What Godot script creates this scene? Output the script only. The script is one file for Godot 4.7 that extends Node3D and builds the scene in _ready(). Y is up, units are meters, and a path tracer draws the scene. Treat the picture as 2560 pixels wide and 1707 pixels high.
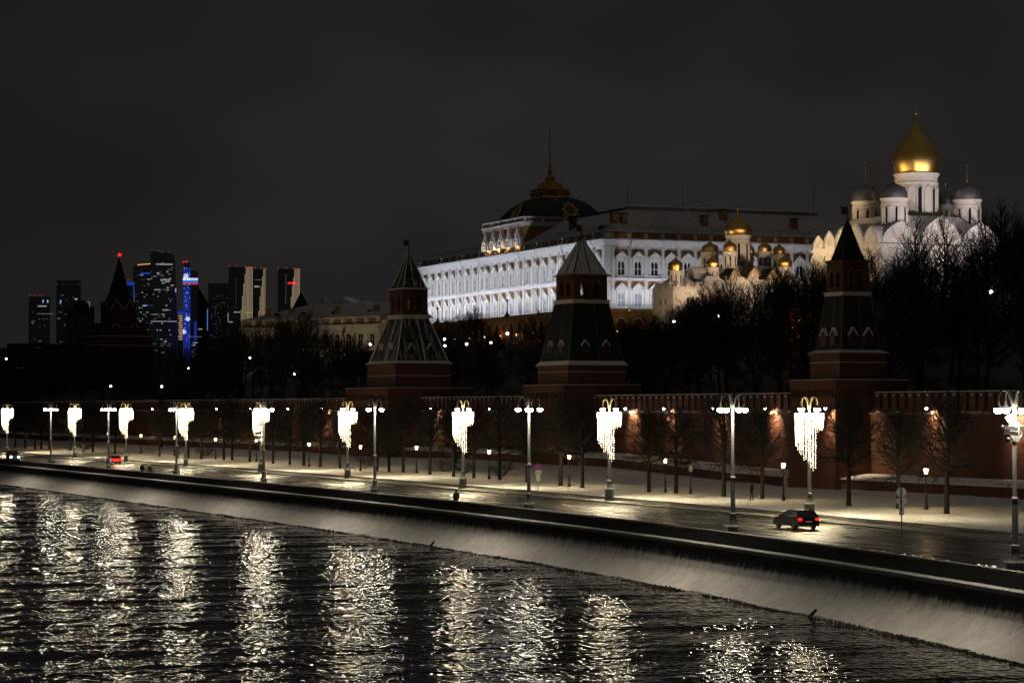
extends Node3D

# ---------------------------------------------------------------- mesh builder
class MB:
	var v := PackedVector3Array()
	var n := PackedVector3Array()
	var u := PackedVector2Array()
	var c := PackedColorArray()
	var i := PackedInt32Array()
	var tint := Color(1, 1, 1)
	var use_tint := false

	func push(p: Vector3, nn: Vector3, uv := Vector2.ZERO) -> void:
		v.append(p)
		n.append(nn)
		u.append(uv)
		if use_tint:
			c.append(tint)

	func quad(a: Vector3, b: Vector3, cc: Vector3, d: Vector3) -> void:
		# corners run counter-clockwise seen from outside
		var nn := (b - a).cross(cc - a)
		if nn.length_squared() < 1e-14:
			nn = (cc - a).cross(d - a)
		nn = nn.normalized()
		var k := v.size()
		push(a, nn, Vector2(0, 1))
		push(b, nn, Vector2(1, 1))
		push(cc, nn, Vector2(1, 0))
		push(d, nn, Vector2(0, 0))
		i.append_array(PackedInt32Array([k, k + 2, k + 1, k, k + 3, k + 2]))

	func tri(a: Vector3, b: Vector3, cc: Vector3) -> void:
		var nn := (b - a).cross(cc - a).normalized()
		var k := v.size()
		push(a, nn)
		push(b, nn)
		push(cc, nn)
		i.append_array(PackedInt32Array([k, k + 2, k + 1]))

	func bx(lo: Vector3, hi: Vector3) -> void:
		box((lo + hi) * 0.5, hi - lo)

	func box(at: Vector3, size: Vector3, b := Basis.IDENTITY) -> void:
		var h := size * 0.5
		var p: Array[Vector3] = []
		for k in 8:
			p.append(at + b * Vector3(h.x if k & 1 else -h.x, h.y if k & 2 else -h.y, h.z if k & 4 else -h.z))
		quad(p[4], p[5], p[7], p[6])
		quad(p[1], p[0], p[2], p[3])
		quad(p[5], p[1], p[3], p[7])
		quad(p[0], p[4], p[6], p[2])
		quad(p[6], p[7], p[3], p[2])
		quad(p[0], p[1], p[5], p[4])

	func frustum(cx: float, cz: float, ax: float, az: float, y0: float, bxx: float, bz: float, y1: float) -> void:
		var p: Array[Vector3] = []
		for q in [[ax, az, y0], [bxx, bz, y1]]:
			for s in [[-1, 1], [1, 1], [1, -1], [-1, -1]]:
				p.append(Vector3(cx + s[0] * q[0], q[2], cz + s[1] * q[1]))
		for k in 4:
			var m := (k + 1) % 4
			if bxx < 0.001:
				tri(p[k], p[m], p[4])
			else:
				quad(p[k], p[m], p[4 + m], p[4 + k])
		if bxx >= 0.001:
			quad(p[4], p[5], p[6], p[7])
		quad(p[3], p[2], p[1], p[0])

	func tube(pts: Array, radii: Array, sides := 6, caps := true) -> void:
		var prev := Vector3.ZERO
		var base := v.size()
		var side := Vector3.ZERO
		for k in pts.size():
			var p: Vector3 = pts[k]
			var dir: Vector3
			if k == 0:
				dir = pts[1] - p
			elif k == pts.size() - 1:
				dir = p - pts[k - 1]
			else:
				dir = pts[k + 1] - pts[k - 1]
			dir = dir.normalized()
			if k == 0:
				side = dir.cross(Vector3.UP if absf(dir.y) < 0.9 else Vector3.RIGHT).normalized()
			else:
				side = (side - dir * side.dot(dir)).normalized()
			var up := dir.cross(side)
			var r: float = radii[k]
			for s in sides:
				var a := TAU * s / sides
				var o := side * cos(a) + up * sin(a)
				push(p + o * r, o, Vector2(float(s) / sides, k))
		for k in pts.size() - 1:
			for s in sides:
				var a := base + k * sides + s
				var b := base + k * sides + (s + 1) % sides
				i.append_array(PackedInt32Array([a, a + sides, b, b, a + sides, b + sides]))
		if caps:
			var e := (pts.size() - 1) * sides
			for s in range(1, sides - 1):
				i.append_array(PackedInt32Array([base, base + s, base + s + 1, base + e, base + e + s + 1, base + e + s]))

	func lathe(prof: Array, sides: int, at := Vector3.ZERO, smooth := true) -> void:
		# prof: [radius, height] from bottom to top
		for k in prof.size() - 1:
			var r0: float = prof[k][0]
			var y0: float = prof[k][1]
			var r1: float = prof[k + 1][0]
			var y1: float = prof[k + 1][1]
			var t0 := _slope(prof, k, smooth)
			var t1 := _slope(prof, k + 1, smooth)
			if not smooth:
				t0 = Vector2(y1 - y0, r0 - r1).normalized()
				t1 = t0
			var base := v.size()
			for s in sides + 1:
				var a := TAU * s / sides
				var o := Vector3(cos(a), 0, sin(a))
				push(at + o * r0 + Vector3(0, y0, 0), (o * t0.x + Vector3(0, t0.y, 0)).normalized(), Vector2(float(s) / sides, float(k) / prof.size()))
				push(at + o * r1 + Vector3(0, y1, 0), (o * t1.x + Vector3(0, t1.y, 0)).normalized(), Vector2(float(s) / sides, float(k + 1) / prof.size()))
			for s in sides:
				var q := base + s * 2
				i.append_array(PackedInt32Array([q, q + 2, q + 1, q + 1, q + 2, q + 3]))

	func _slope(prof: Array, k: int, _smooth: bool) -> Vector2:
		var a: Array = prof[maxi(k - 1, 0)]
		var b: Array = prof[mini(k + 1, prof.size() - 1)]
		return Vector2(b[1] - a[1], a[0] - b[0]).normalized()

	func sphere(at: Vector3, r: float, sides := 10, squash := 1.0) -> void:
		var prof := []
		for k in sides / 2 + 1:
			var a := -PI / 2 + PI * k / (sides / 2)
			prof.append([maxf(cos(a) * r, 0.0), sin(a) * r * squash])
		lathe(prof, sides, at)

	func prism(poly: PackedVector2Array, depth: float, x: Transform3D) -> void:
		# poly counter-clockwise in x/y, front face at z = 0, back at z = -depth
		var t := Geometry2D.triangulate_polygon(poly)
		for k in range(0, t.size(), 3):
			var q: Array[Vector3] = []
			for m in 3:
				q.append(Vector3(poly[t[k + m]].x, poly[t[k + m]].y, 0))
			if (q[1] - q[0]).cross(q[2] - q[0]).z < 0:
				var w := q[1]
				q[1] = q[2]
				q[2] = w
			tri(x * q[0], x * q[1], x * q[2])
			var bk := Vector3(0, 0, -depth)
			tri(x * (q[0] + bk), x * (q[2] + bk), x * (q[1] + bk))
		for k in poly.size():
			var a := Vector3(poly[k].x, poly[k].y, 0)
			var b := Vector3(poly[(k + 1) % poly.size()].x, poly[(k + 1) % poly.size()].y, 0)
			var bk := Vector3(0, 0, -depth)
			quad(x * (a + bk), x * (b + bk), x * b, x * a)

	func done() -> ArrayMesh:
		var arr := []
		arr.resize(Mesh.ARRAY_MAX)
		arr[Mesh.ARRAY_VERTEX] = v
		arr[Mesh.ARRAY_NORMAL] = n
		arr[Mesh.ARRAY_TEX_UV] = u
		if use_tint:
			arr[Mesh.ARRAY_COLOR] = c
		arr[Mesh.ARRAY_INDEX] = i
		var m := ArrayMesh.new()
		m.add_surface_from_arrays(Mesh.PRIMITIVE_TRIANGLES, arr)
		return m


var M := {}
var taken := {}
var rng := RandomNumberGenerator.new()


func lin(r: float, g: float, b: float) -> Color:
	return Color(r, g, b).linear_to_srgb()


func flat(r: float, g: float, b: float, rough := 0.8, metal := 0.0) -> StandardMaterial3D:
	var m := StandardMaterial3D.new()
	m.albedo_color = lin(r, g, b)
	m.roughness = rough
	m.metallic = metal
	return m


func noise_tex(freq: float, seed_: int, octaves: int, ramp: Gradient = null, size := 512, type := FastNoiseLite.TYPE_SIMPLEX) -> NoiseTexture2D:
	var f := FastNoiseLite.new()
	f.noise_type = type
	f.seed = seed_
	f.frequency = freq
	f.fractal_octaves = octaves
	var t := NoiseTexture2D.new()
	t.width = size
	t.height = size
	t.seamless = true
	t.generate_mipmaps = false
	t.noise = f
	if ramp:
		t.color_ramp = ramp
	return t


func two(a: Color, b: Color, lo := 0.3, hi := 0.7) -> Gradient:
	var g := Gradient.new()
	g.offsets = PackedFloat32Array([lo, hi])
	g.colors = PackedColorArray([a, b])
	return g


func noisy(a: Color, b: Color, metres: float, rough: float, seed_ := 1, freq := 0.02, octaves := 4, bump_cm := 0.0) -> StandardMaterial3D:
	var m := StandardMaterial3D.new()
	m.albedo_texture = noise_tex(freq, seed_, octaves, two(a, b))
	m.uv1_triplanar = true
	m.uv1_world_triplanar = true
	m.uv1_scale = Vector3.ONE / metres
	m.roughness = rough
	if bump_cm > 0.0:
		m.heightmap_enabled = true
		m.heightmap_texture = noise_tex(freq * 2.0, seed_ + 50, octaves)
		m.heightmap_scale = bump_cm
	return m


func glow(r: float, g: float, b: float, energy: float) -> StandardMaterial3D:
	var m := StandardMaterial3D.new()
	m.albedo_color = lin(r, g, b)
	m.emission_enabled = true
	m.emission = lin(r, g, b)
	m.emission_energy_multiplier = energy
	return m


func numbered(called: String) -> String:
	if not taken.has(called):
		taken[called] = 0
		return called
	taken[called] += 1
	return "%s_%03d" % [called, taken[called]]


func tag(o: Node3D, label: String, category: String, group := "") -> Node3D:
	o.set_meta("label", label)
	o.set_meta("category", category)
	if group:
		o.set_meta("group", group)
	return o


func thing(called: String, label: String, category: String, at := Vector3.ZERO, turn := 0.0, group := "") -> Node3D:
	var o := Node3D.new()
	o.name = numbered(called)
	add_child(o)
	o.position = at
	o.rotation.y = turn
	tag(o, label, category, group)
	return o


func part(called: String, mesh: Variant, mat: Material, parent: Node3D, x := Transform3D.IDENTITY) -> MeshInstance3D:
	var o := MeshInstance3D.new()
	o.name = called
	o.mesh = mesh.done() if mesh is MB else mesh
	o.material_override = mat
	o.transform = x
	parent.add_child(o, true)
	return o


func struct(called: String, mesh: Variant, mat: Material) -> MeshInstance3D:
	var o := part(numbered(called), mesh, mat, self)
	o.set_meta("kind", "structure")
	return o


func solo(called: String, mesh: Variant, mat: Material, label: String, category: String, group := "") -> MeshInstance3D:
	var o := part(numbered(called), mesh, mat, self)
	tag(o, label, category, group)
	return o


func copy_of(o: Node3D, at: Vector3, turn: float, label: String) -> Node3D:
	var r: Node3D = o.duplicate()
	r.name = numbered(String(o.name))
	add_child(r)
	r.position = at
	r.rotation.y = turn
	r.set_meta("label", label)
	return r


func omni(parent: Node3D, at: Vector3, col: Color, energy: float, size := 0.2) -> OmniLight3D:
	var l := OmniLight3D.new()
	l.name = "light"
	l.light_color = col
	l.light_energy = energy
	l.light_size = size
	l.omni_range = 120.0
	l.omni_attenuation = 2.0
	l.shadow_enabled = true
	l.position = at
	parent.add_child(l, true)
	return l


func spot(parent: Node3D, at: Vector3, to: Vector3, col: Color, energy: float, angle := 55.0, size := 0.12) -> SpotLight3D:
	var l := SpotLight3D.new()
	l.name = "light"
	l.light_color = col
	l.light_energy = energy
	l.light_size = size
	l.spot_angle = angle
	l.spot_range = 120.0
	l.spot_attenuation = 2.0
	l.spot_angle_attenuation = 0.9
	l.shadow_enabled = true
	parent.add_child(l, true)
	var z := (at - to).normalized()
	var x := Vector3.UP.cross(z)
	x = x.normalized() if x.length() > 0.01 else Vector3.RIGHT
	l.transform = Transform3D(Basis(x, z.cross(x), z), at)
	return l


func along(table: Array, z: float) -> float:
	# smooth curve through [z, x] rows, z falling
	var k := 0
	while k < table.size() - 2 and z < table[k + 1][0]:
		k += 1
	var p0: Array = table[maxi(k - 1, 0)]
	var p1: Array = table[k]
	var p2: Array = table[k + 1]
	var p3: Array = table[mini(k + 2, table.size() - 1)]
	var span: float = p2[0] - p1[0]
	var t: float = clampf((z - p1[0]) / span, -2.0, 2.0)
	var m1: float = (p2[1] - p0[1]) / (p2[0] - p0[0]) * span
	var m2: float = (p3[1] - p1[1]) / (p3[0] - p1[0]) * span
	if t < 0.0:
		return p1[1] + m1 * t
	if t > 1.0:
		return p2[1] + m2 * (t - 1.0)
	var t2 := t * t
	var t3 := t2 * t
	return (2 * t3 - 3 * t2 + 1) * p1[1] + (t3 - 2 * t2 + t) * m1 + (-2 * t3 + 3 * t2) * p2[1] + (t3 - t2) * m2


const QUAY := [[-40, 58.0], [-60, 64.3], [-80, 69.4], [-97, 73.3], [-115, 76.5], [-133, 79.2], [-155, 81.9], [-182, 84.1], [-215, 86.0], [-259, 87.4], [-320, 88.8], [-394, 90.2], [-480, 91.4], [-720, 92.6]]
const LAWN := [[-40, 91.0], [-70, 96.0], [-100, 101.2], [-141, 106.5], [-162, 108.9], [-186, 110.8], [-212, 112.3], [-246, 113.8], [-291, 115.7], [-340, 116.8], [-420, 117.2], [-720, 117.4]]


func quay(z: float) -> float:
	return along(QUAY, z)


func lawn(z: float) -> float:
	return along(LAWN, z)


func ledge_h(z: float) -> float:      # height of the top of the retaining wall before the brick wall
	return 1.5 + 1.3 * smoothstep(-238.0, -290.0, z) if z < -238.0 else 1.5


func lawn_top(z: float) -> float:     # height of the lawn where it meets the retaining wall
	return ledge_h(z) - 1.2 + 0.05 * sin(z * 0.09)


func lawn_h(x: float, z: float) -> float:
	var e := lawn(z)
	var t := clampf((x - e) / (146.0 - e), 0.0, 1.0)
	return 0.17 + (lawn_top(z) - 0.17) * t * t * (1.4 - 0.4 * t) + 0.1 * sin(x * 0.21 + z * 0.05) * sin(z * 0.11) * smoothstep(0.0, 0.15, t)


func hill_h(x: float, z: float) -> float:
	var t := clampf((x - 158.0) / 88.0, 0.0, 1.0)
	return 6.5 + 18.5 * t * t * (3.0 - 2.0 * t) + 0.5 * sin(x * 0.13 + z * 0.07) * sin(z * 0.05)


# a ribbon that follows a curve: rows of [offset from the curve, height]
func ribbon(curve: Callable, rows: Array, z0: float, z1: float, step: float, uv_len := 10.0) -> MB:
	var b := MB.new()
	var count := int((z0 - z1) / step)
	var run := 0.0
	var last := Vector3.ZERO
	for k in count + 1:
		var z := z0 - step * k
		var x: float = curve.call(z)
		var ahead: float = curve.call(z - 1.0)
		var out := Vector3(1.0, 0, x - ahead).normalized()   # across the quay, towards the lawn
		out = Vector3(1.0, 0.0, (ahead - x) * 1.0).normalized()
		var at := Vector3(x, 0, z)
		if k > 0:
			run += at.distance_to(last)
		last = at
		for j in rows.size():
			var d: Vector2
			if j == 0:
				d = Vector2(rows[1][0] - rows[0][0], rows[1][1] - rows[0][1])
			elif j == rows.size() - 1:
				d = Vector2(rows[j][0] - rows[j - 1][0], rows[j][1] - rows[j - 1][1])
			else:
				d = Vector2(rows[j + 1][0] - rows[j - 1][0], rows[j + 1][1] - rows[j - 1][1])
			d = d.normalized()
			b.push(at + out * rows[j][0] + Vector3(0, rows[j][1], 0), (Vector3(0, d.x, 0) - out * d.y).normalized(), Vector2(run / uv_len, float(j) / (rows.size() - 1)))
	for k in count:
		for j in rows.size() - 1:
			var a := k * rows.size() + j
			b.i.append_array(PackedInt32Array([a, a + rows.size(), a + 1, a + 1, a + rows.size(), a + rows.size() + 1]))
	return b


func materials() -> void:
	M.snow = noisy(lin(0.52, 0.51, 0.5), lin(0.78, 0.78, 0.78), 7.0, 0.75, 3, 0.03, 5, 6.0)
	M.snow_roof = noisy(lin(0.50, 0.49, 0.49), lin(0.76, 0.75, 0.75), 9.0, 0.8, 4, 0.03, 4)
	M.snow_clean = flat(0.72, 0.72, 0.74, 0.8)
	M.brick = noisy(lin(0.06, 0.020, 0.011), lin(0.125, 0.043, 0.023), 5.0, 0.85, 5, 0.06, 4, 2.0)
	M.brick_dark = noisy(lin(0.06, 0.022, 0.016), lin(0.10, 0.038, 0.026), 4.0, 0.85, 6, 0.06, 4)
	M.brick_pale = flat(0.17, 0.10, 0.07, 0.85)
	M.white_stone = noisy(lin(0.40, 0.36, 0.30), lin(0.55, 0.5, 0.43), 3.0, 0.8, 7)
	M.granite = noisy(lin(0.022, 0.021, 0.019), lin(0.05, 0.048, 0.043), 2.5, 0.7, 8, 0.05, 4, 1.0)
	M.ledge = noisy(lin(0.09, 0.088, 0.083), lin(0.34, 0.33, 0.32), 3.0, 0.8, 9, 0.04, 4)
	M.pave = noisy(lin(0.035, 0.034, 0.031), lin(0.08, 0.077, 0.07), 4.0, 0.6, 10, 0.04, 4)
	M.dirty_snow = noisy(lin(0.05, 0.046, 0.04), lin(0.3, 0.29, 0.26), 2.2, 0.8, 11, 0.05, 5, 4.0)
	M.paint = flat(0.30, 0.30, 0.29, 0.5)
	M.earth = noisy(lin(0.02, 0.018, 0.015), lin(0.09, 0.088, 0.085), 16.0, 0.9, 12, 0.04, 5)
	M.bark = flat(0.012, 0.009, 0.007, 0.9)
	M.twig = flat(0.016, 0.012, 0.009, 0.9)
	M.hill_bark = flat(0.014, 0.0115, 0.0095, 0.9)
	M.stucco = noisy(lin(0.62, 0.61, 0.60), lin(0.74, 0.73, 0.71), 6.0, 0.8, 13, 0.03, 3)
	M.ochre = noisy(lin(0.29, 0.145, 0.055), lin(0.36, 0.19, 0.075), 4.0, 0.8, 14)
	M.chimney = flat(0.16, 0.09, 0.045, 0.85)
	M.yellow = noisy(lin(0.48, 0.32, 0.12), lin(0.56, 0.38, 0.15), 4.0, 0.8, 15)
	M.cream = noisy(lin(0.52, 0.46, 0.33), lin(0.60, 0.54, 0.40), 5.0, 0.8, 29)
	M.lime = noisy(lin(0.56, 0.53, 0.48), lin(0.72, 0.69, 0.64), 4.0, 0.8, 16, 0.03, 4)
	M.pane = flat(0.02, 0.022, 0.026, 0.12)
	M.pane.metallic_specular = 0.7
	M.pane_pale = flat(0.30, 0.31, 0.33, 0.25)
	M.gold = flat(0.78, 0.52, 0.15, 0.36, 1.0)
	M.gold.heightmap_enabled = true
	M.gold.heightmap_texture = noise_tex(0.02, 61, 3)
	M.gold.heightmap_scale = 1.6
	M.gold.uv1_triplanar = true
	M.gold.uv1_world_triplanar = true
	M.gold.uv1_scale = Vector3(1.0 / 4.0, 1.0 / 3.0, 1.0 / 4.0)
	M.gold_old = flat(0.50, 0.30, 0.07, 0.4, 1.0)
	M.silver = flat(0.30, 0.30, 0.33, 0.42, 0.85)
	M.green_roof = noisy(lin(0.006, 0.012, 0.010), lin(0.014, 0.024, 0.020), 3.0, 0.45, 17)
	M.tile_green = noisy(lin(0.006, 0.010, 0.008), lin(0.018, 0.022, 0.019), 2.0, 0.95, 18, 0.06, 4)
	M.tile_snow = noisy(lin(0.010, 0.013, 0.012), lin(0.40, 0.40, 0.41), 3.4, 0.8, 19, 0.03, 5)
	(M.tile_snow.albedo_texture as NoiseTexture2D).color_ramp.offsets = PackedFloat32Array([0.50, 0.80])
	M.tile_snow.uv1_scale = Vector3(1.0 / 10.0, 1.0 / 110.0, 1.0 / 10.0)
	M.iron = flat(0.016, 0.017, 0.017, 0.5, 0.3)
	M.post_grey = flat(0.14, 0.14, 0.135, 0.4, 0.35)
	M.post_dark = flat(0.10, 0.105, 0.105, 0.45, 0.3)
	M.scroll_gold = flat(0.30, 0.24, 0.13, 0.4, 0.4)
	M.copper = flat(0.20, 0.09, 0.03, 0.5, 0.6)
	M.lamp_cool = glow(1.0, 0.95, 0.97, 36.0)
	M.lamp_hill = glow(1.0, 0.93, 0.96, 16.0)
	M.lamp_warm = glow(1.0, 0.76, 0.42, 9.0)
	M.led = glow(1.0, 0.82, 0.56, 12.0)
	M.globe = glow(1.0, 0.88, 0.66, 140.0)
	M.led_ring = glow(1.0, 0.82, 0.58, 4.0)
	M.red_lamp = glow(1.0, 0.03, 0.02, 0.9)
	M.wet = StandardMaterial3D.new()
	M.wet.albedo_texture = noise_tex(0.02, 21, 5, two(lin(0.010, 0.0098, 0.0092), lin(0.028, 0.027, 0.025)))
	M.wet.roughness_texture = noise_tex(0.012, 22, 4, two(Color(0.24, 0.24, 0.24), Color(0.38, 0.38, 0.38)))
	M.wet.roughness = 1.0
	M.wet.heightmap_enabled = true
	M.wet.heightmap_texture = noise_tex(0.12, 23, 3)
	M.wet.heightmap_scale = 0.08
	M.wet.uv1_triplanar = true
	M.wet.uv1_world_triplanar = true
	M.wet.uv1_scale = Vector3(1.0 / 7.0, 1.0 / 7.0, 1.0 / 60.0)
	M.wet.metallic_specular = 0.8
	M.water = StandardMaterial3D.new()
	M.water.albedo_color = lin(0.004, 0.0045, 0.004)
	M.water.roughness = 0.03
	M.water.metallic_specular = 0.4
	M.water.heightmap_enabled = true
	M.water.heightmap_texture = noise_tex(0.014, 31, 2, null, 1024)
	M.water.heightmap_scale = 4.8
	M.water.uv1_triplanar = true
	M.water.uv1_world_triplanar = true
	M.water.uv1_scale = Vector3(1.0 / 14.0, 1.0 / 14.0, 1.0 / 14.0)


func sky_picture() -> Image:
	# an overcast winter night over a lit city: low cloud, a little brighter towards the horizon
	var f := FastNoiseLite.new()
	f.seed = 7
	f.frequency = 1.3
	f.fractal_octaves = 4
	var w := 768
	var h := 384
	var im := Image.create_empty(w, h, false, Image.FORMAT_RGBF)
	for j in h:
		var up := PI * 0.5 - PI * (j + 0.5) / h
		for k in w:
			var a := TAU * ((k + 0.5) / w - 0.5)        # the middle column looks along -z
			var d := Vector3(sin(a) * cos(up), sin(up) * 2.4, -cos(a) * cos(up))
			var cl := f.get_noise_3dv(d * 4.0) * 0.75 + f.get_noise_3dv(d * 1.3) * 0.6
			var el := rad_to_deg(up)
			var az := rad_to_deg(a)
			# the cloud base glows over the floodlit quarters of the town
			var g := 0.0094 + 0.028 * smoothstep(12.0, 60.0, el)
			for q in [[24.5, 9.5, 0.021], [75.0, 20.0, 0.010], [130.0, 24.0, 0.010], [-40.0, 20.0, 0.011], [-95.0, 24.0, 0.010], [-150.0, 18.0, 0.010]]:
				var da: float = wrapf(az - q[0], -180.0, 180.0)
				g += q[2] * exp(-pow(da / q[1], 2.0) - pow((el - 4.5) / 5.2, 2.0))
			g *= 1.0 + 0.55 * cl
			if up < 0.0:
				g *= 0.35
			im.set_pixel(k, j, Color(g * 1.10, g * 0.985, g * 0.93 + 0.0003))
	return im


func river() -> void:
	var b := MB.new()
	var xs := PackedFloat32Array()
	var zs := PackedFloat32Array()
	var x := -420.0
	while x < 96.0:
		xs.append(x)
		x += 60.0 if x < -60.0 else 6.0 if x < 12.0 else 0.42
	var z := 60.0
	while z > -900.0:
		zs.append(z)
		z -= 10.0 if z > -80.0 else 0.36 if z > -150.0 else 0.5 if z > -260.0 else 0.9 if z > -420.0 else 12.0
	rng.seed = 11
	var wv := []
	for k in 11:
		var len := 1.1 * pow(1.30, k)
		var ang := -0.25 + rng.randf_range(-0.75, 0.75)       # waves run mostly along the river
		var q := Vector2(sin(ang), -cos(ang)) * TAU / len
		wv.append([q, 0.0042 * pow(len, 0.72), rng.randf() * TAU])
	for zz in zs:
		for xx in xs:
			var hgt := 0.0
			var dx := 0.0
			var dz := 0.0
			if xx > 10.0 and zz < -70.0 and zz > -430.0:
				for w in wv:
					var q: Vector2 = w[0]
					var p: float = q.x * xx + q.y * zz + w[2]
					var a: float = w[1]
					hgt += a * sin(p)
					var cs := a * cos(p)
					dx += q.x * cs
					dz += q.y * cs
			b.v.append(Vector3(xx, -2.7 + hgt, zz))
			b.n.append(Vector3(-dx, 1, -dz).normalized())
			b.u.append(Vector2(xx, zz))
	var nx := xs.size()
	for r in zs.size() - 1:
		for k in nx - 1:
			var a := r * nx + k
			b.i.append_array(PackedInt32Array([a, a + nx, a + 1, a + 1, a + nx, a + nx + 1]))
	struct("river", b, M.water)


func snow_slope_texture() -> ImageTexture:
	# snow lying on the lower, flatter part of the slope; bare wet stone above and drips between
	var f := FastNoiseLite.new()
	f.seed = 5
	f.frequency = 1.0
	var w := 2048
	var h := 128
	var im := Image.create_empty(w, h, false, Image.FORMAT_RGB8)
	var stone := lin(0.016, 0.015, 0.013)
	for k in w:
		var a := TAU * k / w
		var ring := Vector3(cos(a), sin(a), 0)
		var edge := 0.80 + 0.05 * f.get_noise_3dv(ring * 9.0) + 0.08 * f.get_noise_3dv(ring * 22.0) + 0.09 * f.get_noise_3dv(ring * 58.0) + 0.05 * f.get_noise_3dv(ring * 140.0)
		var foot := 0.03 + 0.05 * absf(f.get_noise_3dv(ring * 45.0)) + 0.03 * f.get_noise_3dv(ring * 20.0)
		for j in h:
			var t := float(j) / h                 # from the water up to the ledge
			var drip := f.get_noise_3dv(ring * 46.0 + Vector3(0, 0, t * 3.5 + 7.0))
			var grain := f.get_noise_3dv(ring * 34.0 + Vector3(0, 0, t * 19.0))
			var fine := f.get_noise_3dv(ring * 110.0 + Vector3(0, 0, t * 58.0))
			var broad := f.get_noise_3dv(ring * 7.0 + Vector3(0, 0, t * 3.0 + 3.0))
			var s := smoothstep(edge + 0.07, edge - 0.07, t + 0.05 * grain) * smoothstep(foot - 0.015, foot + 0.02, t + 0.02 * fine)
			s *= 1.0 - 0.85 * smoothstep(0.30, 0.55, drip) * smoothstep(0.42, 0.68, t)
			s *= 1.0 - 0.5 * smoothstep(0.35, 0.6, fine) * smoothstep(0.1, 0.9, t)
			s = maxf(s, 0.16 * smoothstep(0.3, 0.7, grain) * smoothstep(1.0, 0.8, t))
			var v := 0.37 + 0.07 * grain + 0.11 * fine + 0.09 * broad
			im.set_pixel(k, j, stone.lerp(lin(v, v * 0.94, v * 0.88), clampf(s, 0, 1)))
	return ImageTexture.create_from_image(im)


func embankment() -> void:
	var slope_mat := StandardMaterial3D.new()
	slope_mat.albedo_texture = snow_slope_texture()
	slope_mat.roughness = 0.8
	var rows := []
	for k in 15:
		var t := k / 14.0                       # water -> ledge, a concave face that steepens upwards
		rows.append([-3.9 + 3.25 * (1.0 - pow(1.0 - t, 1.9)) + 0.0, -3.0 + 2.95 * pow(t, 1.35)])
	var e := thing("embankment_wall", "long curved granite embankment wall with snow on its sloping river face", "embankment wall")
	part("sloping_face", ribbon(quay, rows, -40.0, -700.0, 2.0, 60.0), slope_mat, e)
	part("snowy_ledge", ribbon(quay, [[-0.66, -0.06], [-0.66, 0.16], [-0.66, 0.16], [-0.60, 0.22], [-0.60, 0.22], [0.02, 0.24]], -40.0, -700.0, 2.0), M.ledge, e)
	part("parapet", ribbon(quay, [[0.0, 0.2], [0.0, 0.88], [0.0, 0.88], [-0.06, 0.92], [-0.06, 0.92], [-0.06, 0.98], [-0.06, 0.98], [0.0, 1.03], [0.0, 1.03], [0.42, 1.03], [0.42, 1.03], [0.48, 0.96], [0.48, 0.96], [0.42, 0.9], [0.42, 0.9], [0.42, 0.0]], -40.0, -700.0, 2.0), M.granite, e)
	# thin joints between the granite blocks of the parapet show as separate coping stones near the camera
	for k in 60:
		var z := -84.0 - k * 3.0
		var b := MB.new()
		var dirx := quay(z - 1.0) - quay(z)
		b.box(Vector3(quay(z) + 0.21, 1.052, z), Vector3(0.5, 0.04, 2.94), Basis(Vector3.UP, atan2(-dirx, 1.0)))
		part("coping_stone", b, M.granite, e)


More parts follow.
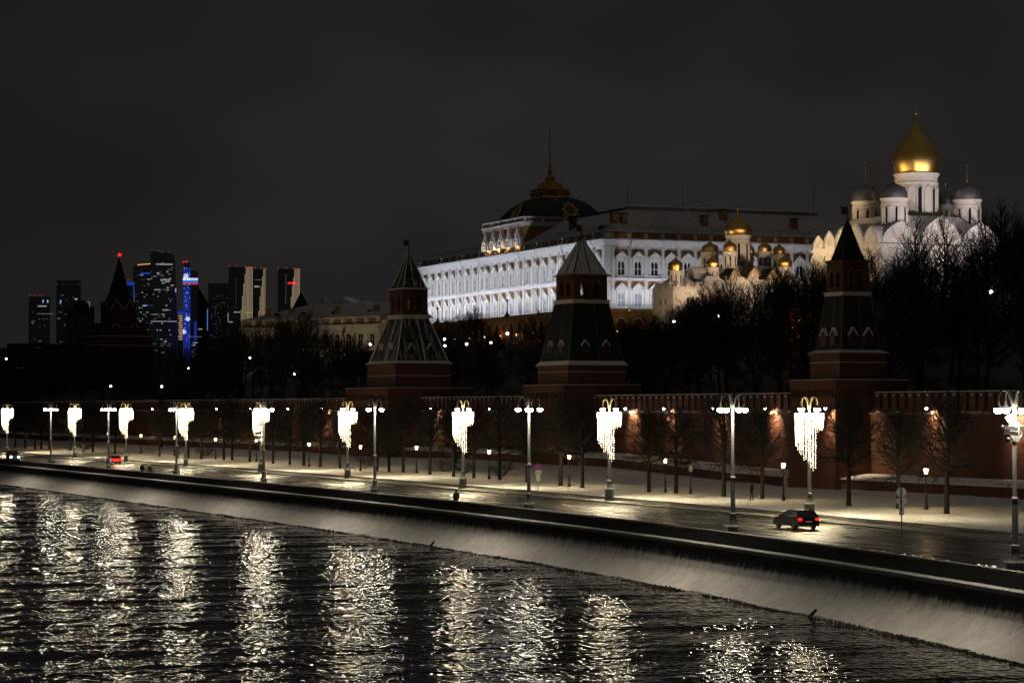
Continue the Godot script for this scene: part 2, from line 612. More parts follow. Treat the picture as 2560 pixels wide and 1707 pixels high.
func streets() -> void:
	var ground := MB.new()
	ground.quad(Vector3(-9000, -6, 3000), Vector3(9000, -6, 3000), Vector3(9000, -6, -9000), Vector3(-9000, -6, -9000))
	struct("ground", ground, M.earth)
	struct("pavement", ribbon(quay, [[0.42, 0.13], [3.6, 0.13], [3.6, 0.13], [3.75, 0.11], [3.75, 0.11], [3.75, -0.05]], -40.0, -700.0, 3.0), M.pave)
	var rb := MB.new()
	var zz := -40.0
	while zz > -700.0:
		var z2 := zz - 4.0
		rb.quad(Vector3(quay(zz) + 3.7, 0, zz), Vector3(lawn(zz) - 4.4, 0, zz), Vector3(lawn(z2) - 4.4, 0, z2), Vector3(quay(z2) + 3.7, 0, z2))
		zz = z2
	struct("road", rb, M.wet)
	struct("kerb", ribbon(lawn, [[-4.5, -0.05], [-4.5, 0.12], [-4.5, 0.12], [-4.3, 0.135]], -40.0, -700.0, 3.0), M.pave)
	struct("verge", ribbon(lawn, [[-4.3, 0.14], [-3.9, 0.2], [-3.0, 0.21], [-2.7, 0.14]], -40.0, -700.0, 1.5), M.dirty_snow)
	struct("footpath", ribbon(lawn, [[-2.7, 0.12], [-0.05, 0.12]], -40.0, -700.0, 3.0), M.wet)
	struct("path_kerb", ribbon(lawn, [[-0.12, 0.1], [-0.12, 0.24], [-0.12, 0.24], [0.05, 0.24]], -40.0, -700.0, 3.0), M.pave)
	# worn lane markings
	var lm := MB.new()
	for lane in [0.36, 0.68]:
		var z := -60.0
		while z > -560.0:
			var za := z - 3.2
			var xa: float = lerpf(quay(z) + 3.7, lawn(z) - 4.4, lane)
			var xb: float = lerpf(quay(za) + 3.7, lawn(za) - 4.4, lane)
			lm.quad(Vector3(xa - 0.06, 0.005, z), Vector3(xa + 0.06, 0.005, z), Vector3(xb + 0.06, 0.005, za), Vector3(xb - 0.06, 0.005, za))
			z -= 9.0
	for off in [0.5]:
		var z := -60.0
		while z > -560.0:
			var za := z - 7.0
			var xa: float = lerpf(quay(z) + 3.7, lawn(z) - 4.4, off)
			var xb: float = lerpf(quay(za) + 3.7, lawn(za) - 4.4, off)
			lm.quad(Vector3(xa - 0.07, 0.005, z), Vector3(xa + 0.07, 0.005, z), Vector3(xb + 0.07, 0.005, za), Vector3(xb - 0.07, 0.005, za))
			z -= 7.6
	struct("road_marking", lm, M.paint)
	# the lawn under snow
	var b := MB.new()
	var rows := 0
	var z := -60.0
	var cols := 26
	var f := FastNoiseLite.new()
	f.seed = 77
	f.frequency = 0.16
	f.fractal_octaves = 4
	while z > -700.0:
		var e := lawn(z)
		for k in cols + 1:
			var t := float(k) / cols
			var x := lerpf(e, 146.05, t)
			var hh := func(px: float, pz: float) -> float: return lawn_h(px, pz) + 0.10 * f.get_noise_2d(px, pz)
			var y: float = hh.call(x, z)
			b.push(Vector3(x, y, z), Vector3(y - hh.call(x + 0.4, z), 0.4, y - hh.call(x, z + 0.4)).normalized())
		rows += 1
		z -= 1.6
	for r in rows - 1:
		for k in cols:
			var a := r * (cols + 1) + k
			b.i.append_array(PackedInt32Array([a, a + cols + 1, a + 1, a + 1, a + cols + 1, a + cols + 2]))
	struct("snowy_lawn", b, M.snow)
	# hill behind the brick wall
	var hb := MB.new()
	var nx := 44
	var nz := 66
	for r in nz + 1:
		var pz := lerpf(-120.0, -900.0, float(r) / nz)
		for k in nx + 1:
			var px := lerpf(151.0, 460.0, pow(float(k) / nx, 1.3))
			var y := hill_h(px, pz)
			hb.push(Vector3(px, y, pz), Vector3(y - hill_h(px + 1, pz), 1, y - hill_h(px, pz + 1)).normalized())
	for r in nz:
		for k in nx:
			var a := r * (nx + 1) + k
			hb.i.append_array(PackedInt32Array([a, a + nx + 1, a + 1, a + 1, a + nx + 1, a + nx + 2]))
	struct("hill", hb, M.earth)


func walls() -> void:
	# low retaining wall at the back of the lawn, with snow on it
	var r := thing("retaining_wall", "low brick retaining wall topped with snow at the back of the lawn", "retaining wall")
	var rb := MB.new()
	var cap := MB.new()
	var z := -120.0
	while z > -690.0:
		var z2 := z - 4.0
		var h1 := ledge_h(z)
		var h2 := ledge_h(z2)
		rb.quad(Vector3(146, -0.6, z2), Vector3(146, -0.6, z), Vector3(146, h1, z), Vector3(146, h2, z2))
		cap.quad(Vector3(145.9, h1 + 0.02, z), Vector3(149.5, h1 + 0.5, z), Vector3(149.5, h2 + 0.5, z2), Vector3(145.9, h2 + 0.02, z2))
		cap.quad(Vector3(145.9, h2 - 0.12, z2), Vector3(145.9, h1 - 0.12, z), Vector3(145.9, h1 + 0.02, z), Vector3(145.9, h2 + 0.02, z2))
		z = z2
	part("wall", rb, M.brick_dark, r)
	var lumps := MB.new()
	rng.seed = 31
	for k in 420:
		var lz := rng.randf_range(-180.0, -480.0)
		var s := rng.randf_range(0.08, 0.3)
		lumps.sphere(Vector3(rng.randf_range(145.95, 147.2), ledge_h(lz) + 0.1 + rng.randf() * 0.12, lz), s, 6, 0.55)
	part("snow_cap", cap, M.snow, r)
	var lo := part("snow_lump", lumps, M.snow, r)
	lo.set_meta("kind", "stuff")
	# framed opening in it
	var nb := MB.new()
	nb.bx(Vector3(145.82, 0.2, -238.0), Vector3(145.98, 1.42, -237.5))
	for k in 4:
		nb.bx(Vector3(145.8, 0.2 + k * 0.32, -238.0 if k % 2 else -237.75), Vector3(145.985, 0.36 + k * 0.32, -237.2))
		nb.bx(Vector3(145.8, 0.2 + k * 0.32, -228.6), Vector3(145.985, 0.36 + k * 0.32, -227.7 if k % 2 else -228.1))
	nb.bx(Vector3(145.78, 1.42, -238.2), Vector3(146.3, 1.66, -227.5))
	var g := thing("basement_opening", "dark stone-framed opening in the retaining wall below the nearest brick tower", "opening")
	part("stone_frame", nb, M.white_stone, g)
	var db := MB.new()
	db.bx(Vector3(145.92, 0.1, -237.5), Vector3(145.99, 1.42, -228.6))
	part("dark_shutter", db, M.iron, g)

	# the brick wall with swallow-tail merlons
	var w := thing("brick_wall", "long red brick fortress wall with swallow-tailed merlons along its top", "wall")
	var b := MB.new()
	b.bx(Vector3(150, -1, -700), Vector3(153.2, 8.75, -120))
	part("wall", b, M.brick, w)
	var sc := MB.new()
	sc.bx(Vector3(149.78, 8.62, -700), Vector3(150.4, 8.86, -120))
	part("string_course", sc, M.brick_pale, w)
	var sn := MB.new()
	rng.seed = 44
	var zz := -190.0
	while zz > -560.0:
		var l := rng.randf_range(0.2, 1.4)
		if rng.randf() < 0.6:
			sn.bx(Vector3(149.76, 8.862, zz - l), Vector3(149.99, 8.862 + rng.randf_range(0.04, 0.16), zz))
		zz -= l + rng.randf_range(0.1, 1.0)
	var so := part("ledge_snow", sn, M.snow_clean, w)
	so.set_meta("kind", "stuff")
	var poly := PackedVector2Array([Vector2(-0.52, 0), Vector2(0.52, 0), Vector2(0.52, 1.95), Vector2(0.50, 2.3), Vector2(0.30, 2.32), Vector2(0.16, 2.14), Vector2(0.0, 1.86), Vector2(-0.16, 2.14), Vector2(-0.30, 2.32), Vector2(-0.50, 2.3), Vector2(-0.52, 1.95)])
	var mb := MB.new()
	mb.prism(poly, 0.65, Transform3D(Basis(Vector3(0, 0, 1), Vector3.UP, Vector3(-1, 0, 0)), Vector3.ZERO))
	var merlon := mb.done()
	var sb := MB.new()
	for s in [-1.0, 1.0]:
		sb.prism(PackedVector2Array([Vector2(s * 0.40 - 0.14, 2.3), Vector2(s * 0.40 + 0.14, 2.3), Vector2(s * 0.40 + 0.10, 2.42), Vector2(s * 0.40 - 0.10, 2.42)]), 0.7, Transform3D(Basis(Vector3(0, 0, 1), Vector3.UP, Vector3(-1, 0, 0)), Vector3(-0.03, 0, 0)))
	sb.prism(PackedVector2Array([Vector2(-0.17, 2.13), Vector2(0, 1.84), Vector2(0.17, 2.13), Vector2(0.06, 2.09), Vector2(-0.06, 2.09)]), 0.72, Transform3D(Basis(Vector3(0, 0, 1), Vector3.UP, Vector3(-1, 0, 0)), Vector3(-0.035, 0, 0)))
	var msnow := sb.done()
	for k in 296:
		var mz := -162.0 - 1.62 * k
		if absf(mz + 231.0) < 5.2 or absf(mz + 301.6) < 6.4 or absf(mz + 366.6) < 8.6:
			continue
		var o := part("merlon", merlon, M.brick, w, Transform3D(Basis.IDENTITY, Vector3(150.15, 8.75, mz)))
		part("snow", msnow, M.snow_clean, o)
	# a walkway parapet closes the gaps
	var pb := MB.new()
	pb.bx(Vector3(150.2, 8.75, -700), Vector3(150.7, 9.3, -120))
	part("breastwork", pb, M.brick, w)


func tower(label: String, cx: float, cz: float, kz: float, L: Dictionary, snowy: float, dormer_h: float) -> void:
	# L: level name -> [half width across, height]; kz stretches the sides that face the river
	var t := thing("brick_tower", label, "tower", Vector3(cx, 0, cz))
	var roof: Material = M.tile_snow if snowy > 0.6 else M.tile_green
	var roof_top: Material = M.snow_roof if snowy < 0.6 and snowy > 0.3 else roof
	var b := MB.new()
	b.frustum(0, 0, L.box[0] + 0.25, L.box[0] * kz + 0.25, -1.0, L.box[0], L.box[0] * kz, L.box[1] - 1.1)
	b.frustum(0, 0, L.box[0] + 0.12, L.box[0] * kz + 0.12, L.box[1] - 1.1, L.box[0] + 0.12, L.box[0] * kz + 0.12, L.box[1])
	part("base", b, M.brick, t)
	b = MB.new()
	b.frustum(0, 0, L.box[0] + 0.16, L.box[0] * kz + 0.16, L.box[1], L.box[0] + 0.1, L.box[0] * kz + 0.1, L.box[1] + 0.07)
	part("base_snow", b, M.snow_clean, t)
	# machicolation arches below the base parapet, as a row of corbels
	var cb := MB.new()
	cb.bx(Vector3(-0.14, 0, -0.05), Vector3(0.14, 0.898, 0.2))
	var cbm := cb.done()
	var nmach := int(L.box[0] * 2.0 / 0.7)
	for k in nmach:
		var o: float = -L.box[0] + 0.35 + k * 0.7
		part("corbel", cbm, M.brick, t, Transform3D(Basis.IDENTITY, Vector3(o, L.box[1] - 2.0, L.box[0] * kz)))
		part("corbel", cbm, M.brick, t, Transform3D(Basis(Vector3.UP, -PI / 2), Vector3(-L.box[0], L.box[1] - 2.0, o * kz)))
	var h: float = L.tier[0]
	b = MB.new()
	b.frustum(0, 0, h, h * kz, L.box[1] - 0.5, h, h * kz, L.tier[1])
	part("second_tier", b, M.brick, t)
	# blind arches of the second tier
	var arch_h: float = minf(1.7, (L.tier[1] - L.box[1]) * 0.55)
	for s in [-0.5, 0.15, 0.6]:
		part("arch", arch_panel(0.9, arch_h), M.brick_dark, t, Transform3D(Basis.IDENTITY, Vector3(s * h, L.box[1] + 0.25, h * kz + 0.012)))
		part("arch", arch_panel(0.9, arch_h), M.brick_dark, t, Transform3D(Basis(Vector3.UP, -PI / 2), Vector3(-h - 0.012, L.box[1] + 0.25, s * h * kz)))
	var line := MB.new()
	line.frustum(0, 0, h + 0.05, h * kz + 0.05, L.box[1] + arch_h + 0.28, h + 0.05, h * kz + 0.05, L.box[1] + arch_h + 0.36)
	part("string_course", line, M.white_stone, t)
	b = MB.new()
	b.frustum(0, 0, h + 0.1, h * kz + 0.1, L.tier[1] - 0.32, h + 0.28, h * kz + 0.28, L.tier[1] - 0.02)
	part("tier_cornice", b, M.brick, t)
	b = MB.new()
	b.frustum(0, 0, h + 0.3, h * kz + 0.3, L.tier[1], L.tent0[0] + 0.03, L.tent0[0] * kz + 0.03, L.tent0[1] + 0.05)
	part("eave_snow", b, M.snow_clean, t)
	# the tent, a steep four-sided roof with a rib on every hip and down every face
	var a0: float = L.tent0[0]
	var a1: float = L.tent1[0]
	b = MB.new()
	b.frustum(0, 0, a0, a0 * kz, L.tent0[1], a1, a1 * kz, L.tent1[1])
	part("tent_roof", b, roof, t)
	var rib_mat: Material = M.brick_pale if snowy < 0.6 else M.snow_clean
	for s in [[-1, 1], [1, 1], [1, -1], [-1, -1], [0.12, 1], [-1, 0.15]]:
		var rb := MB.new()
		var n := 26
		for k in n:
			var ta := (k + 0.1) / n
			var tb := (k + (0.62 if snowy < 0.6 else 1.0)) / n
			var pa := Vector3(s[0] * lerpf(a0, a1, ta), lerpf(L.tent0[1], L.tent1[1], ta), s[1] * kz * lerpf(a0, a1, ta))
			var pb := Vector3(s[0] * lerpf(a0, a1, tb), lerpf(L.tent0[1], L.tent1[1], tb), s[1] * kz * lerpf(a0, a1, tb))
			rb.tube([pa, pb], [0.10, 0.10], 5)
		part("rib", rb, rib_mat, t)
	# dormers on the tent
	for face in 2:
		for s in [-0.42, 0.42]:
			var ty: float = L.tent0[1] + 0.25 * (L.tent1[1] - L.tent0[1])
			var hw: float = lerpf(a0, a1, 0.25)
			var x := Transform3D(Basis.IDENTITY, Vector3(s * hw, ty - dormer_h * 0.5, hw * kz + 0.28))
			if face == 1:
				x = Transform3D(Basis(Vector3.UP, -PI / 2), Vector3(-hw - 0.28, ty - dormer_h * 0.5, s * hw * kz))
			var d := MB.new()
			d.prism(PackedVector2Array([Vector2(-0.5, 0), Vector2(0.5, 0), Vector2(0.5, dormer_h * 0.62), Vector2(0, dormer_h), Vector2(-0.5, dormer_h * 0.62)]), 1.3, Transform3D.IDENTITY)
			var o := part("dormer", d, M.brick, t, x)
			d = MB.new()
			for q in [-1.0, 1.0]:
				d.prism(PackedVector2Array([Vector2(0, dormer_h + 0.02), Vector2(q * 0.62, dormer_h * 0.55), Vector2(q * 0.62, dormer_h * 0.55 + 0.09), Vector2(0, dormer_h + 0.13)]) if q < 0 else PackedVector2Array([Vector2(0, dormer_h + 0.02), Vector2(0, dormer_h + 0.13), Vector2(0.62, dormer_h * 0.55 + 0.09), Vector2(0.62, dormer_h * 0.55)]), 1.2, Transform3D(Basis.IDENTITY, Vector3(0, 0, 0.08)))
			part("dormer_snow", d, M.snow_clean, o)
			part("dormer_window", arch_panel(0.42, dormer_h * 0.55), M.iron, o, Transform3D(Basis.IDENTITY, Vector3(0, 0.12, 0.012)))
	# lantern: corner piers and arches that one can see through
	var c := MB.new()
	c.frustum(0, 0, L.corn[0] - 0.05, (L.corn[0] - 0.05) * kz, L.tent1[1], L.corn[0] + 0.08, (L.corn[0] + 0.08) * kz, L.lan0[1])
	part("lantern_cornice", c, M.white_stone, t)
	var q0: float = L.lan0[0]
	var y0: float = L.lan0[1]
	var y1: float = L.lan1[1]
	var fh := y1 - y0
	b = MB.new()
	b.frustum(0, 0, q0, q0 * kz, y0, q0, q0 * kz, y0 + fh * 0.17)
	part("lantern_sill", b, M.brick, t)
	b = MB.new()
	b.frustum(0, 0, q0, q0 * kz, y0 + fh * 0.80, q0, q0 * kz, y1)
	part("lantern_wall", b, M.brick, t)
	for s in [[-1, -1], [-1, 1], [1, -1], [1, 1]]:
		b = MB.new()
		var px: float = s[0] * q0 * 0.80
		var pz: float = s[1] * q0 * kz * 0.80
		b.bx(Vector3(px - q0 * 0.2, y0 + fh * 0.17, pz - q0 * kz * 0.2), Vector3(px + q0 * 0.2, y0 + fh * 0.8, pz + q0 * kz * 0.2))
		part("pier", b, M.brick, t)
	for s in [[0.0, 1], [0.0, -1], [1, 0.0], [-1, 0.0]]:
		b = MB.new()
		var px: float = s[0] * q0 * 0.86
		var pz: float = s[1] * q0 * kz * 0.86
		var hx := q0 * (0.15 if s[0] == 0.0 else 0.14)
		var hz := q0 * kz * (0.14 if s[0] == 0.0 else 0.15)
		b.bx(Vector3(px - hx, y0 + fh * 0.17, pz - hz), Vector3(px + hx, y0 + fh * 0.8, pz + hz))
		part("mullion", b, M.brick, t)
	# an arch head over each opening, two a side
	for s in [-0.375, 0.375]:
		for face in 4:
			var bs := Basis(Vector3.UP, face * PI / 2)
			var off: float = q0 * kz if face % 2 == 0 else q0
			var side: float = s * (q0 if face % 2 == 0 else q0 * kz)
			var wd: float = 0.46 * (q0 if face % 2 == 0 else q0 * kz)
			part("arch_head", arch_head(wd, fh * 0.22), M.brick, t, Transform3D(bs, bs * Vector3(side, y0 + fh * 0.62, off - 0.004)))
			part("hood", arch_hood(wd * 0.5, 0.10), M.brick_pale, t, Transform3D(bs, bs * Vector3(side, y0 + fh * 0.62, off + 0.004)))
	b = MB.new()
	b.frustum(0, 0, q0 + 0.05, q0 * kz + 0.05, y1, L.corn2[0] + 0.1, L.corn2[0] * kz + 0.1, L.corn2[1])
	part("top_cornice", b, M.white_stone if snowy > 0.6 else M.brick, t)
	b = MB.new()
	b.frustum(0, 0, L.corn2[0] + 0.14, L.corn2[0] * kz + 0.14, L.corn2[1], L.roof0[0], L.roof0[0] * kz, L.roof0[1])
	part("roof_eave", b, roof_top, t)
	var r0: float = L.roof0[0]
	var ya: float = L.apex[1]
	b = MB.new()
	b.frustum(0, 0, r0, r0 * kz, L.roof0[1], 0.16, 0.16, ya)
	part("roof", b, roof_top, t)
	for s in [[-1, 1], [1, 1], [1, -1], [-1, -1], [0.0, 1], [-1, 0.0]]:
		var rb := MB.new()
		rb.tube([Vector3(s[0] * r0, L.roof0[1], s[1] * r0 * kz), Vector3(s[0] * 0.16, ya, s[1] * 0.16)], [0.10, 0.06], 5)
		part("roof_rib", rb, M.tile_green if snowy < 0.6 else M.snow_clean, t)
	if snowy > 0.6:
		var d := MB.new()
		var hh: float = ya - L.roof0[1]
		d.prism(PackedVector2Array([Vector2(-0.55, 0), Vector2(0.55, 0), Vector2(0.55, hh * 0.22), Vector2(0, hh * 0.36), Vector2(-0.55, hh * 0.22)]), 1.2, Transform3D(Basis.IDENTITY, Vector3(0.25 * r0, L.roof0[1] + hh * 0.16, r0 * kz * 0.80)))
		part("roof_dormer", d, M.brick_dark, t)
	var f := MB.new()
	f.lathe([[0.18, ya - 0.05], [0.2, ya + 0.3], [0.07, ya + 0.5], [0.055, ya + 1.9]], 8, Vector3.ZERO)
	f.sphere(Vector3(0, ya + 0.65, 0), 0.17, 8)
	part("finial", f, M.copper, t)
	var fl := MB.new()
	fl.prism(PackedVector2Array([Vector2(0, 0), Vector2(0, 0.85), Vector2(-1.15, 0.95), Vector2(-0.98, 0.48), Vector2(-1.15, 0.05)]), 0.03, Transform3D(Basis(Vector3.UP, 0.3), Vector3(-0.04, ya + 0.95, 0)))
	part("weather_vane", fl, M.copper, t)


func arch_panel(w: float, h: float) -> MB:
	var p := PackedVector2Array([Vector2(-w / 2, 0), Vector2(w / 2, 0)])
	for k in 7:
		var a := PI * k / 6.0
		p.append(Vector2(cos(a) * w / 2, h - w / 2 + sin(a) * w / 2))
	var b := MB.new()
	b.prism(p, 0.03, Transform3D.IDENTITY)
	return b


func arch_head(w: float, h: float) -> MB:
	# what is left of a block above a round arch
	var b := MB.new()
	var n := 8
	for k in n:
		var a := PI * k / n
		var c := PI * (k + 1) / n
		var p := PackedVector2Array([Vector2(cos(a) * w / 2, sin(a) * h * 0.8), Vector2(cos(a) * w / 2, h), Vector2(cos(c) * w / 2, h), Vector2(cos(c) * w / 2, sin(c) * h * 0.8)])
		b.quad(Vector3(p[0].x, p[0].y, 0), Vector3(p[1].x, p[1].y, 0), Vector3(p[2].x, p[2].y, 0), Vector3(p[3].x, p[3].y, 0))
		b.quad(Vector3(p[0].x, p[0].y, 0), Vector3(p[3].x, p[3].y, 0), Vector3(p[3].x, p[3].y, -0.5), Vector3(p[0].x, p[0].y, -0.5))
	return b


func arch_hood(r: float, th: float) -> MB:
	var b := MB.new()
	var n := 8
	for k in n:
		var a := PI * k / n
		var c := PI * (k + 1) / n
		var e := Vector3(cos(a), sin(a), 0)
		var g := Vector3(cos(c), sin(c), 0)
		var o := Vector3(0, 0, 0.09)
		b.quad(e * r + o, e * (r + th) + o, g * (r + th) + o, g * r + o)
		b.quad(e * (r + th) + o, e * (r + th), g * (r + th), g * (r + th) + o)
		b.quad(e * r, e * r + o, g * r + o, g * r)
	return b


func palace() -> void:
	var len := 132.4
	var dep := 76.0
	var t := thing("palace", "long white floodlit palace with two rows of pedimented windows and a green dome", "palace", Vector3(274.58, 34.7, -533.46), deg_to_rad(-2.4))
	var main := Transform3D(Basis(Vector3(0, 0, 1), Vector3.UP, Vector3(-1, 0, 0)), Vector3.ZERO)   # s runs towards the viewer, n towards the river
	var end := Transform3D(Basis(Vector3(1, 0, 0), Vector3.UP, Vector3(0, 0, 1)), Vector3.ZERO)
	var b := MB.new()
	b.bx(Vector3(0, -2, -len), Vector3(dep, 19.0, 0))
	part("wall", b, M.stucco, t)
	# string courses, cornice and the frieze above it
	for q in [[7.04, 7.30, 0.28], [7.30, 7.72, 0.5], [7.72, 7.94, 0.34], [15.55, 16.0, 0.3], [16.0, 16.5, 0.55], [16.5, 17.0, 0.85], [17.0, 17.36, 1.15]]:
		b = MB.new()
		b.bx(Vector3(-q[2], q[0], -len - q[2]), Vector3(-0.002, q[1] - 0.003, q[2]))
		b.bx(Vector3(0.002, q[0] + 0.001, 0.002), Vector3(dep + q[2], q[1] - 0.005, q[2] - 0.002))
		part("cornice" if q[0] > 15.0 else "string_course", b, M.stucco, t)
	b = MB.new()
	b.bx(Vector3(-0.16, 0, -len - 0.16), Vector3(-0.003, 0.5, 0.16))
	b.bx(Vector3(0.003, 0, 0.003), Vector3(dep, 0.498, 0.158))
	part("plinth", b, M.lime, t)
	var bays := []
	for u in [3.4, 9.2, 15.0, 20.7, 26.4, 32.0, 37.7, 43.5, 49.3]:
		bays.append([main, -u, 5.65])
		bays.append([main, -(len - u - 0.9), 5.5])
	for k in 5:
		bays.append([main, -(66.9 + (k - 2) * 5.8), 5.8])
	for k in 15:
		bays.append([end, 4.4 + 4.66 * k, 4.66])
	var w := window_meshes()
	var frieze := {}
	for q in bays:
		var f: Transform3D = q[0]
		for floor_y in [0.35, 8.3]:
			var x := f * Transform3D(Basis.IDENTITY, Vector3(q[1], floor_y, 0))
			var win := part("window", w.frame, M.lime, t, x)
			part("pane", w.pane, M.pane if floor_y > 1.0 and f == end else M.pane_pale, win)
			part("tracery", w.tracery, M.lime, win)
			part("glazing_bar", w.bars, M.snow_clean, win)
			part("pediment", w.pediment, M.lime, t, x)
			part("ochre_panel", w.panel, M.ochre, t, x)
		if not frieze.has(q[2]):
			var m := MB.new()
			m.bx(Vector3(-q[2] / 2 + 0.55, 17.75, 0.0), Vector3(q[2] / 2 - 0.55, 19.0, 0.05))
			frieze[q[2]] = m.done()
		part("frieze_panel", frieze[q[2]], M.ochre, t, f * Transform3D(Basis.IDENTITY, Vector3(q[1], 0, 0.01)))
	# pilasters between the bays, in one piece through each storey
	var pil := []
	for k in 9:
		pil.append([main, -(6.3 + 5.7 * k)])
		pil.append([main, -(len - 7.2 - 5.7 * k + 0.55)])
	for k in 6:
		pil.append([main, -(66.9 + (k - 2.5) * 5.8)])
	for k in 15:
		pil.append([end, 6.73 + 4.66 * k])
	pil.append([end, 2.1])
	pil.append([main, -1.15])
	var pm := MB.new()
	for y in [[0.5, 7.04], [7.95, 15.54]]:
		pm.bx(Vector3(-0.42, y[0], 0), Vector3(0.42, y[1], 0.28))
		pm.bx(Vector3(-0.55, y[0], 0), Vector3(0.55, y[0] + 0.6, 0.36))
		pm.bx(Vector3(-0.55, y[1] - 0.5, 0), Vector3(0.55, y[1] - 0.002, 0.38))
	pm.bx(Vector3(-0.42, 17.37, 0), Vector3(0.42, 19.05, 0.16))
	var pmesh := pm.done()
	for q in pil:
		part("pilaster", pmesh, M.lime, t, q[0] * Transform3D(Basis.IDENTITY, Vector3(q[1], 0, 0.002)))
	b = MB.new()
	b.bx(Vector3(-0.3, 0.5, -0.8), Vector3(1.3, 15.5, 0.3))
	part("corner_pier", b, M.lime, t)
	b = MB.new()
	for s in [-4.0, -23.6, -40.6, -52.3, -81.5, -95.5, -112.0, -130.0]:
		b.tube([Vector3(-0.55, 0, s - 2.1), Vector3(-0.55, 15.5, s - 2.1), Vector3(-1.3, 17.3, s - 2.1), Vector3(-0.2, 18.4, s - 2.1), Vector3(-0.6, 19.3, s - 2.1)], [0.12, 0.12, 0.12, 0.12, 0.3], 5)
	for s in [6.9, 16.2, 34.8, 53.5]:
		b.tube([Vector3(s, 0, 0.55), Vector3(s, 15.5, 0.55), Vector3(s, 17.3, 1.3), Vector3(s, 18.4, 0.2), Vector3(s, 19.3, 0.6)], [0.12, 0.12, 0.12, 0.12, 0.3], 5)
	part("drainpipe", b, M.snow_clean, t)
	# roofs: hipped, ridge twelve metres in
	var rise := 26.2
	var ov := 0.9
	b = MB.new()
	var A := Vector3(-ov, 19.15, ov)
	var B := Vector3(dep + ov, 19.15, ov)
	var Cc := Vector3(-ov, 19.15, -len - ov)
	var r1 := Vector3(12, rise, -12)
	var r2 := Vector3(dep - 8, rise, -12)
	var r3 := Vector3(12, rise, -len + 12)
	b.quad(A, B, r2, r1)
	b.quad(Cc, A, r1, r3)
	b.tri(B, Vector3(dep + ov, 19.15, -25), r2)
	b.quad(Vector3(dep + ov, 19.15, -25), Vector3(25, 19.15, -25), r1, r2)
	b.quad(Vector3(25, 19.15, -25), Vector3(25, 19.15, -len - ov), r3, r1)
	b.tri(Vector3(25, 19.15, -len - ov), Cc, r3)
	part("roof", b, M.snow_roof, t)
	b = MB.new()
	b.bx(Vector3(-ov - 0.1, 18.98, -len - ov), Vector3(0.2, 19.13, ov + 0.1))
	b.bx(Vector3(0.21, 18.98, -0.2), Vector3(dep + ov, 19.128, ov + 0.1))
	part("eaves", b, M.green_roof, t)
	b = MB.new()
	b.bx(Vector3(11.7, rise - 0.3, -12.3), Vector3(dep - 8, rise + 0.75, -11.7))
	part("ridge_screen", b, M.silver, t)
	b = MB.new()
	b.bx(Vector3(11.7, rise + 0.752, -12.4), Vector3(dep - 8, rise + 0.92, -11.6))
	part("ridge_snow", b, M.snow_clean, t)
	b = MB.new()
	b.bx(Vector3(11.7, rise - 0.3, -50.0), Vector3(12.3, rise + 0.45, -12.5))
	part("ridge_screen", b, M.green_roof, t)
	# roof railing
	b = MB.new()
	for k in 88:
		var z := 0.3 - k * 1.52
		if z > -51.0 or z < -83.0:
			b.tube([Vector3(0.5, 19.7, z), Vector3(0.5, 20.9, z)], [0.035, 0.035], 3, false)
	for seg in [[0.3, -51.0], [-83.0, -len]]:
		for y in [20.3, 20.9]:
			b.tube([Vector3(0.5, y, seg[0]), Vector3(0.5, y, seg[1])], [0.035, 0.035], 3, false)
	for k in 50:
		b.tube([Vector3(0.5 + k * 1.5, 19.7, -0.5), Vector3(0.5 + k * 1.5, 20.9, -0.5)], [0.035, 0.035], 3, false)
	for y in [20.3, 20.9]:
		b.tube([Vector3(0.5, y, -0.5), Vector3(dep, y, -0.5)], [0.035, 0.035], 3, false)
	part("roof_railing", b, M.iron, t)
	# chimneys and round dormers
	var cm := MB.new()
	cm.bx(Vector3(-0.8, 0, -0.8), Vector3(0.8, 3.4, 0.8))
	var cap := MB.new()
	cap.bx(Vector3(-1.0, 3.4, -1.0), Vector3(1.0, 3.75, 1.0))
	var cmesh := cm.done()
	var capm := cap.done()
	for p in [[4.6, -4.2], [7.2, -4.2], [30.2, -4.4], [56.6, -4.4], [37.6, -8.0], [4.5, -30.0]]:
		var yy: float = 19.2 + 7.0 * minf(p[0], -p[1]) / 12.0 - 1.0
		var o := part("chimney", cmesh, M.chimney, t, Transform3D(Basis.IDENTITY, Vector3(p[0], yy, p[1])))
		part("chimney_cap", capm, M.iron, o)
	var dm := MB.new()
	var dp := PackedVector2Array([Vector2(-0.9, 0), Vector2(0.9, 0)])
	for k in 9:
		dp.append(Vector2(cos(PI * k / 8) * 0.9, sin(PI * k / 8) * 0.95 + 0.1))
	dm.prism(dp, 2.4, Transform3D.IDENTITY)
	var dmesh := dm.done()
	for q in [[end, 1.0], [end, 14.2], [end, 33.3], [end, 51.2], [end, 60.0], [main, -20.0], [main, -33.0], [main, -45.0], [main, -92.0], [main, -104.0], [main, -116.0], [main, -125.0]]:
		var o := part("dormer", dmesh, M.green_roof, t, q[0] * Transform3D(Basis.IDENTITY, Vector3(q[1], 20.0, -2.2)))
		part("dormer_window", arch_panel(1.0, 0.8), M.pane_pale, o, Transform3D(Basis.IDENTITY, Vector3(0, 0.15, 0.01)))
	b = MB.new()
	for p in [Vector3(12, rise, -12), Vector3(28, rise, -12), Vector3(dep - 9, rise, -12), Vector3(11, 21, -83)]:
		b.tube([p, p + Vector3(0, 7.5, 0)], [0.07, 0.03], 4)
	part("lightning_rod", b, M.iron, t)
	attic_and_dome(t, main)


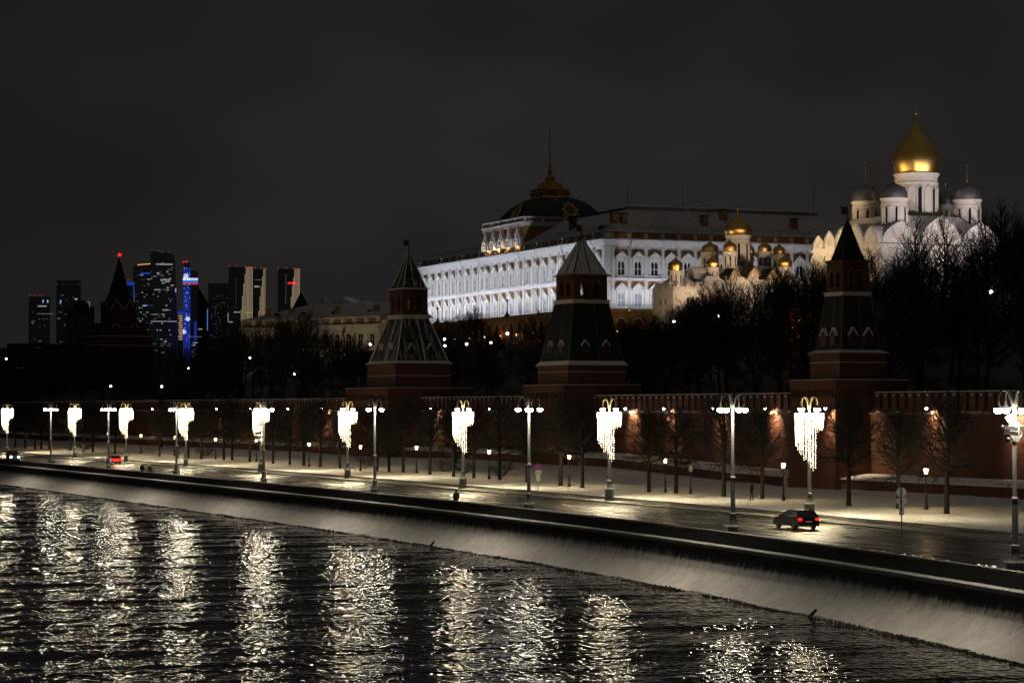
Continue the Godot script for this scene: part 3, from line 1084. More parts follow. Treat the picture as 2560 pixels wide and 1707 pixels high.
func window_meshes() -> Dictionary:
	var d := {}
	var f := MB.new()      # jambs, sill and lintel of one window; origin at the middle of its sill
	f.bx(Vector3(-1.35, 0, 0.002), Vector3(-0.95, 4.1, 0.26))
	f.bx(Vector3(0.95, 0, 0.002), Vector3(1.35, 4.1, 0.26))
	f.bx(Vector3(-1.45, 4.1, 0.002), Vector3(1.45, 4.42, 0.36))
	f.bx(Vector3(-1.55, -0.25, 0.002), Vector3(1.55, 0.0, 0.40))
	d.frame = f.done()
	var p := MB.new()
	p.bx(Vector3(-0.95, 0.0, 0.004), Vector3(0.95, 4.0, 0.03))
	d.pane = p.done()
	var g := MB.new()
	g.bx(Vector3(-0.07, 0, 0.032), Vector3(0.07, 2.7, 0.11))
	g.bx(Vector3(-0.95, 1.55, 0.032), Vector3(0.95, 1.66, 0.10))
	d.bars = g.done()
	var tr := MB.new()
	# two pointed lights with a hanging boss between them
	for s in [-0.475, 0.475]:
		var n := 6
		for k in n:
			var x0 := -0.475 + 0.95 * k / n
			var x1 := -0.475 + 0.95 * (k + 1) / n
			var y0 := 2.6 + 0.95 * (1.0 - pow(absf(x0) / 0.475, 1.6))
			var y1 := 2.6 + 0.95 * (1.0 - pow(absf(x1) / 0.475, 1.6))
			tr.quad(Vector3(s + x0, y0, 0.09), Vector3(s + x1, y1, 0.09), Vector3(s + x1, 4.1, 0.09), Vector3(s + x0, 4.1, 0.09))
			tr.quad(Vector3(s + x0, y0, 0.03), Vector3(s + x1, y1, 0.03), Vector3(s + x1, y1, 0.09), Vector3(s + x0, y0, 0.09))
	for s in [-0.6, -0.2, 0.2, 0.6]:
		tr.box(Vector3(s, 3.82, 0.13), Vector3(0.2, 0.2, 0.12), Basis(Vector3(0, 0, 1), PI / 4))
	d.tracery = tr.done()
	var pd := MB.new()
	for s in [-1.0, 1.0]:
		var a := Vector2(0, 6.1)
		var e := Vector2(s * 1.75, 4.62)
		var q := PackedVector2Array([a, e, e + Vector2(0, -0.26), a + Vector2(0, -0.36)])
		if s > 0:
			q.reverse()
		pd.prism(q, 0.72, Transform3D(Basis.IDENTITY, Vector3(0, 0, 0.722)))
	pd.prism(PackedVector2Array([Vector2(-1.45, 4.44), Vector2(1.45, 4.44), Vector2(0, 5.72)]), 0.3, Transform3D(Basis.IDENTITY, Vector3(0, 0, 0.302)))
	pd.sphere(Vector3(0, 5.55, 0.5), 0.34, 8)
	d.pediment = pd.done()
	var pn := MB.new()
	pn.bx(Vector3(-1.9, 4.46, 0.002), Vector3(1.9, 6.55, 0.03))
	d.panel = pn.done()
	return d


func attic_and_dome(t: Node3D, main: Transform3D) -> void:
	var b := MB.new()
	b.bx(Vector3(0.1, 18.9, -81.8), Vector3(26, 25.2, -52.2))
	part("attic_wall", b, M.ochre, t)
	b = MB.new()
	b.bx(Vector3(-0.25, 24.6, -82.1), Vector3(26, 25.22, -51.9))
	b.bx(Vector3(-0.55, 25.22, -82.4), Vector3(26.2, 25.5, -51.6))
	part("attic_cornice", b, M.lime, t)
	b = MB.new()
	for k in 70:
		b.bx(Vector3(-0.45, 24.3, -81.6 + k * 0.42), Vector3(0.098, 24.598, -81.38 + k * 0.42))
	for k in 40:
		b.bx(Vector3(0.6 + k * 0.42, 24.3, -52.198), Vector3(0.82 + k * 0.42, 24.598, -51.85))
	part("dentils", b, M.lime, t)
	# five ogee arches
	var og := PackedVector2Array([Vector2(-2.5, 0), Vector2(2.5, 0), Vector2(2.5, 1.2), Vector2(2.2, 2.3), Vector2(1.55, 3.1), Vector2(0.8, 3.9), Vector2(0.35, 4.7), Vector2(0.0, 5.6), Vector2(-0.35, 4.7), Vector2(-0.8, 3.9), Vector2(-1.55, 3.1), Vector2(-2.2, 2.3), Vector2(-2.5, 1.2)])
	var inner := PackedVector2Array()
	for p in og:
		inner.append(Vector2(p.x * 0.72, p.y * 0.76))
	var m := MB.new()
	m.prism(og, 1.1, Transform3D(Basis.IDENTITY, Vector3(0, 0, 1.1)))
	var arch := m.done()
	m = MB.new()
	m.prism(inner, 0.3, Transform3D(Basis.IDENTITY, Vector3(0, 0, 1.25)))
	for s in [-1.4, 1.4]:
		m.tube([Vector3(s, 0, 1.3), Vector3(s, 2.0, 1.3)], [0.3, 0.26], 7)
	m.sphere(Vector3(0, 2.4, 1.2), 0.5, 8)
	m.sphere(Vector3(0, 1.2, 1.2), 0.36, 8)
	var relief := m.done()
	for k in 5:
		var o := part("ogee_arch", arch, M.lime, t, main * Transform3D(Basis.IDENTITY, Vector3(-(55.3 + k * 5.82), 18.95, -0.1)))
		part("relief", relief, M.lime, o)
	# balustrade with solid posts
	b = MB.new()
	for k in 6:
		b.bx(Vector3(-0.3, 25.5, -82.2 + k * 5.95), Vector3(0.3, 26.85, -81.5 + k * 5.95))
	for k in 4:
		b.bx(Vector3(5.0 + k * 6.5, 25.5, -52.1), Vector3(5.7 + k * 6.5, 26.85, -51.5))
	b.bx(Vector3(-0.32, 26.6, -82.3), Vector3(0.28, 26.9, -51.4))
	b.bx(Vector3(0.282, 26.6, -52.05), Vector3(26, 26.898, -51.42))
	part("balustrade", b, M.lime, t)
	b = MB.new()
	for k in 74:
		b.tube([Vector3(0, 25.5, -82.0 + k * 0.41), Vector3(0, 26.6, -82.0 + k * 0.41)], [0.07, 0.07], 4, false)
	for k in 62:
		b.tube([Vector3(0.6 + k * 0.41, 25.5, -51.75), Vector3(0.6 + k * 0.41, 26.6, -51.75)], [0.07, 0.07], 4, false)
	part("balusters", b, M.lime, t)
	# four-sided dome
	var cz := -66.9
	var cx := 14.0
	var prof := [[11.3, 26.0], [10.9, 27.2], [9.9, 29.0], [8.4, 30.8], [6.9, 32.1], [5.6, 32.9], [4.6, 33.3]]
	b = MB.new()
	for k in prof.size() - 1:
		var p0: Array = prof[k]
		var p1: Array = prof[k + 1]
		b.frustum(cx, cz, p0[0], p0[0] * 1.12, p0[1], p1[0], p1[0] * 1.12, p1[1])
	part("dome", b, M.green_roof, t)
	b = MB.new()
	b.quad(Vector3(cx - 6.6, 32.32, cz + 7.1), Vector3(cx - 0.5, 32.32, cz + 7.45), Vector3(cx - 0.2, 33.36, cz + 5.2), Vector3(cx - 4.5, 33.36, cz + 5.1))
	b.bx(Vector3(cx - 4.6, 33.3, cz - 5.1), Vector3(cx + 4.6, 33.42, cz + 5.1))
	part("dome_snow", b, M.snow_roof, t)
	# gilded round windows in wreaths, one on each visible face
	for q in [[Transform3D(Basis(Vector3.RIGHT, -0.55), Vector3(cx + 1.2, 29.3, cz + 11.2)), 1.0], [Transform3D(Basis(Vector3.UP, -PI / 2) * Basis(Vector3.RIGHT, -0.55), Vector3(cx - 10.0, 29.3, cz)), 1.0]]:
		var wx: Transform3D = q[0]
		var wr := MB.new()
		var n := 18
		for k in n:
			var a := TAU * k / n
			var c := TAU * (k + 1) / n
			wr.tube([Vector3(cos(a), sin(a), 0) * 1.75, Vector3(cos(c), sin(c), 0) * 1.75], [0.34, 0.34], 6, false)
			if k % 3 == 0:
				wr.sphere(Vector3(cos(a), sin(a), 0) * 2.25, 0.5, 6)
		wr.tube([Vector3(0, 2.0, 0), Vector3(0, 3.1, 0)], [0.5, 0.1], 6)
		for s in [-1, 1]:
			wr.tube([Vector3(s * 1.6, -1.0, 0), Vector3(s * 2.5, -1.9, 0), Vector3(s * 1.3, -2.5, 0)], [0.35, 0.35, 0.15], 6)
		var o := part("round_window", wr, M.gold, t, wx)
		var ds := MB.new()
		ds.lathe([[0.0, 0.0], [1.6, 0.0], [1.6, -0.5]], 20)
		part("pane", ds, M.pane, o, Transform3D(Basis(Vector3.RIGHT, PI / 2), Vector3(0, 0, 0.1)))
	# gilded lantern
	b = MB.new()
	b.frustum(cx, cz, 4.3, 4.8, 33.42, 4.0, 4.5, 34.0)
	b.frustum(cx, cz, 3.6, 4.1, 34.0, 3.6, 4.1, 35.6)
	b.frustum(cx, cz, 4.3, 4.8, 35.6, 4.1, 4.6, 36.0)
	part("lantern", b, M.gold_old, t)
	b = MB.new()
	for s in [-1, 1]:
		for k in 7:
			b.sphere(Vector3(cx + s * 4.1, 34.7, cz - 4.2 + k * 1.4), 0.42, 6, 1.3)
			b.sphere(Vector3(cx - 3.6 + k * 1.2, 34.7, cz + s * 4.5), 0.42, 6, 1.3)
	part("lantern_scrolls", b, M.gold_old, t)
	b = MB.new()
	b.bx(Vector3(cx + 0.3, 34.05, cz + 4.12), Vector3(cx + 2.6, 35.7, cz + 4.5))
	b.bx(Vector3(cx - 3.98, 34.05, cz - 1.2), Vector3(cx - 3.62, 35.7, cz + 1.2))
	part("clock_panel", b, M.gold, t)
	b = MB.new()
	b.lathe([[3.7, 36.0], [3.3, 36.7], [2.3, 37.4], [1.6, 37.9], [1.2, 38.4], [1.5, 39.0], [1.1, 39.7], [0.4, 40.1], [0.35, 40.4]], 16, Vector3(cx, 0, cz))
	b.sphere(Vector3(cx, 41.0, cz), 0.8, 10)
	b.lathe([[0.3, 41.7], [0.22, 42.2], [0.45, 42.6], [0.45, 43.1], [0.15, 43.6]], 8, Vector3(cx, 0, cz))
	part("crest", b, M.gold_old, t)
	b = MB.new()
	for k in 16:
		var a := TAU * k / 16
		b.tube([Vector3(cx + cos(a) * 3.9, 36.0, cz + sin(a) * 4.3), Vector3(cx + cos(a) * 3.3, 37.1, cz + sin(a) * 3.7), Vector3(cx + cos(a) * 1.5, 38.3, cz + sin(a) * 1.6)], [0.09, 0.09, 0.07], 4, false)
	b.tube([Vector3(cx + 1.4, 42.8, cz + 1.0), Vector3(cx + 1.5, 41.4, cz + 1.1), Vector3(cx + 2.2, 38.6, cz + 1.4), Vector3(cx + 4.0, 36.0, cz + 2.0)], [0.06, 0.06, 0.06, 0.06], 4, false)
	part("crest_ribs", b, M.gold_old, t)
	b = MB.new()
	b.tube([Vector3(cx, 43.4, cz), Vector3(cx, 50, cz), Vector3(cx, 57.2, cz)], [0.16, 0.11, 0.05], 6)
	part("flagpole", b, M.copper, t)


func terrace() -> void:
	# the palace stands on a terrace held by a wall; floodlights stand along its foot
	var turn := deg_to_rad(-2.4)
	var at := Vector3(274.58, 34.7, -533.46)
	var t := thing("terrace_wall", "pale arcaded terrace wall below the white palace, lit by warm lamps", "terrace wall", at, turn)
	var b := MB.new()
	b.bx(Vector3(-12.4, -13.0, -142), Vector3(-11.6, -1.35, 8))
	part("wall", b, M.yellow, t)
	b = MB.new()
	b.bx(Vector3(-12.55, -1.35, -142), Vector3(-11.5, -1.1, 8.3))
	part("coping", b, M.granite, t)
	b = MB.new()
	b.bx(Vector3(-11.6, -13.0, 7.2), Vector3(60, -0.9, 8))
	part("wall", b, M.yellow, t)
	b = MB.new()
	b.bx(Vector3(-12.55, -0.9, 7.0), Vector3(60, -0.5, 8.4))
	part("coping", b, M.snow_clean, t)
	for k in 13:
		part("arch", arch_panel(2.4, 4.6), M.brick_dark, t, Transform3D(Basis.IDENTITY, Vector3(-8.5 + k * 4.6, -7.6, 8.02)))
		part("arch_hood", arch_hood(1.2, 0.35), M.lime, t, Transform3D(Basis.IDENTITY, Vector3(-8.5 + k * 4.6, -4.2, 8.005)))
	for k in 28:
		part("arch", arch_panel(2.2, 4.4), M.brick_dark, t, Transform3D(Basis(Vector3.UP, -PI / 2), Vector3(-12.43, -7.4, 3.5 - k * 5.0)))
		part("arch_hood", arch_hood(1.1, 0.35), M.lime, t, Transform3D(Basis(Vector3.UP, -PI / 2), Vector3(-12.41, -4.1, 3.5 - k * 5.0)))
	b = MB.new()
	for k in 60:
		b.tube([Vector3(-11.0 + k * 1.2, -0.5, 7.7), Vector3(-11.0 + k * 1.2, 0.55, 7.7)], [0.03, 0.03], 3, false)
	b.tube([Vector3(-11.0, 0.55, 7.7), Vector3(60, 0.55, 7.7)], [0.04, 0.04], 3, false)
	b.tube([Vector3(-11.0, 0.1, 7.7), Vector3(60, 0.1, 7.7)], [0.03, 0.03], 3, false)
	for k in 4:
		b.tube([Vector3(-11.2 + k * 0.9, -0.5, 7.72), Vector3(-11.2 + k * 0.9, 1.9, 7.72), Vector3(-10.75 + k * 0.9, 2.3, 7.72), Vector3(-10.3 + k * 0.9, 1.9, 7.72), Vector3(-10.3 + k * 0.9, -0.5, 7.72)], [0.05, 0.05, 0.05, 0.05, 0.05], 4, false)
	part("railing", b, M.iron, t)
	b = MB.new()
	b.bx(Vector3(-11.6, -3.0, -142), Vector3(0.2, -1.6, 7.2))
	b.bx(Vector3(0.21, -3.0, 0.2), Vector3(60, -1.602, 7.2))
	var o := part("terrace", b, M.snow, self)
	o.set_meta("kind", "structure")
	o.position = at
	o.rotation.y = turn
	# floodlights
	var fb := MB.new()
	fb.bx(Vector3(-0.22, 0.0, -0.12), Vector3(0.22, 0.3, 0.12))
	fb.bx(Vector3(-0.04, -0.75, -0.04), Vector3(0.04, 0.02, 0.04))
	var fm := fb.done()
	var lb := MB.new()
	lb.bx(Vector3(-0.18, 0.302, -0.1), Vector3(0.18, 0.33, 0.1))
	var lm := lb.done()
	var basis := Basis(Vector3.UP, turn)
	var n := 0
	for q in range(18):
		var p := Vector3(-10.6, -1.25, -3.7 - q * 7.4)
		var f := thing("floodlight", "small floodlight on the terrace before the long palace front", "floodlight", at + basis * p, turn, "floodlights along the long palace front")
		part("housing", fm, M.iron, f)
		part("lens", lm, M.lamp_cool, f)
		var lx := spot(f, Vector3(0, 0.4, 0), Vector3(10.0, 11.0, 0), Color(0.92, 0.94, 1.0), 128.0, 58.0)
		n += 1
	for q in range(9):
		var p := Vector3(3.6 + q * 6.6, -1.25, 6.7)
		var f := thing("floodlight", "small floodlight on the terrace before the narrow palace front", "floodlight", at + basis * p, turn + PI / 2, "floodlights along the narrow palace front")
		part("housing", fm, M.iron, f)
		part("lens", lm, M.lamp_cool, f)
		spot(f, Vector3(0, 0.4, 0), Vector3(6.3, 10.0, 0), Color(0.92, 0.94, 1.0), 60.0, 62.0)
	for q in range(4):
		var p := Vector3(-1.0, 17.6, -56.5 - q * 7.0)
		var f := thing("roof_floodlight", "warm floodlight on the palace cornice below the ogee arches", "floodlight", at + basis * p, turn, "floodlights on the palace cornice")
		part("housing", fm, M.iron, f, Transform3D(Basis.from_scale(Vector3(0.7, 0.7, 0.7)), Vector3.ZERO))
		part("lens", lm, M.lamp_warm, f, Transform3D(Basis.from_scale(Vector3(0.7, 0.7, 0.7)), Vector3.ZERO))
		spot(f, Vector3(-0.25, 0.5, 0), Vector3(1.6, 5.0, 0), Color(1.0, 0.80, 0.58), 17.0, 75.0)
	# black lamp posts on the terrace edge
	for q in [[-87.0, "left"], [-35.5, "right"]]:
		var p := Vector3(-12.0, -1.1, q[0])
		var l := thing("terrace_lamp_post", "black lamp post on the terrace edge, the %s one before the white palace front" % q[1], "lamp post", at + basis * p, turn, "lamp posts on the terrace edge")
		var lp := MB.new()
		lp.lathe([[0.75, 0], [0.7, 0.4], [0.35, 0.7], [0.2, 1.2], [0.11, 1.5], [0.09, 3.6], [0.16, 3.7]], 8)
		part("post", lp, M.iron, l)
		lp = MB.new()
		lp.lathe([[0.14, 3.7], [0.26, 3.9], [0.3, 4.3], [0.1, 4.55], [0.03, 4.8]], 8)
		part("lantern", lp, M.iron, l)


func onion(r: float, base: float, hmax: float, apex: float, neck: float) -> Array:
	var p := []
	p.append([neck, base])
	for k in 7:
		var t := k / 6.0
		p.append([lerpf(neck, r, sin(t * PI / 2)), lerpf(base + 0.02, hmax, t)])
	var shape := [0.985, 0.945, 0.87, 0.765, 0.635, 0.49, 0.36, 0.25, 0.165, 0.10, 0.055, 0.03]
	for k in 12:
		p.append([maxf(r * shape[k], 0.03), lerpf(hmax, apex, (k + 1) / 12.0)])
	return p


func church_top(t: Node3D, px: float, pz: float, rd: float, y0: float, y1: float, rdome: float, ymax: float, apex: float, ycross: float, mat: Material, helmet := false) -> void:
	var at := Vector3(px, 0, pz) - t.position
	at.y = 0.0
	var b := MB.new()
	b.lathe([[rd, y0 - 6.0], [rd, y1 - rd * 0.55], [rd * 1.05, y1 - rd * 0.5], [rd * 1.05, y1 - rd * 0.42], [rd, y1 - rd * 0.38], [rd * 1.02, y1 - rd * 0.2], [rd * 1.12, y1 - 0.12], [rd * 1.12, y1], [rdome * 0.5, y1 + 0.05]], 28, at, false)
	var drum := part("drum", b, M.lime, t)
	b = MB.new()
	var n := 16
	for k in n:
		var a := TAU * (k + 0.5) / n
		var o := Vector3(cos(a), 0, sin(a))
		b.tube([at + o * rd * 1.0 + Vector3(0, y0 - 1.0, 0), at + o * rd * 1.0 + Vector3(0, y1 - rd * 0.8, 0)], [rd * 0.045, rd * 0.045], 5, false)
		var a2 := TAU * (k + 1.5) / n
		var o2 := Vector3(cos(a2), 0, sin(a2))
		var mid := (o + o2).normalized()
		b.tube([at + o * rd * 1.02 + Vector3(0, y1 - rd * 0.8, 0), at + mid * rd * 1.03 + Vector3(0, y1 - rd * 0.6, 0), at + o2 * rd * 1.02 + Vector3(0, y1 - rd * 0.8, 0)], [rd * 0.04, rd * 0.04, rd * 0.04], 5, false)
	part("arcade", b, M.lime, drum)
	for k in 8:
		var a := TAU * k / 8.0 + 0.35
		var o := Vector3(sin(a), 0, cos(a))
		var hh: float = (y1 - y0) * 0.62
		part("window", arch_panel(maxf(rd * 0.17, 0.22), hh), M.pane, drum, Transform3D(Basis(Vector3.UP, a), at + o * (rd * 1.0 + 0.03) + Vector3(0, y0 + (y1 - y0) * 0.06, 0)))
	b = MB.new()
	if helmet:
		var p := [[rdome * 1.0, y1 + 0.02]]
		for k in 9:
			var u := k / 8.0
			p.append([maxf(rdome * cos(u * PI / 2 * 0.97), 0.1), lerpf(ymax - 0.2, apex - rdome * 0.18, sin(u * PI / 2))])
		p.append([0.22, apex - rdome * 0.08])
		p.append([0.1, apex])
		b.lathe(p, 32, at)
	else:
		b.lathe(onion(rdome, y1 + 0.03, ymax, apex, rd * 0.98), 32, at)
	part("dome", b, mat, t)
	b = MB.new()
	var ch := ycross - apex
	var ball: float = maxf(rdome * 0.075, 0.12)
	b.tube([at + Vector3(0, apex - 0.1, 0), at + Vector3(0, apex + ball, 0)], [0.07, 0.06], 6)
	b.sphere(at + Vector3(0, apex + ball * 1.6, 0), ball, 8)
	b.tube([at + Vector3(0, apex + ball * 2, 0), at + Vector3(0, ycross, 0)], [0.055, 0.055], 5)
	for q in [[0.72, 0.26], [0.86, 0.13], [0.5, 0.12]]:
		b.tube([at + Vector3(-ch * q[1], apex + ch * q[0], ch * q[1] * 0.35), at + Vector3(ch * q[1], apex + ch * q[0], -ch * q[1] * 0.35)], [0.05, 0.05], 5)
	part("cross", b, M.gold, t)


func gable(w: float, h: float, ogee: float) -> PackedVector2Array:
	var p := PackedVector2Array([Vector2(-w / 2, -0.4), Vector2(w / 2, -0.4), Vector2(w / 2, 0)])
	for k in range(1, 12):
		var a := PI * k / 12.0
		var y := sin(a) * h * (1.0 - ogee)
		y += ogee * h * pow(1.0 - absf(cos(a)), 2.2)
		p.append(Vector2(cos(a) * w / 2, y))
	p.append(Vector2(-w / 2, 0))
	return p


func zakomara(t: Node3D, x: Transform3D, w: float, h: float, depth: float, ogee: float, roof: Material, trim: Material) -> void:
	var b := MB.new()
	b.prism(gable(w, h, ogee), depth, Transform3D.IDENTITY)
	var o := part("gable", b, M.lime, t, x)
	b = MB.new()
	var g := gable(w + 0.3, h + 0.16, ogee)
	for k in range(2, g.size() - 1):
		var a := Vector3(g[k].x, g[k].y, 0)
		var c := Vector3(g[k + 1].x, g[k + 1].y, 0)
		b.quad(a + Vector3(0, 0, 0.25), c + Vector3(0, 0, 0.25), c + Vector3(0, 0, -depth), a + Vector3(0, 0, -depth))
		b.quad(a + Vector3(0, -0.12, 0.25), c + Vector3(0, -0.12, 0.25), c + Vector3(0, 0, 0.25), a + Vector3(0, 0, 0.25))
	part("gable_roof", b, roof, o)
	b = MB.new()
	for s in [0.9, 0.74]:
		var q := gable(w * s, h * s, ogee)
		for k in range(3, q.size() - 2):
			b.tube([Vector3(q[k].x, q[k].y, 0.02), Vector3(q[k + 1].x, q[k + 1].y, 0.02)], [0.07, 0.07], 4, false)
	# shell flutes
	for k in 11:
		var a := PI * (k + 0.5) / 11.0
		b.tube([Vector3(cos(a) * w * 0.12, sin(a) * h * 0.12, 0.02), Vector3(cos(a) * w * 0.34, sin(a) * h * 0.62, 0.03)], [0.03, 0.09], 4, false)
	part("shell", b, trim, o)


func gold_church() -> void:
	var t := thing("gold_domed_church", "white church with nine gilded onion domes in front of the palace end", "church", Vector3(288, 0, -492))
	var Rr := func(n: Vector3) -> Vector3: return n - t.position
	church_top(t, 292.02, -497.42, 2.84, 44.6, 51.0, 3.30, 52.3, 57.1, 60.7, M.gold)
	church_top(t, 278.97, -487.10, 1.50, 39.5, 42.4, 1.70, 43.5, 45.3, 47.4, M.gold)
	church_top(t, 290.89, -509.03, 2.10, 43.0, 47.6, 2.08, 48.7, 50.6, 53.5, M.gold)
	church_top(t, 285.24, -489.60, 1.62, 42.7, 46.5, 1.68, 47.6, 49.5, 52.0, M.gold)
	church_top(t, 297.90, -494.74, 1.61, 42.5, 47.1, 1.70, 48.0, 50.0, 52.5, M.gold)
	church_top(t, 303.53, -510.77, 0.75, 46.2, 47.5, 0.90, 48.6, 50.5, 52.1, M.gold)
	church_top(t, 297.03, -484.20, 1.56, 39.8, 42.8, 1.82, 43.8, 46.0, 48.9, M.gold)
	church_top(t, 304.5, -499.0, 1.5, 42.4, 46.8, 1.68, 47.8, 49.8, 52.0, M.gold)
	var b := MB.new()
	b.bx(Rr.call(Vector3(281.5, 28, -508)), Rr.call(Vector3(304, 40.2, -485)))
	part("wall", b, M.lime, t)
	b = MB.new()
	b.frustum(4.5, -5, 11.4, 11.6, 40.2, 6.0, 6.0, 43.4)
	part("roof", b, M.snow_roof, t)
	# chapel at the corner
	b = MB.new()
	b.bx(Rr.call(Vector3(272.4, 28, -488.5)), Rr.call(Vector3(281.49, 37.9, -481.4)))
	part("chapel_wall", b, M.lime, t)
	b = MB.new()
	b.frustum(-11.05, 7.0, 4.0, 3.2, 37.9, 1.4, 1.4, 40.2)
	part("chapel_roof", b, M.snow_roof, t)
	for k in 3:
		zakomara(t, Transform3D(Basis.IDENTITY, Rr.call(Vector3(273.95 + k * 3.03, 37.4, -481.38))), 2.9, 1.2, 1.4, 0.75, M.snow_roof, M.lime)
		zakomara(t, Transform3D(Basis(Vector3.UP, -PI / 2), Rr.call(Vector3(272.38, 37.4, -482.5 - k * 2.3))), 2.2, 1.1, 1.4, 0.75, M.snow_roof, M.lime)
		part("window", arch_panel(0.5, 1.6), M.pane, t, Transform3D(Basis.IDENTITY, Rr.call(Vector3(273.95 + k * 3.03, 33.6, -481.38))))
	zakomara(t, Transform3D(Basis(Vector3.UP, -PI / 2), Rr.call(Vector3(274.2, 39.4, -488.9))), 4.6, 3.2, 4.0, 0.25, M.snow_roof, M.lime)
	# tall gilt-edged gables
	for q in [[283.6, 39.6, -484.9, 3.5, 2.5], [288.9, 39.9, -484.7, 4.3, 2.8], [292.9, 39.7, -482.9, 3.7, 2.5], [290.5, 42.2, -490.4, 2.9, 2.2], [298.0, 39.4, -484.6, 3.2, 2.3]]:
		zakomara(t, Transform3D(Basis(Vector3.UP, 0.25), Rr.call(Vector3(q[0], q[1], q[2]))), q[3], q[4], 3.0, 0.35, M.green_roof, M.gold)
		var gb := MB.new()
		var g := gable(q[3] + 0.24, q[4] + 0.12, 0.35)
		for k in range(2, g.size() - 1):
			gb.tube([Vector3(g[k].x, g[k].y, 0.3), Vector3(g[k + 1].x, g[k + 1].y, 0.3)], [0.13, 0.13], 5, false)
		part("gilt_edge", gb, M.gold, t, Transform3D(Basis(Vector3.UP, 0.25), Rr.call(Vector3(q[0], q[1], q[2]))))
	var c := thing("small_church", "small cream church with one gold dome, left of the many-domed church", "church", Vector3(266.5, 0, -482.5))
	church_top(c, 265.8, -480.9, 1.42, 38.0, 41.0, 1.66, 42.4, 44.3, 47.4, M.gold)
	b = MB.new()
	b.bx(Vector3(-3.0, 27, -5.2), Vector3(4.6, 37.2, 4.6))
	part("wall", b, M.lime, c)
	b = MB.new()
	b.frustum(0.8, -0.3, 3.8, 4.9, 37.2, 1.3, 1.3, 39.6)
	part("roof", b, M.snow_roof, c)
	for k in 3:
		zakomara(c, Transform3D(Basis.IDENTITY, Vector3(-1.75 + k * 2.53, 36.6, 4.62)), 2.4, 1.6, 1.4, 0.9, M.snow_roof, M.lime)
		zakomara(c, Transform3D(Basis(Vector3.UP, -PI / 2), Vector3(-3.02, 36.6, 3.0 - k * 3.2)), 3.0, 1.6, 1.4, 0.9, M.snow_roof, M.lime)
	b = MB.new()
	b.bx(Vector3(-3.1, 36.0, -5.3), Vector3(4.7, 36.25, 4.72))
	part("cornice", b, M.lime, c)
	for k in 3:
		var pl := MB.new()
		pl.bx(Vector3(-3.12, 27, 4.3 - k * 4.6), Vector3(-2.998, 36, 4.62 - k * 4.6))
		part("pilaster", pl, M.lime, c)
	part("window", arch_panel(0.55, 1.2), M.pane, c, Transform3D(Basis.IDENTITY, Vector3(0.8, 33.6, 4.62)))
	part("window", arch_panel(0.4, 1.4), M.pane, c, Transform3D(Basis(Vector3.UP, -PI / 2), Vector3(-3.02, 33.2, 0.8)))
	part("window", arch_panel(0.4, 1.4), M.pane, c, Transform3D(Basis(Vector3.UP, -PI / 2), Vector3(-3.02, 33.2, -1.6)))


func silver_church() -> void:
	var k0 := Vector3(259.5, 0, -388.0)
	var t := thing("silver_domed_cathedral", "large white cathedral with one tall gold dome and grey side domes", "cathedral", k0)
	church_top(t, 276.7, -400.5, 4.18, 48.0, 56.5, 4.74, 59.3, 68.3, 73.0, M.gold)
	church_top(t, 270.3, -409.2, 2.67, 46.9, 51.4, 2.80, 52.2, 55.3, 60.0, M.silver, true)
	church_top(t, 265.4, -391.7, 2.56, 45.2, 50.5, 2.62, 51.3, 53.8, 57.6, M.silver, true)
	church_top(t, 285.4, -395.4, 2.71, 45.7, 51.2, 2.69, 52.0, 54.8, 58.6, M.silver, true)
	church_top(t, 290.9, -410.6, 1.5, 48.5, 51.6, 1.6, 52.6, 54.7, 56.6, M.silver, true)
	var b := MB.new()
	b.bx(Vector3(0, 26, -24), Vector3(28.4, 42.0, 0))
	part("wall", b, M.lime, t)
	b = MB.new()
	b.frustum(14.2, -12, 13.8, 11.6, 42.5, 8.0, 7.0, 47.4)
	part("roof", b, M.snow_roof, t)
	for q in [[40.9, 0.35], [39.9, 0.2], [34.5, 0.3]]:
		b = MB.new()
		b.bx(Vector3(-q[1], q[0], -24 - q[1]), Vector3(-0.002, q[0] + 0.4, q[1]))
		b.bx(Vector3(0.002, q[0] + 0.001, 0.002), Vector3(28.4 + q[1], q[0] + 0.398, q[1] - 0.002))
		part("cornice", b, M.lime, t)
	b = MB.new()
	b.bx(Vector3(-0.2, 41.3, 0.36), Vector3(28.6, 41.42, 0.5))
	part("cornice_flashing", b, M.iron, t)
	for q in [[5.0, 8.8, 4.1], [14.3, 9.4, 5.4], [23.6, 8.6, 4.3]]:
		zakomara(t, Transform3D(Basis.IDENTITY, Vector3(q[0], 41.6, 0.05)), q[1], q[2], 8.0, 0.18, M.snow_roof, M.lime)
	for q in [[-2.8, 5.0, 3.2], [-8.2, 5.4, 4.1], [-13.4, 4.6, 3.4], [-17.6, 4.4, 3.3], [-21.7, 4.2, 2.6]]:
		zakomara(t, Transform3D(Basis(Vector3.UP, -PI / 2), Vector3(-0.05, 41.5, q[0])), q[1], q[2], 7.0, 0.2, M.snow_roof, M.lime)
	for q in [0.0, -5.5, -10.9, -15.7, -19.8, -24.0]:
		b = MB.new()
		b.bx(Vector3(-0.3, 26, q - 0.45), Vector3(-0.003, 39.9, q + 0.3))
		part("pilaster", b, M.lime, t)
	for q in [0.4, 9.6, 19.2, 28.0]:
		b = MB.new()
		b.bx(Vector3(q - 0.4, 26, 0.003), Vector3(q + 0.4, 39.9, 0.3))
		part("pilaster", b, M.lime, t)
	for q in [-2.8, -8.2, -13.4, -17.6]:
		part("window", arch_panel(0.7, 3.4), M.pane, t, Transform3D(Basis(Vector3.UP, -PI / 2), Vector3(-0.02, 35.6, q)))


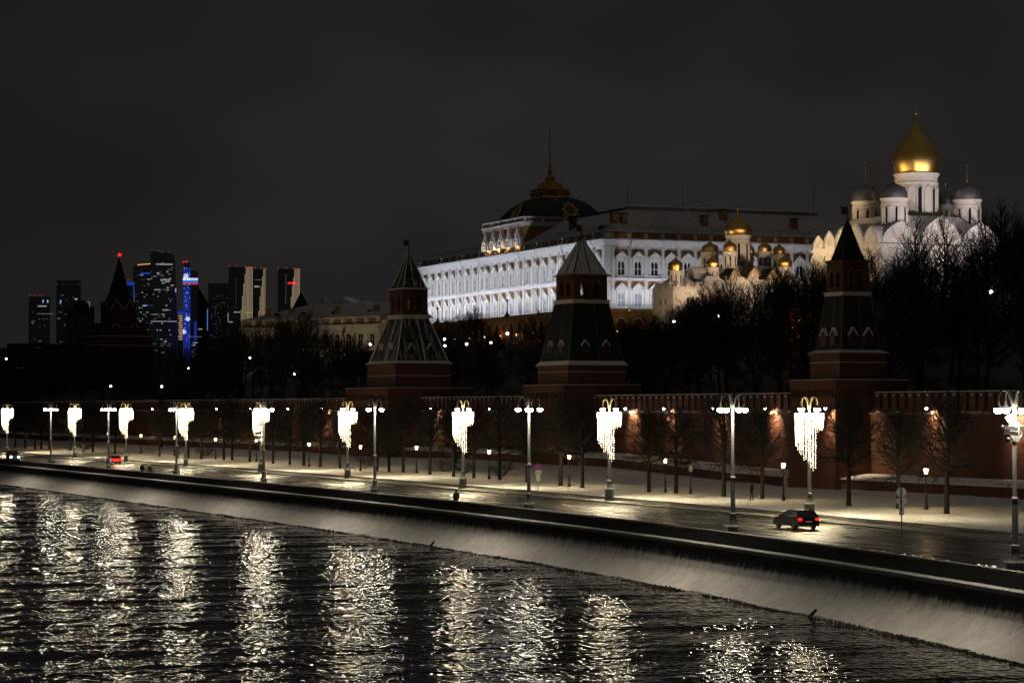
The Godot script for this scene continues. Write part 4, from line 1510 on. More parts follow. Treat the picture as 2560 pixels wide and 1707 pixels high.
func church_lights() -> void:
	var fb := MB.new()
	fb.bx(Vector3(-0.2, -0.14, -0.2), Vector3(0.2, 0.12, 0.2))
	fb.bx(Vector3(-0.04, -1.2, -0.04), Vector3(0.04, -0.14, 0.04))
	var fm := fb.done()
	var lb := MB.new()
	lb.bx(Vector3(-0.16, 0.122, -0.16), Vector3(0.16, 0.15, 0.16))
	var lm := lb.done()
	var warm := Color(1.0, 0.85, 0.66)
	var cool := Color(1.0, 0.93, 0.92)
	var soft := Color(1.0, 0.86, 0.72)
	for q in [
		[Vector3(244, 34, -394), Vector3(259, 42, -394), warm, 150.0, 50.0, "warm floodlight below the river side of the silver-domed cathedral"],
		[Vector3(244, 34, -408), Vector3(259, 42, -408), warm, 150.0, 50.0, "warm floodlight below the river side of the silver-domed cathedral"],
		[Vector3(253, 36, -358), Vector3(268, 50, -390), cool, 620.0, 34.0, "floodlight before the near side of the silver-domed cathedral"],
		[Vector3(276, 35, -358), Vector3(276, 50, -392), cool, 560.0, 34.0, "floodlight before the near side of the silver-domed cathedral"],
		[Vector3(292, 36, -360), Vector3(284, 50, -394), cool, 420.0, 34.0, "floodlight before the near side of the silver-domed cathedral"],
		[Vector3(240, 40.0, -412), Vector3(268, 50, -406), warm, 420.0, 30.0, "warm floodlight below the river side of the silver-domed cathedral"],
		[Vector3(248, 31, -470), Vector3(264, 39.5, -480), warm, 95.0, 50.0, "warm floodlight beside the small cream church"],
		[Vector3(270, 31, -460), Vector3(268, 40, -479), soft, 80.0, 50.0, "warm floodlight beside the small cream church"],
		[Vector3(264, 33.0, -462), Vector3(280, 44, -488), soft, 240.0, 44.0, "floodlight before the many-domed church"],
		[Vector3(282, 34.0, -460), Vector3(289, 49, -492), soft, 340.0, 44.0, "floodlight before the many-domed church"],
		[Vector3(297, 34.0, -460), Vector3(295, 47, -490), soft, 270.0, 44.0, "floodlight before the many-domed church"],
		[Vector3(262, 33.0, -498), Vector3(288, 49, -500), warm, 260.0, 40.0, "floodlight before the many-domed church"],
	]:
		var f := thing("floodlight", q[5], "floodlight", q[0], 0.0, q[5] + "s")
		part("housing", fm, M.iron, f)
		part("lens", lm, M.lamp_warm if q[2] == warm else M.lamp_cool, f)
		spot(f, Vector3(0, 0.25, 0), q[1] - q[0], q[2], q[3], q[4])


func armoury() -> void:
	# long yellow hall left of the palace; its front turns towards the viewer
	var a := Vector3(219.5, 0, -654.1)
	var e := Vector3(243.3, 0, -603.3)
	var dir := (e - a).normalized()
	var len := a.distance_to(e) - 2.0
	var t := thing("yellow_hall", "long pale yellow hall with arched windows and a snowy roof behind bare trees", "hall", a, atan2(-dir.z, dir.x))
	# local: x along the front towards the palace, z out of the front
	var b := MB.new()
	b.bx(Vector3(0, 14, -14), Vector3(len, 32.3, 0))
	part("wall", b, M.cream, t)
	b = MB.new()
	b.bx(Vector3(-0.5, 31.0, 0.003), Vector3(len, 31.4, 0.5))
	b.bx(Vector3(-0.7, 31.4, 0.003), Vector3(len, 31.9, 0.75))
	b.bx(Vector3(-0.9, 31.9, 0.003), Vector3(len, 32.5, 1.0))
	b.bx(Vector3(-0.1, 29.9, 0.003), Vector3(len, 30.998, 0.2))
	part("cornice", b, M.lime, t)
	b = MB.new()
	b.bx(Vector3(-0.2, 32.5, -0.6), Vector3(len, 34.7, 0.0))
	part("attic", b, M.lime, t)
	var pm := MB.new()
	pm.bx(Vector3(-1.35, 32.95, 0.004), Vector3(1.35, 34.2, 0.05))
	var pmesh := pm.done()
	var wm := arch_panel(1.5, 3.6).done()
	var frm := arch_hood(1.05, 0.35).done()
	var pil := MB.new()
	pil.bx(Vector3(-0.35, 14, 0.004), Vector3(0.35, 29.9, 0.3))
	pil.bx(Vector3(-0.4, 32.5, 0.004), Vector3(0.4, 34.72, 0.25))
	var pilm := pil.done()
	var gb := MB.new()
	gb.bx(Vector3(-0.06, 0, 0.03), Vector3(0.06, 3.4, 0.08))
	gb.bx(Vector3(-0.75, 1.7, 0.03), Vector3(0.75, 1.8, 0.08))
	var bars := gb.done()
	for k in 12:
		var x := 2.3 + k * 4.45
		part("attic_panel", pmesh, M.ochre, t, Transform3D(Basis.IDENTITY, Vector3(x, 0, 0.0)))
		var o := part("window", wm, M.pane, t, Transform3D(Basis.IDENTITY, Vector3(x, 26.6, 0.03)))
		part("surround", frm, M.lime, o, Transform3D(Basis.IDENTITY, Vector3(0, 2.85, 0)))
		part("glazing_bar", bars, M.lime, o)
		part("window", wm, M.pane, t, Transform3D(Basis.IDENTITY, Vector3(x, 20.2, 0.03)))
		part("pilaster", pilm, M.lime, t, Transform3D(Basis.IDENTITY, Vector3(x - 2.22, 0, 0)))
	b = MB.new()
	b.quad(Vector3(-0.4, 34.7, 0.3), Vector3(len, 34.7, 0.3), Vector3(len, 39.3, -14), Vector3(13, 39.3, -14))
	b.tri(Vector3(-0.4, 34.7, -22), Vector3(-0.4, 34.7, 0.3), Vector3(13, 39.3, -14))
	b.quad(Vector3(len, 34.7, -22), Vector3(-0.4, 34.7, -22), Vector3(13, 39.3, -14), Vector3(len, 39.3, -14))
	part("roof", b, M.snow_roof, t)
	var cm := MB.new()
	cm.bx(Vector3(-0.6, 0, -0.6), Vector3(0.6, 2.8, 0.6))
	cm.bx(Vector3(-0.75, 2.8, -0.75), Vector3(0.75, 3.1, 0.75))
	var cmesh := cm.done()
	for q in [[7.0, -3.5], [15.5, -4.5], [34.2, -4.0], [48.0, -5.0]]:
		part("chimney", cmesh, M.yellow, t, Transform3D(Basis.IDENTITY, Vector3(q[0], 34.9, q[1])))
	var dm := MB.new()
	dm.sphere(Vector3.ZERO, 0.9, 8, 0.8)
	var dmesh := dm.done()
	for q in [[10.5, -3.6], [20.5, -4.4], [32.6, -4.2], [45.6, -5.0]]:
		part("dormer", dmesh, M.green_roof, t, Transform3D(Basis.IDENTITY, Vector3(q[0], 36.1, q[1])))
	b = MB.new()
	b.bx(Vector3(2, 34, -38), Vector3(22, 39.6, -26.01))
	part("rear_wall", b, M.yellow, t)
	b = MB.new()
	b.frustum(12, -32, 10.6, 6.5, 39.6, 7.0, 0.5, 40.8)
	part("rear_roof", b, M.snow_roof, t)
	b = MB.new()
	b.prism(PackedVector2Array([Vector2(-5, 39.6), Vector2(5, 39.6), Vector2(0, 42.0)]), 5, Transform3D(Basis.IDENTITY, Vector3(14.5, 0, -25.8)))
	b.bx(Vector3(4, 39.6, -29), Vector3(5.6, 42.0, -27.6))
	part("rear_gable", b, M.snow_roof, t)
	var s := thing("far_spire", "tiny dark pointed turret behind the roof of the yellow hall", "turret", Vector3(258, 0, -711))
	b = MB.new()
	b.frustum(0, 0, 2.0, 2.0, 26, 1.8, 1.8, 41.0)
	part("turret", b, M.brick_dark, s)
	b = MB.new()
	b.frustum(0, 0, 2.2, 2.2, 41.0, 0.15, 0.15, 46.0)
	part("roof", b, M.tile_green, s)
	b = MB.new()
	b.sphere(Vector3(0, 46.3, 0), 0.35, 6)
	part("finial", b, M.gold, s)


func star_tower() -> void:
	var t := thing("star_tower", "tall stepped brick tower with a slender spire and a glowing red star", "tower", Vector3(212.8, 0, -760))
	var y := [[9.6, 20.0, 9.4, 29.6], [8.8, 29.9, 8.6, 32.6], [7.6, 33.0, 7.4, 36.8]]
	for k in 3:
		var b := MB.new()
		b.frustum(0, 0, y[k][0], y[k][0], y[k][1], y[k][2], y[k][2], y[k][3])
		part("tier", b, M.brick_dark, t)
		b = MB.new()
		b.frustum(0, 0, y[k][2] + 0.35, y[k][2] + 0.35, y[k][3], y[k][2] + 0.4, y[k][2] + 0.4, y[k][3] + 0.35)
		part("ledge", b, M.white_stone if k < 2 else M.brick_dark, t)
	var o := MB.new()
	o.lathe([[6.2, 37.0], [6.0, 42.0], [5.8, 43.4]], 8, Vector3.ZERO, false)
	part("octagon", o, M.brick_dark, t)
	for k in 8:
		var a := TAU * (k + 0.5) / 8.0
		var p := PackedVector2Array([Vector2(-2.2, 0), Vector2(2.2, 0), Vector2(1.3, 1.5), Vector2(0, 3.6), Vector2(-1.3, 1.5)])
		var b := MB.new()
		b.prism(p, 0.4, Transform3D.IDENTITY)
		var g := part("gable", b, M.brick_dark, t, Transform3D(Basis(Vector3.UP, a), Vector3(sin(a) * 5.75, 41.2, cos(a) * 5.75)))
		b = MB.new()
		for m in [[1, 2], [2, 3], [3, 4], [4, 0]]:
			b.tube([Vector3(p[m[0]].x, p[m[0]].y, 0.1), Vector3(p[m[1]].x, p[m[1]].y, 0.1)], [0.16, 0.16], 4, false)
		part("gable_edge", b, M.white_stone, g)
	var b2 := MB.new()
	b2.lathe([[5.4, 42.5], [3.6, 46.8], [2.2, 51.4], [0.9, 56.2], [0.25, 58.6]], 8, Vector3.ZERO, false)
	part("spire", b2, M.tile_green, t)
	for q in [[-3.0, 34.2], [3.0, 34.2]]:
		part("window", arch_panel(1.6, 2.0), M.iron, t, Transform3D(Basis.IDENTITY, Vector3(q[0], q[1], 7.52)))
		var hb := arch_hood(1.2, 0.3)
		part("hood", hb, M.white_stone, t, Transform3D(Basis.IDENTITY, Vector3(q[0], q[1] + 1.2, 7.54)))
	var sp := PackedVector2Array()
	for k in 10:
		var a := PI / 2 + TAU * k / 10.0
		var r := 0.8 if k % 2 == 0 else 0.36
		sp.append(Vector2(cos(a) * r, sin(a) * r))
	var s := MB.new()
	s.prism(sp, 0.5, Transform3D(Basis(Vector3.UP, -0.3), Vector3(0, 59.6, 0.25)))
	part("star_lamp", s, M.red_lamp, t)
	omni(t, Vector3(0.1, 59.6, 1.2), Color(1, 0.05, 0.03), 1.5, 0.4)


func far_blocks() -> void:
	# dark buildings between the fortress and the towers of the business quarter
	var b: MB
	var dim := noisy(lin(0.10, 0.085, 0.06), lin(0.14, 0.12, 0.085), 8.0, 0.9, 41)
	var t := thing("domed_house", "black silhouette of a domed house at the left edge of the skyline", "house", Vector3(30, 0, -900))
	b = MB.new()
	b.bx(Vector3(-7.5, -6, -12), Vector3(9.5, 36, 4))
	part("wing", b, M.iron, t)
	b = MB.new()
	b.bx(Vector3(-3.6, 36, -8), Vector3(5.2, 43.4, 2))
	part("upper_storey", b, M.iron, t)
	b = MB.new()
	b.lathe([[5.6, 43.4], [4.4, 45.2], [2.4, 47.2], [0.4, 48.2]], 12, Vector3(0.8, 0, -3))
	part("dome", b, M.iron, t)
	b = MB.new()
	b.bx(Vector3(-7.5, 36, -4), Vector3(-4.0, 36.25, 4.2))
	b.bx(Vector3(-3.2, 43.4, 0.5), Vector3(-1.0, 43.7, 2.2))
	part("roof_snow", b, M.snow_roof, t)
	t.position = Vector3(185.5, 0, -880)
	var h := thing("apartment_block", "dim tan apartment block with a dark domed roof left of the star tower", "apartment block", Vector3(385, 0, -1455))
	b = MB.new()
	b.bx(Vector3(-6.0, -6, -20), Vector3(6.2, 69, 0))
	part("wall", b, dim, h)
	b = MB.new()
	b.bx(Vector3(-6.4, 69, -20), Vector3(6.6, 72, 0.2))
	b.lathe([[5.4, 72], [5.0, 74.5], [3.4, 76.4], [0.4, 77.2]], 10, Vector3(0, 0, -6))
	part("roof", b, M.iron, h)
	for k in 3:
		b = MB.new()
		b.bx(Vector3(-1.6 + k * 2.6, 45.0, 0.01), Vector3(-0.7 + k * 2.6, 46.2, 0.12))
		part("lit_window", b, glow(0.7, 1.0, 0.9, 1.1), h)
	b = MB.new()
	for r in 7:
		for k in 5:
			b.bx(Vector3(-5.2 + k * 2.4, 32 + r * 5.0, 0.01), Vector3(-3.9 + k * 2.4, 34.6 + r * 5.0, 0.06))
	part("window", b, M.pane, h)
	var g := thing("long_low_house", "long low dim building on the skyline below the business towers", "building", Vector3(196, 0, -800))
	b = MB.new()
	b.bx(Vector3(-8, -2, -10), Vector3(27, 30.2, 0))
	part("wall", b, dim, g)
	b = MB.new()
	b.bx(Vector3(-8.4, 30.2, -10), Vector3(27.4, 31.4, 0.4))
	part("roof", b, M.iron, g)
	var d := thing("left_rooftops", "row of dark roofs with snow patches left of the star tower", "building", Vector3(176, 0, -790))
	b = MB.new()
	for k in 5:
		b.bx(Vector3(-22 + k * 8.5, -2, -14), Vector3(-14.2 + k * 8.5, 29.6 + 1.2 * sin(k * 2.1), 0))
	part("wall", b, M.brick_dark, d)
	b = MB.new()
	for k in 7:
		b.bx(Vector3(-21 + k * 6.2, 29.6 - (k % 3) * 3.4, 0.02), Vector3(-18.6 + k * 6.2, 29.9 - (k % 3) * 3.4, 0.5))
	part("roof_snow", b, M.snow_roof, d)


# ------------------------------------------------ the business towers, four kilometres away
const FAR := 4200.0


func skyline_at(px: float, dist: float) -> Vector3:
	# a spot on the ground in the direction of one of the far towers (bearing measured on the photograph)
	var a := deg_to_rad(25.0) + atan((px - 1280.0) / 5973.0)
	var d := dist / cos(atan((px - 1280.0) / 5973.0))
	return Vector3(sin(a) * d, 0, -cos(a) * d)


func far_h(py: float, dist: float) -> float:
	return 9.2 + (1023.0 - py) / 5973.0 * dist


func far_tower(called: String, label: String, l: float, r: float, top: float, dist: float, mat: Material, depth := 40.0) -> Node3D:
	var at := skyline_at((l + r) / 2, dist)
	var t := thing(called, label, "skyscraper", at, -deg_to_rad(25.0) - atan(((l + r) / 2 - 1280.0) / 5973.0))
	var w := (r - l) / 5973.0 * dist
	var h := far_h(top, dist)
	var b := MB.new()
	b.bx(Vector3(-w / 2, -6, -depth), Vector3(w / 2, h, 0))
	part("facade", b, mat, t)
	# storey bands
	b = MB.new()
	var y := 24.0
	while y < h - 3.0:
		b.bx(Vector3(-w / 2 - 0.2, y, -depth), Vector3(w / 2 + 0.2, y + 0.5, 0.25))
		y += 8.0
	part("storey_band", b, M.iron, t)
	t.set_meta("w", w)
	t.set_meta("h", h)
	t.set_meta("d", dist)
	t.set_meta("mid", (l + r) / 2)
	return t


func lights_on(t: Node3D, called: String, px0: float, px1: float, py0: float, py1: float, mat: Material, out := 0.3) -> void:
	# a lit strip on the front of a far tower
	var d: float = t.get_meta("d")
	var mid: float = t.get_meta("mid")
	var b := MB.new()
	b.bx(Vector3((px0 - mid) / 5973.0 * d, far_h(py1, d), 0.02), Vector3((px1 - mid) / 5973.0 * d, far_h(py0, d), out))
	part(called, b, mat, t)


func scatter_windows(t: Node3D, count: int, seed_: int, y0: float, y1: float, mats: Array, wmax := 9.0) -> void:
	var w: float = t.get_meta("w")
	rng.seed = seed_
	var unit := BoxMesh.new()
	for k in count:
		var ww := rng.randf_range(1.5, wmax) * (0.35 + 0.65 * rng.randf())
		var x := rng.randf_range(-w / 2 + ww / 2, w / 2 - ww / 2)
		var y := y0 + snappedf(rng.randf() * (y1 - y0), 4.0)
		part("lit_window", unit, mats[rng.randi() % mats.size()], t, Transform3D(Basis.from_scale(Vector3(ww, rng.randf_range(1.2, 2.2), 0.2)), Vector3(x, y, 0.3)))


func beacons(t: Node3D, list: Array, size := 1.6) -> void:
	var d: float = t.get_meta("d")
	var mid: float = t.get_meta("mid")
	for q in list:
		var b := MB.new()
		b.sphere(Vector3((q[0] - mid) / 5973.0 * d, far_h(q[1], d), 0.8), size * 0.5, 6)
		part("beacon_lamp", b, M.red_lamp, t)


func skyscrapers() -> void:
	var glass := flat(0.25, 0.27, 0.30, 0.25, 1.0)
	var glass2 := flat(0.28, 0.32, 0.35, 0.25, 1.0)
	var white := glow(0.85, 1.0, 1.0, 0.26)
	var dimw := glow(0.7, 0.9, 0.85, 0.10)
	var warm := glow(1.0, 0.8, 0.5, 0.28)
	var faint := glow(0.8, 0.8, 0.7, 0.045)
	var blue := glow(0.02, 0.10, 0.85, 0.36)
	var paleblue := glow(0.25, 0.5, 1.0, 0.8)
	var navy := glow(0.02, 0.05, 0.45, 0.42)
	var ledline := glow(1.0, 0.76, 0.48, 0.34)
	var mix := [white, dimw, warm, dimw, faint, faint]
	var t := far_tower("skyscraper", "low dark tower with a red-lit crown, farthest left on the skyline", 70, 122, 741, 4300, glass)
	for k in 9:
		lights_on(t, "crown_light", 70 + k * 4.2, 71.3 + k * 4.2, 735.5 + (k % 3), 738.5 + (k % 2), glow(1.0, 0.12, 0.06, 0.25))
	lights_on(t, "lit_window", 92, 114, 763.5, 766.5, white)
	lights_on(t, "lit_window", 91, 130, 783, 785, dimw)
	lights_on(t, "lit_window", 103.5, 106.5, 749, 756.5, paleblue)
	lights_on(t, "lit_window", 115, 118, 749, 756.5, paleblue)
	scatter_windows(t, 14, 1, 120, 190, [dimw, faint, faint])
	t = far_tower("skyscraper", "broad dark tower with few lights, second from the left on the skyline", 139, 199, 700, 4500, glass)
	beacons(t, [[141, 710], [157, 709], [195, 710]], 1.2)
	lights_on(t, "lit_window", 148, 151, 750, 758, paleblue)
	lights_on(t, "lit_window", 184, 191, 745, 749.5, warm)
	lights_on(t, "lit_window", 174, 208, 786, 790, white)
	scatter_windows(t, 22, 2, 120, 230, [dimw, faint, faint])
	# the twisted tower with a fan of white lines at its top
	t = thing("twisted_tower", "slim twisted tower outlined in white with a fan-shaped crown", "skyscraper", skyline_at(222, 4100), -0.25)
	var b := MB.new()
	b.frustum(0, -10, 11, 10, -6, 8, 8, far_h(764, 4100))
	part("facade", b, glass, t)
	var k1 := 4100.0 / 5973.0
	b = MB.new()
	var y0 := far_h(771, 4100)
	for a in [0.1, 0.45, 0.8, 1.15, 1.5]:
		b.tube([Vector3(-9.5, y0, 0.5), Vector3(-9.5 + cos(a) * 9.5, y0 + sin(a) * 11.0, 0.5)], [0.4, 0.4], 4, false)
	b.tube([Vector3(-9.5, y0, 0.5), Vector3(-9.3, y0 + 8, 0.5), Vector3(-6, y0 + 11.5, 0.5), Vector3(-0.5, y0 + 11.5, 0.5), Vector3(0, y0, 0.5), Vector3(-9.5, y0, 0.5)], [0.4, 0.4, 0.4, 0.4, 0.4, 0.4], 4, false)
	part("crown_light", b, glow(0.9, 0.95, 1.0, 0.35), t)
	b = MB.new()
	b.tube([Vector3(-9.5, y0, 0.6), Vector3(-7.8, y0 - 22, 0.6), Vector3(-3.5, y0 - 42, 0.6)], [0.4, 0.4, 0.4], 4, false)
	part("edge_light", b, glow(0.6, 0.75, 0.9, 0.25), t)
	t = far_tower("skyscraper", "dark tower with a bright blue crown behind the star tower", 281, 333, 704, 4300, glass)
	lights_on(t, "blue_crown", 279, 283, 704, 713, blue)
	lights_on(t, "blue_crown", 283.5, 333.5, 704, 713, blue)
	lights_on(t, "edge_light", 331.6, 333.3, 714, 803, glow(0.05, 0.2, 0.9, 0.4))
	beacons(t, [[317, 699.5], [320, 699.5]], 1.4)
	scatter_windows(t, 14, 3, 160, 220, [glow(0.05, 0.1, 0.4, 0.15), faint])
	t = far_tower("skyscraper", "wide tower with an orange-lit top and many lit windows", 331, 376, 662, 4350, glass2)
	for k in 9:
		lights_on(t, "crown_light", 342 + k * 3.6, 345.0 + k * 3.6, 660.5 - k * 0.35, 662.8 - k * 0.35, glow(1.0, 0.5, 0.12, 0.9))
	lights_on(t, "lit_window", 350, 373, 681, 684, glow(0.03, 0.08, 0.9, 0.6))
	lights_on(t, "lit_window", 354, 373, 761, 763, glow(0.03, 0.06, 0.7, 0.4))
	scatter_windows(t, 55, 4, 110, 258, mix)
	t = far_tower("skyscraper", "tallest tower of the business quarter, dark with rows of white windows", 374, 434, 640, 4250, glass2)
	b = MB.new()
	b.prism(PackedVector2Array([Vector2(-21.3, far_h(640, 4250)), Vector2(21.3, far_h(640, 4250)), Vector2(17, far_h(632, 4250)), Vector2(-21.3, far_h(627, 4250))]), 38, Transform3D(Basis.IDENTITY, Vector3(0, 0, -0.3)))
	part("slanted_top", b, glass, t)
	b = MB.new()
	b.prism(PackedVector2Array([Vector2(21.3, -6), Vector2(28.5, -6), Vector2(26.5, far_h(790, 4250)), Vector2(22.0, far_h(650, 4250)), Vector2(21.3, far_h(650, 4250))]), 38, Transform3D(Basis.IDENTITY, Vector3(0, 0, -0.6)))
	part("flared_side", b, glass, t)
	lights_on(t, "lit_window", 388, 429, 658.5, 661.8, white)
	lights_on(t, "lit_window", 390, 396, 681, 684.5, white)
	lights_on(t, "lit_window", 391, 409, 686.5, 688, dimw)
	lights_on(t, "lit_window", 399, 423, 697.5, 700.5, white)
	lights_on(t, "lit_window", 410, 422, 702, 705, warm)
	lights_on(t, "lit_window", 376, 440, 802, 804, white)
	lights_on(t, "lit_window", 404, 419, 773.5, 776, white)
	lights_on(t, "lit_window", 435.5, 438.5, 720.5, 730, glow(0.5, 0.6, 1.0, 0.5))
	beacons(t, [[377, 625], [395, 626.6], [402, 630], [420, 628.8]], 1.2)
	scatter_windows(t, 75, 5, 110, 270, mix)
	# the blue light-clad shaft with bands of white, blue and red
	t = far_tower("blue_tower", "tower lit bright blue from top to bottom with a white, blue and red band", 457, 474, 668, 4100, navy, 14.0)
	lights_on(t, "blue_base", 454, 474.2, 802, 852, navy, 0.6)
	b = MB.new()
	b.bx(Vector3(-5.4, far_h(668, 4100), -12), Vector3(4.6, far_h(655.5, 4100), -0.5))
	part("dark_top", b, glass, t)
	lights_on(t, "dark_gap", 456.5, 474.3, 711.5, 718, glass, 0.8)
	lights_on(t, "white_band", 455.5, 474.4, 694.5, 700.5, glow(0.85, 0.92, 1.0, 0.85), 1.0)
	lights_on(t, "blue_band", 455.5, 474.4, 700.6, 707.0, glow(0.03, 0.22, 0.85, 0.7), 1.0)
	lights_on(t, "red_band", 455.5, 474.4, 707.1, 711.0, glow(0.85, 0.06, 0.14, 0.6), 1.0)
	lights_on(t, "band_joint", 463.6, 464.6, 694.4, 711.1, glass, 1.1)
	for q in [[463, 690, 4.6], [468, 797, 4.0], [457.8, 829, 4.4]]:      # snowflakes of light
		b = MB.new()
		for m in 6:
			var a := PI / 6 + TAU * m / 6.0
			var c := Vector3((q[0] - 465.5) * k1, far_h(q[1], 4100), 0.9)
			var o := Vector3(cos(a), sin(a), 0)
			b.tube([c, c + o * q[2]], [0.5, 0.4], 4, false)
			b.tube([c + o * q[2] * 0.55, c + Vector3(cos(a + 0.5), sin(a + 0.5), 0) * q[2] * 0.95], [0.35, 0.3], 4, false)
			b.tube([c + o * q[2] * 0.55, c + Vector3(cos(a - 0.5), sin(a - 0.5), 0) * q[2] * 0.95], [0.35, 0.3], 4, false)
		part("snowflake_light", b, glow(0.7, 0.85, 1.0, 0.9), t)
	rng.seed = 9
	var unit := BoxMesh.new()
	for k in 46:
		part("sparkle_light", unit, glow(0.6, 0.8, 1.0, 0.7) if k == 0 else paleblue, t, Transform3D(Basis.from_scale(Vector3(1.1, 1.2, 0.3)), Vector3(rng.randf_range(-5, 5), rng.randf_range(125, 255), 0.75)))
	beacons(t, [[457.5, 654.2], [464.5, 653.6]], 3.6)
	t = far_tower("skyscraper", "dark stepped tower joined to the blue tower, with one striped band", 474.6, 493, 676, 4120, glass, 30.0)
	lights_on(t, "white_band", 475, 493, 694.5, 700.5, glow(0.75, 0.85, 1.0, 0.7))
	lights_on(t, "blue_band", 475, 493, 700.6, 707, glow(0.03, 0.22, 0.8, 0.6))
	lights_on(t, "red_band", 475, 493, 707.1, 711, glow(0.85, 0.06, 0.14, 0.55))
	b = MB.new()
	b.prism(PackedVector2Array([Vector2(6.3, -6), Vector2(28, -6), Vector2(24, far_h(757, 4120)), Vector2(6.3, far_h(715, 4120))]), 20, Transform3D(Basis.IDENTITY, Vector3(0, 0, -0.5)))
	part("sloping_wing", b, flat(0.02, 0.01, 0.008, 0.4), t)
	lights_on(t, "edge_light", 516, 517.8, 772, 826, glow(0.15, 0.4, 1.0, 0.5), 0.6)
	lights_on(t, "blue_strip", 483.5, 490.5, 803, 851, navy, 0.9)
	lights_on(t, "lit_window", 494.5, 504, 821, 824, warm, 0.4)
	lights_on(t, "lit_window", 466, 503, 841, 842.5, dimw, 0.95)
	scatter_windows(t, 10, 6, 100, 130, mix)
	t = far_tower("skyscraper", "short tower with orange windows and a blue top, left of the blue tower", 443.5, 455, 777, 4050, glass)
	lights_on(t, "blue_crown", 443.5, 455.2, 778, 786, blue)
	for k in 11:
		lights_on(t, "lit_window", 444.5 + (k % 3), 454.5, 788.5 + k * 5.8, 790.8 + k * 5.8, glow(1.0, 0.6, 0.3, 0.6))
	t = far_tower("skyscraper", "plain black tower right of the blue tower", 519, 571, 708, 4400, glass)
	scatter_windows(t, 60, 7, 110, 220, [faint, faint, faint, dimw], 2.0)
	# three dark slabs with vertical lines of light
	t = far_tower("striped_tower", "dark slab with long vertical light lines stepping down its right side, the largest of three", 570, 631, 667, 4000, glass)
	var tops := [667, 667, 667, 667, 667, 667, 685, 709, 739, 774, 818]
	for k in 11:
		var x := 629.2 - k * 3.05
		lights_on(t, "light_line", x - 0.62, x + 0.62, tops[k], 860, ledline)
	for k in 15:
		lights_on(t, "lit_window", 588.3, 589.6, 695 + k * 5.3, 696.3 + k * 5.3, dimw)
	lights_on(t, "lit_window", 583, 599, 779, 781.3, white)
	lights_on(t, "lit_window", 612, 629, 780, 782, warm, 0.6)
	lights_on(t, "lit_window", 568.5, 570, 782, 804, glow(0.6, 0.8, 0.85, 0.35))
	lights_on(t, "lit_window", 571, 581, 803.5, 806, warm)
	beacons(t, [[571, 665], [590, 664], [611, 665.5], [622, 666.5]], 1.7)
	t = far_tower("striped_tower", "dark slab with few vertical light lines, the middle one of three", 631.5, 663, 671, 4040, glass)
	tops = [671, 671, 691, 715, 741, 777]
	for k in 6:
		var x := 661.0 - k * 3.05
		lights_on(t, "light_line", x - 0.62, x + 0.62, tops[k], 860, ledline)
	lights_on(t, "lit_window", 634, 647, 714, 718, warm)
	lights_on(t, "lit_window", 636, 653, 698.5, 700, dimw)
	beacons(t, [[636, 669], [651.5, 670], [662.5, 671]], 1.7)
	t = far_tower("striped_tower", "dark slab with vertical light lines and a red sign, rightmost on the skyline", 693.5, 749, 671, 4000, glass)
	tops = [671, 671, 671, 671, 671, 693, 714, 742]
	for k in 8:
		var x := 747.4 - k * 2.95
		lights_on(t, "light_line", x - 0.6, x + 0.6, tops[k], 860, ledline)
	lights_on(t, "faint_line", 713, 713.9, 684, 760, glow(0.6, 0.6, 0.6, 0.12))
	for k in 7:
		lights_on(t, "red_sign_letter", 718.3 + k * 3.6, 721.2 + k * 3.6, 704.8, 710, glow(1.0, 0.03, 0.03, 0.9), 1.2)
	beacons(t, [[694, 671], [713.5, 669.5], [731.5, 671], [748, 672]], 1.7)
	# clean the measuring notes
	for o in get_children():
		for key in ["w", "h", "d", "mid"]:
			if o.has_meta(key):
				o.remove_meta(key)


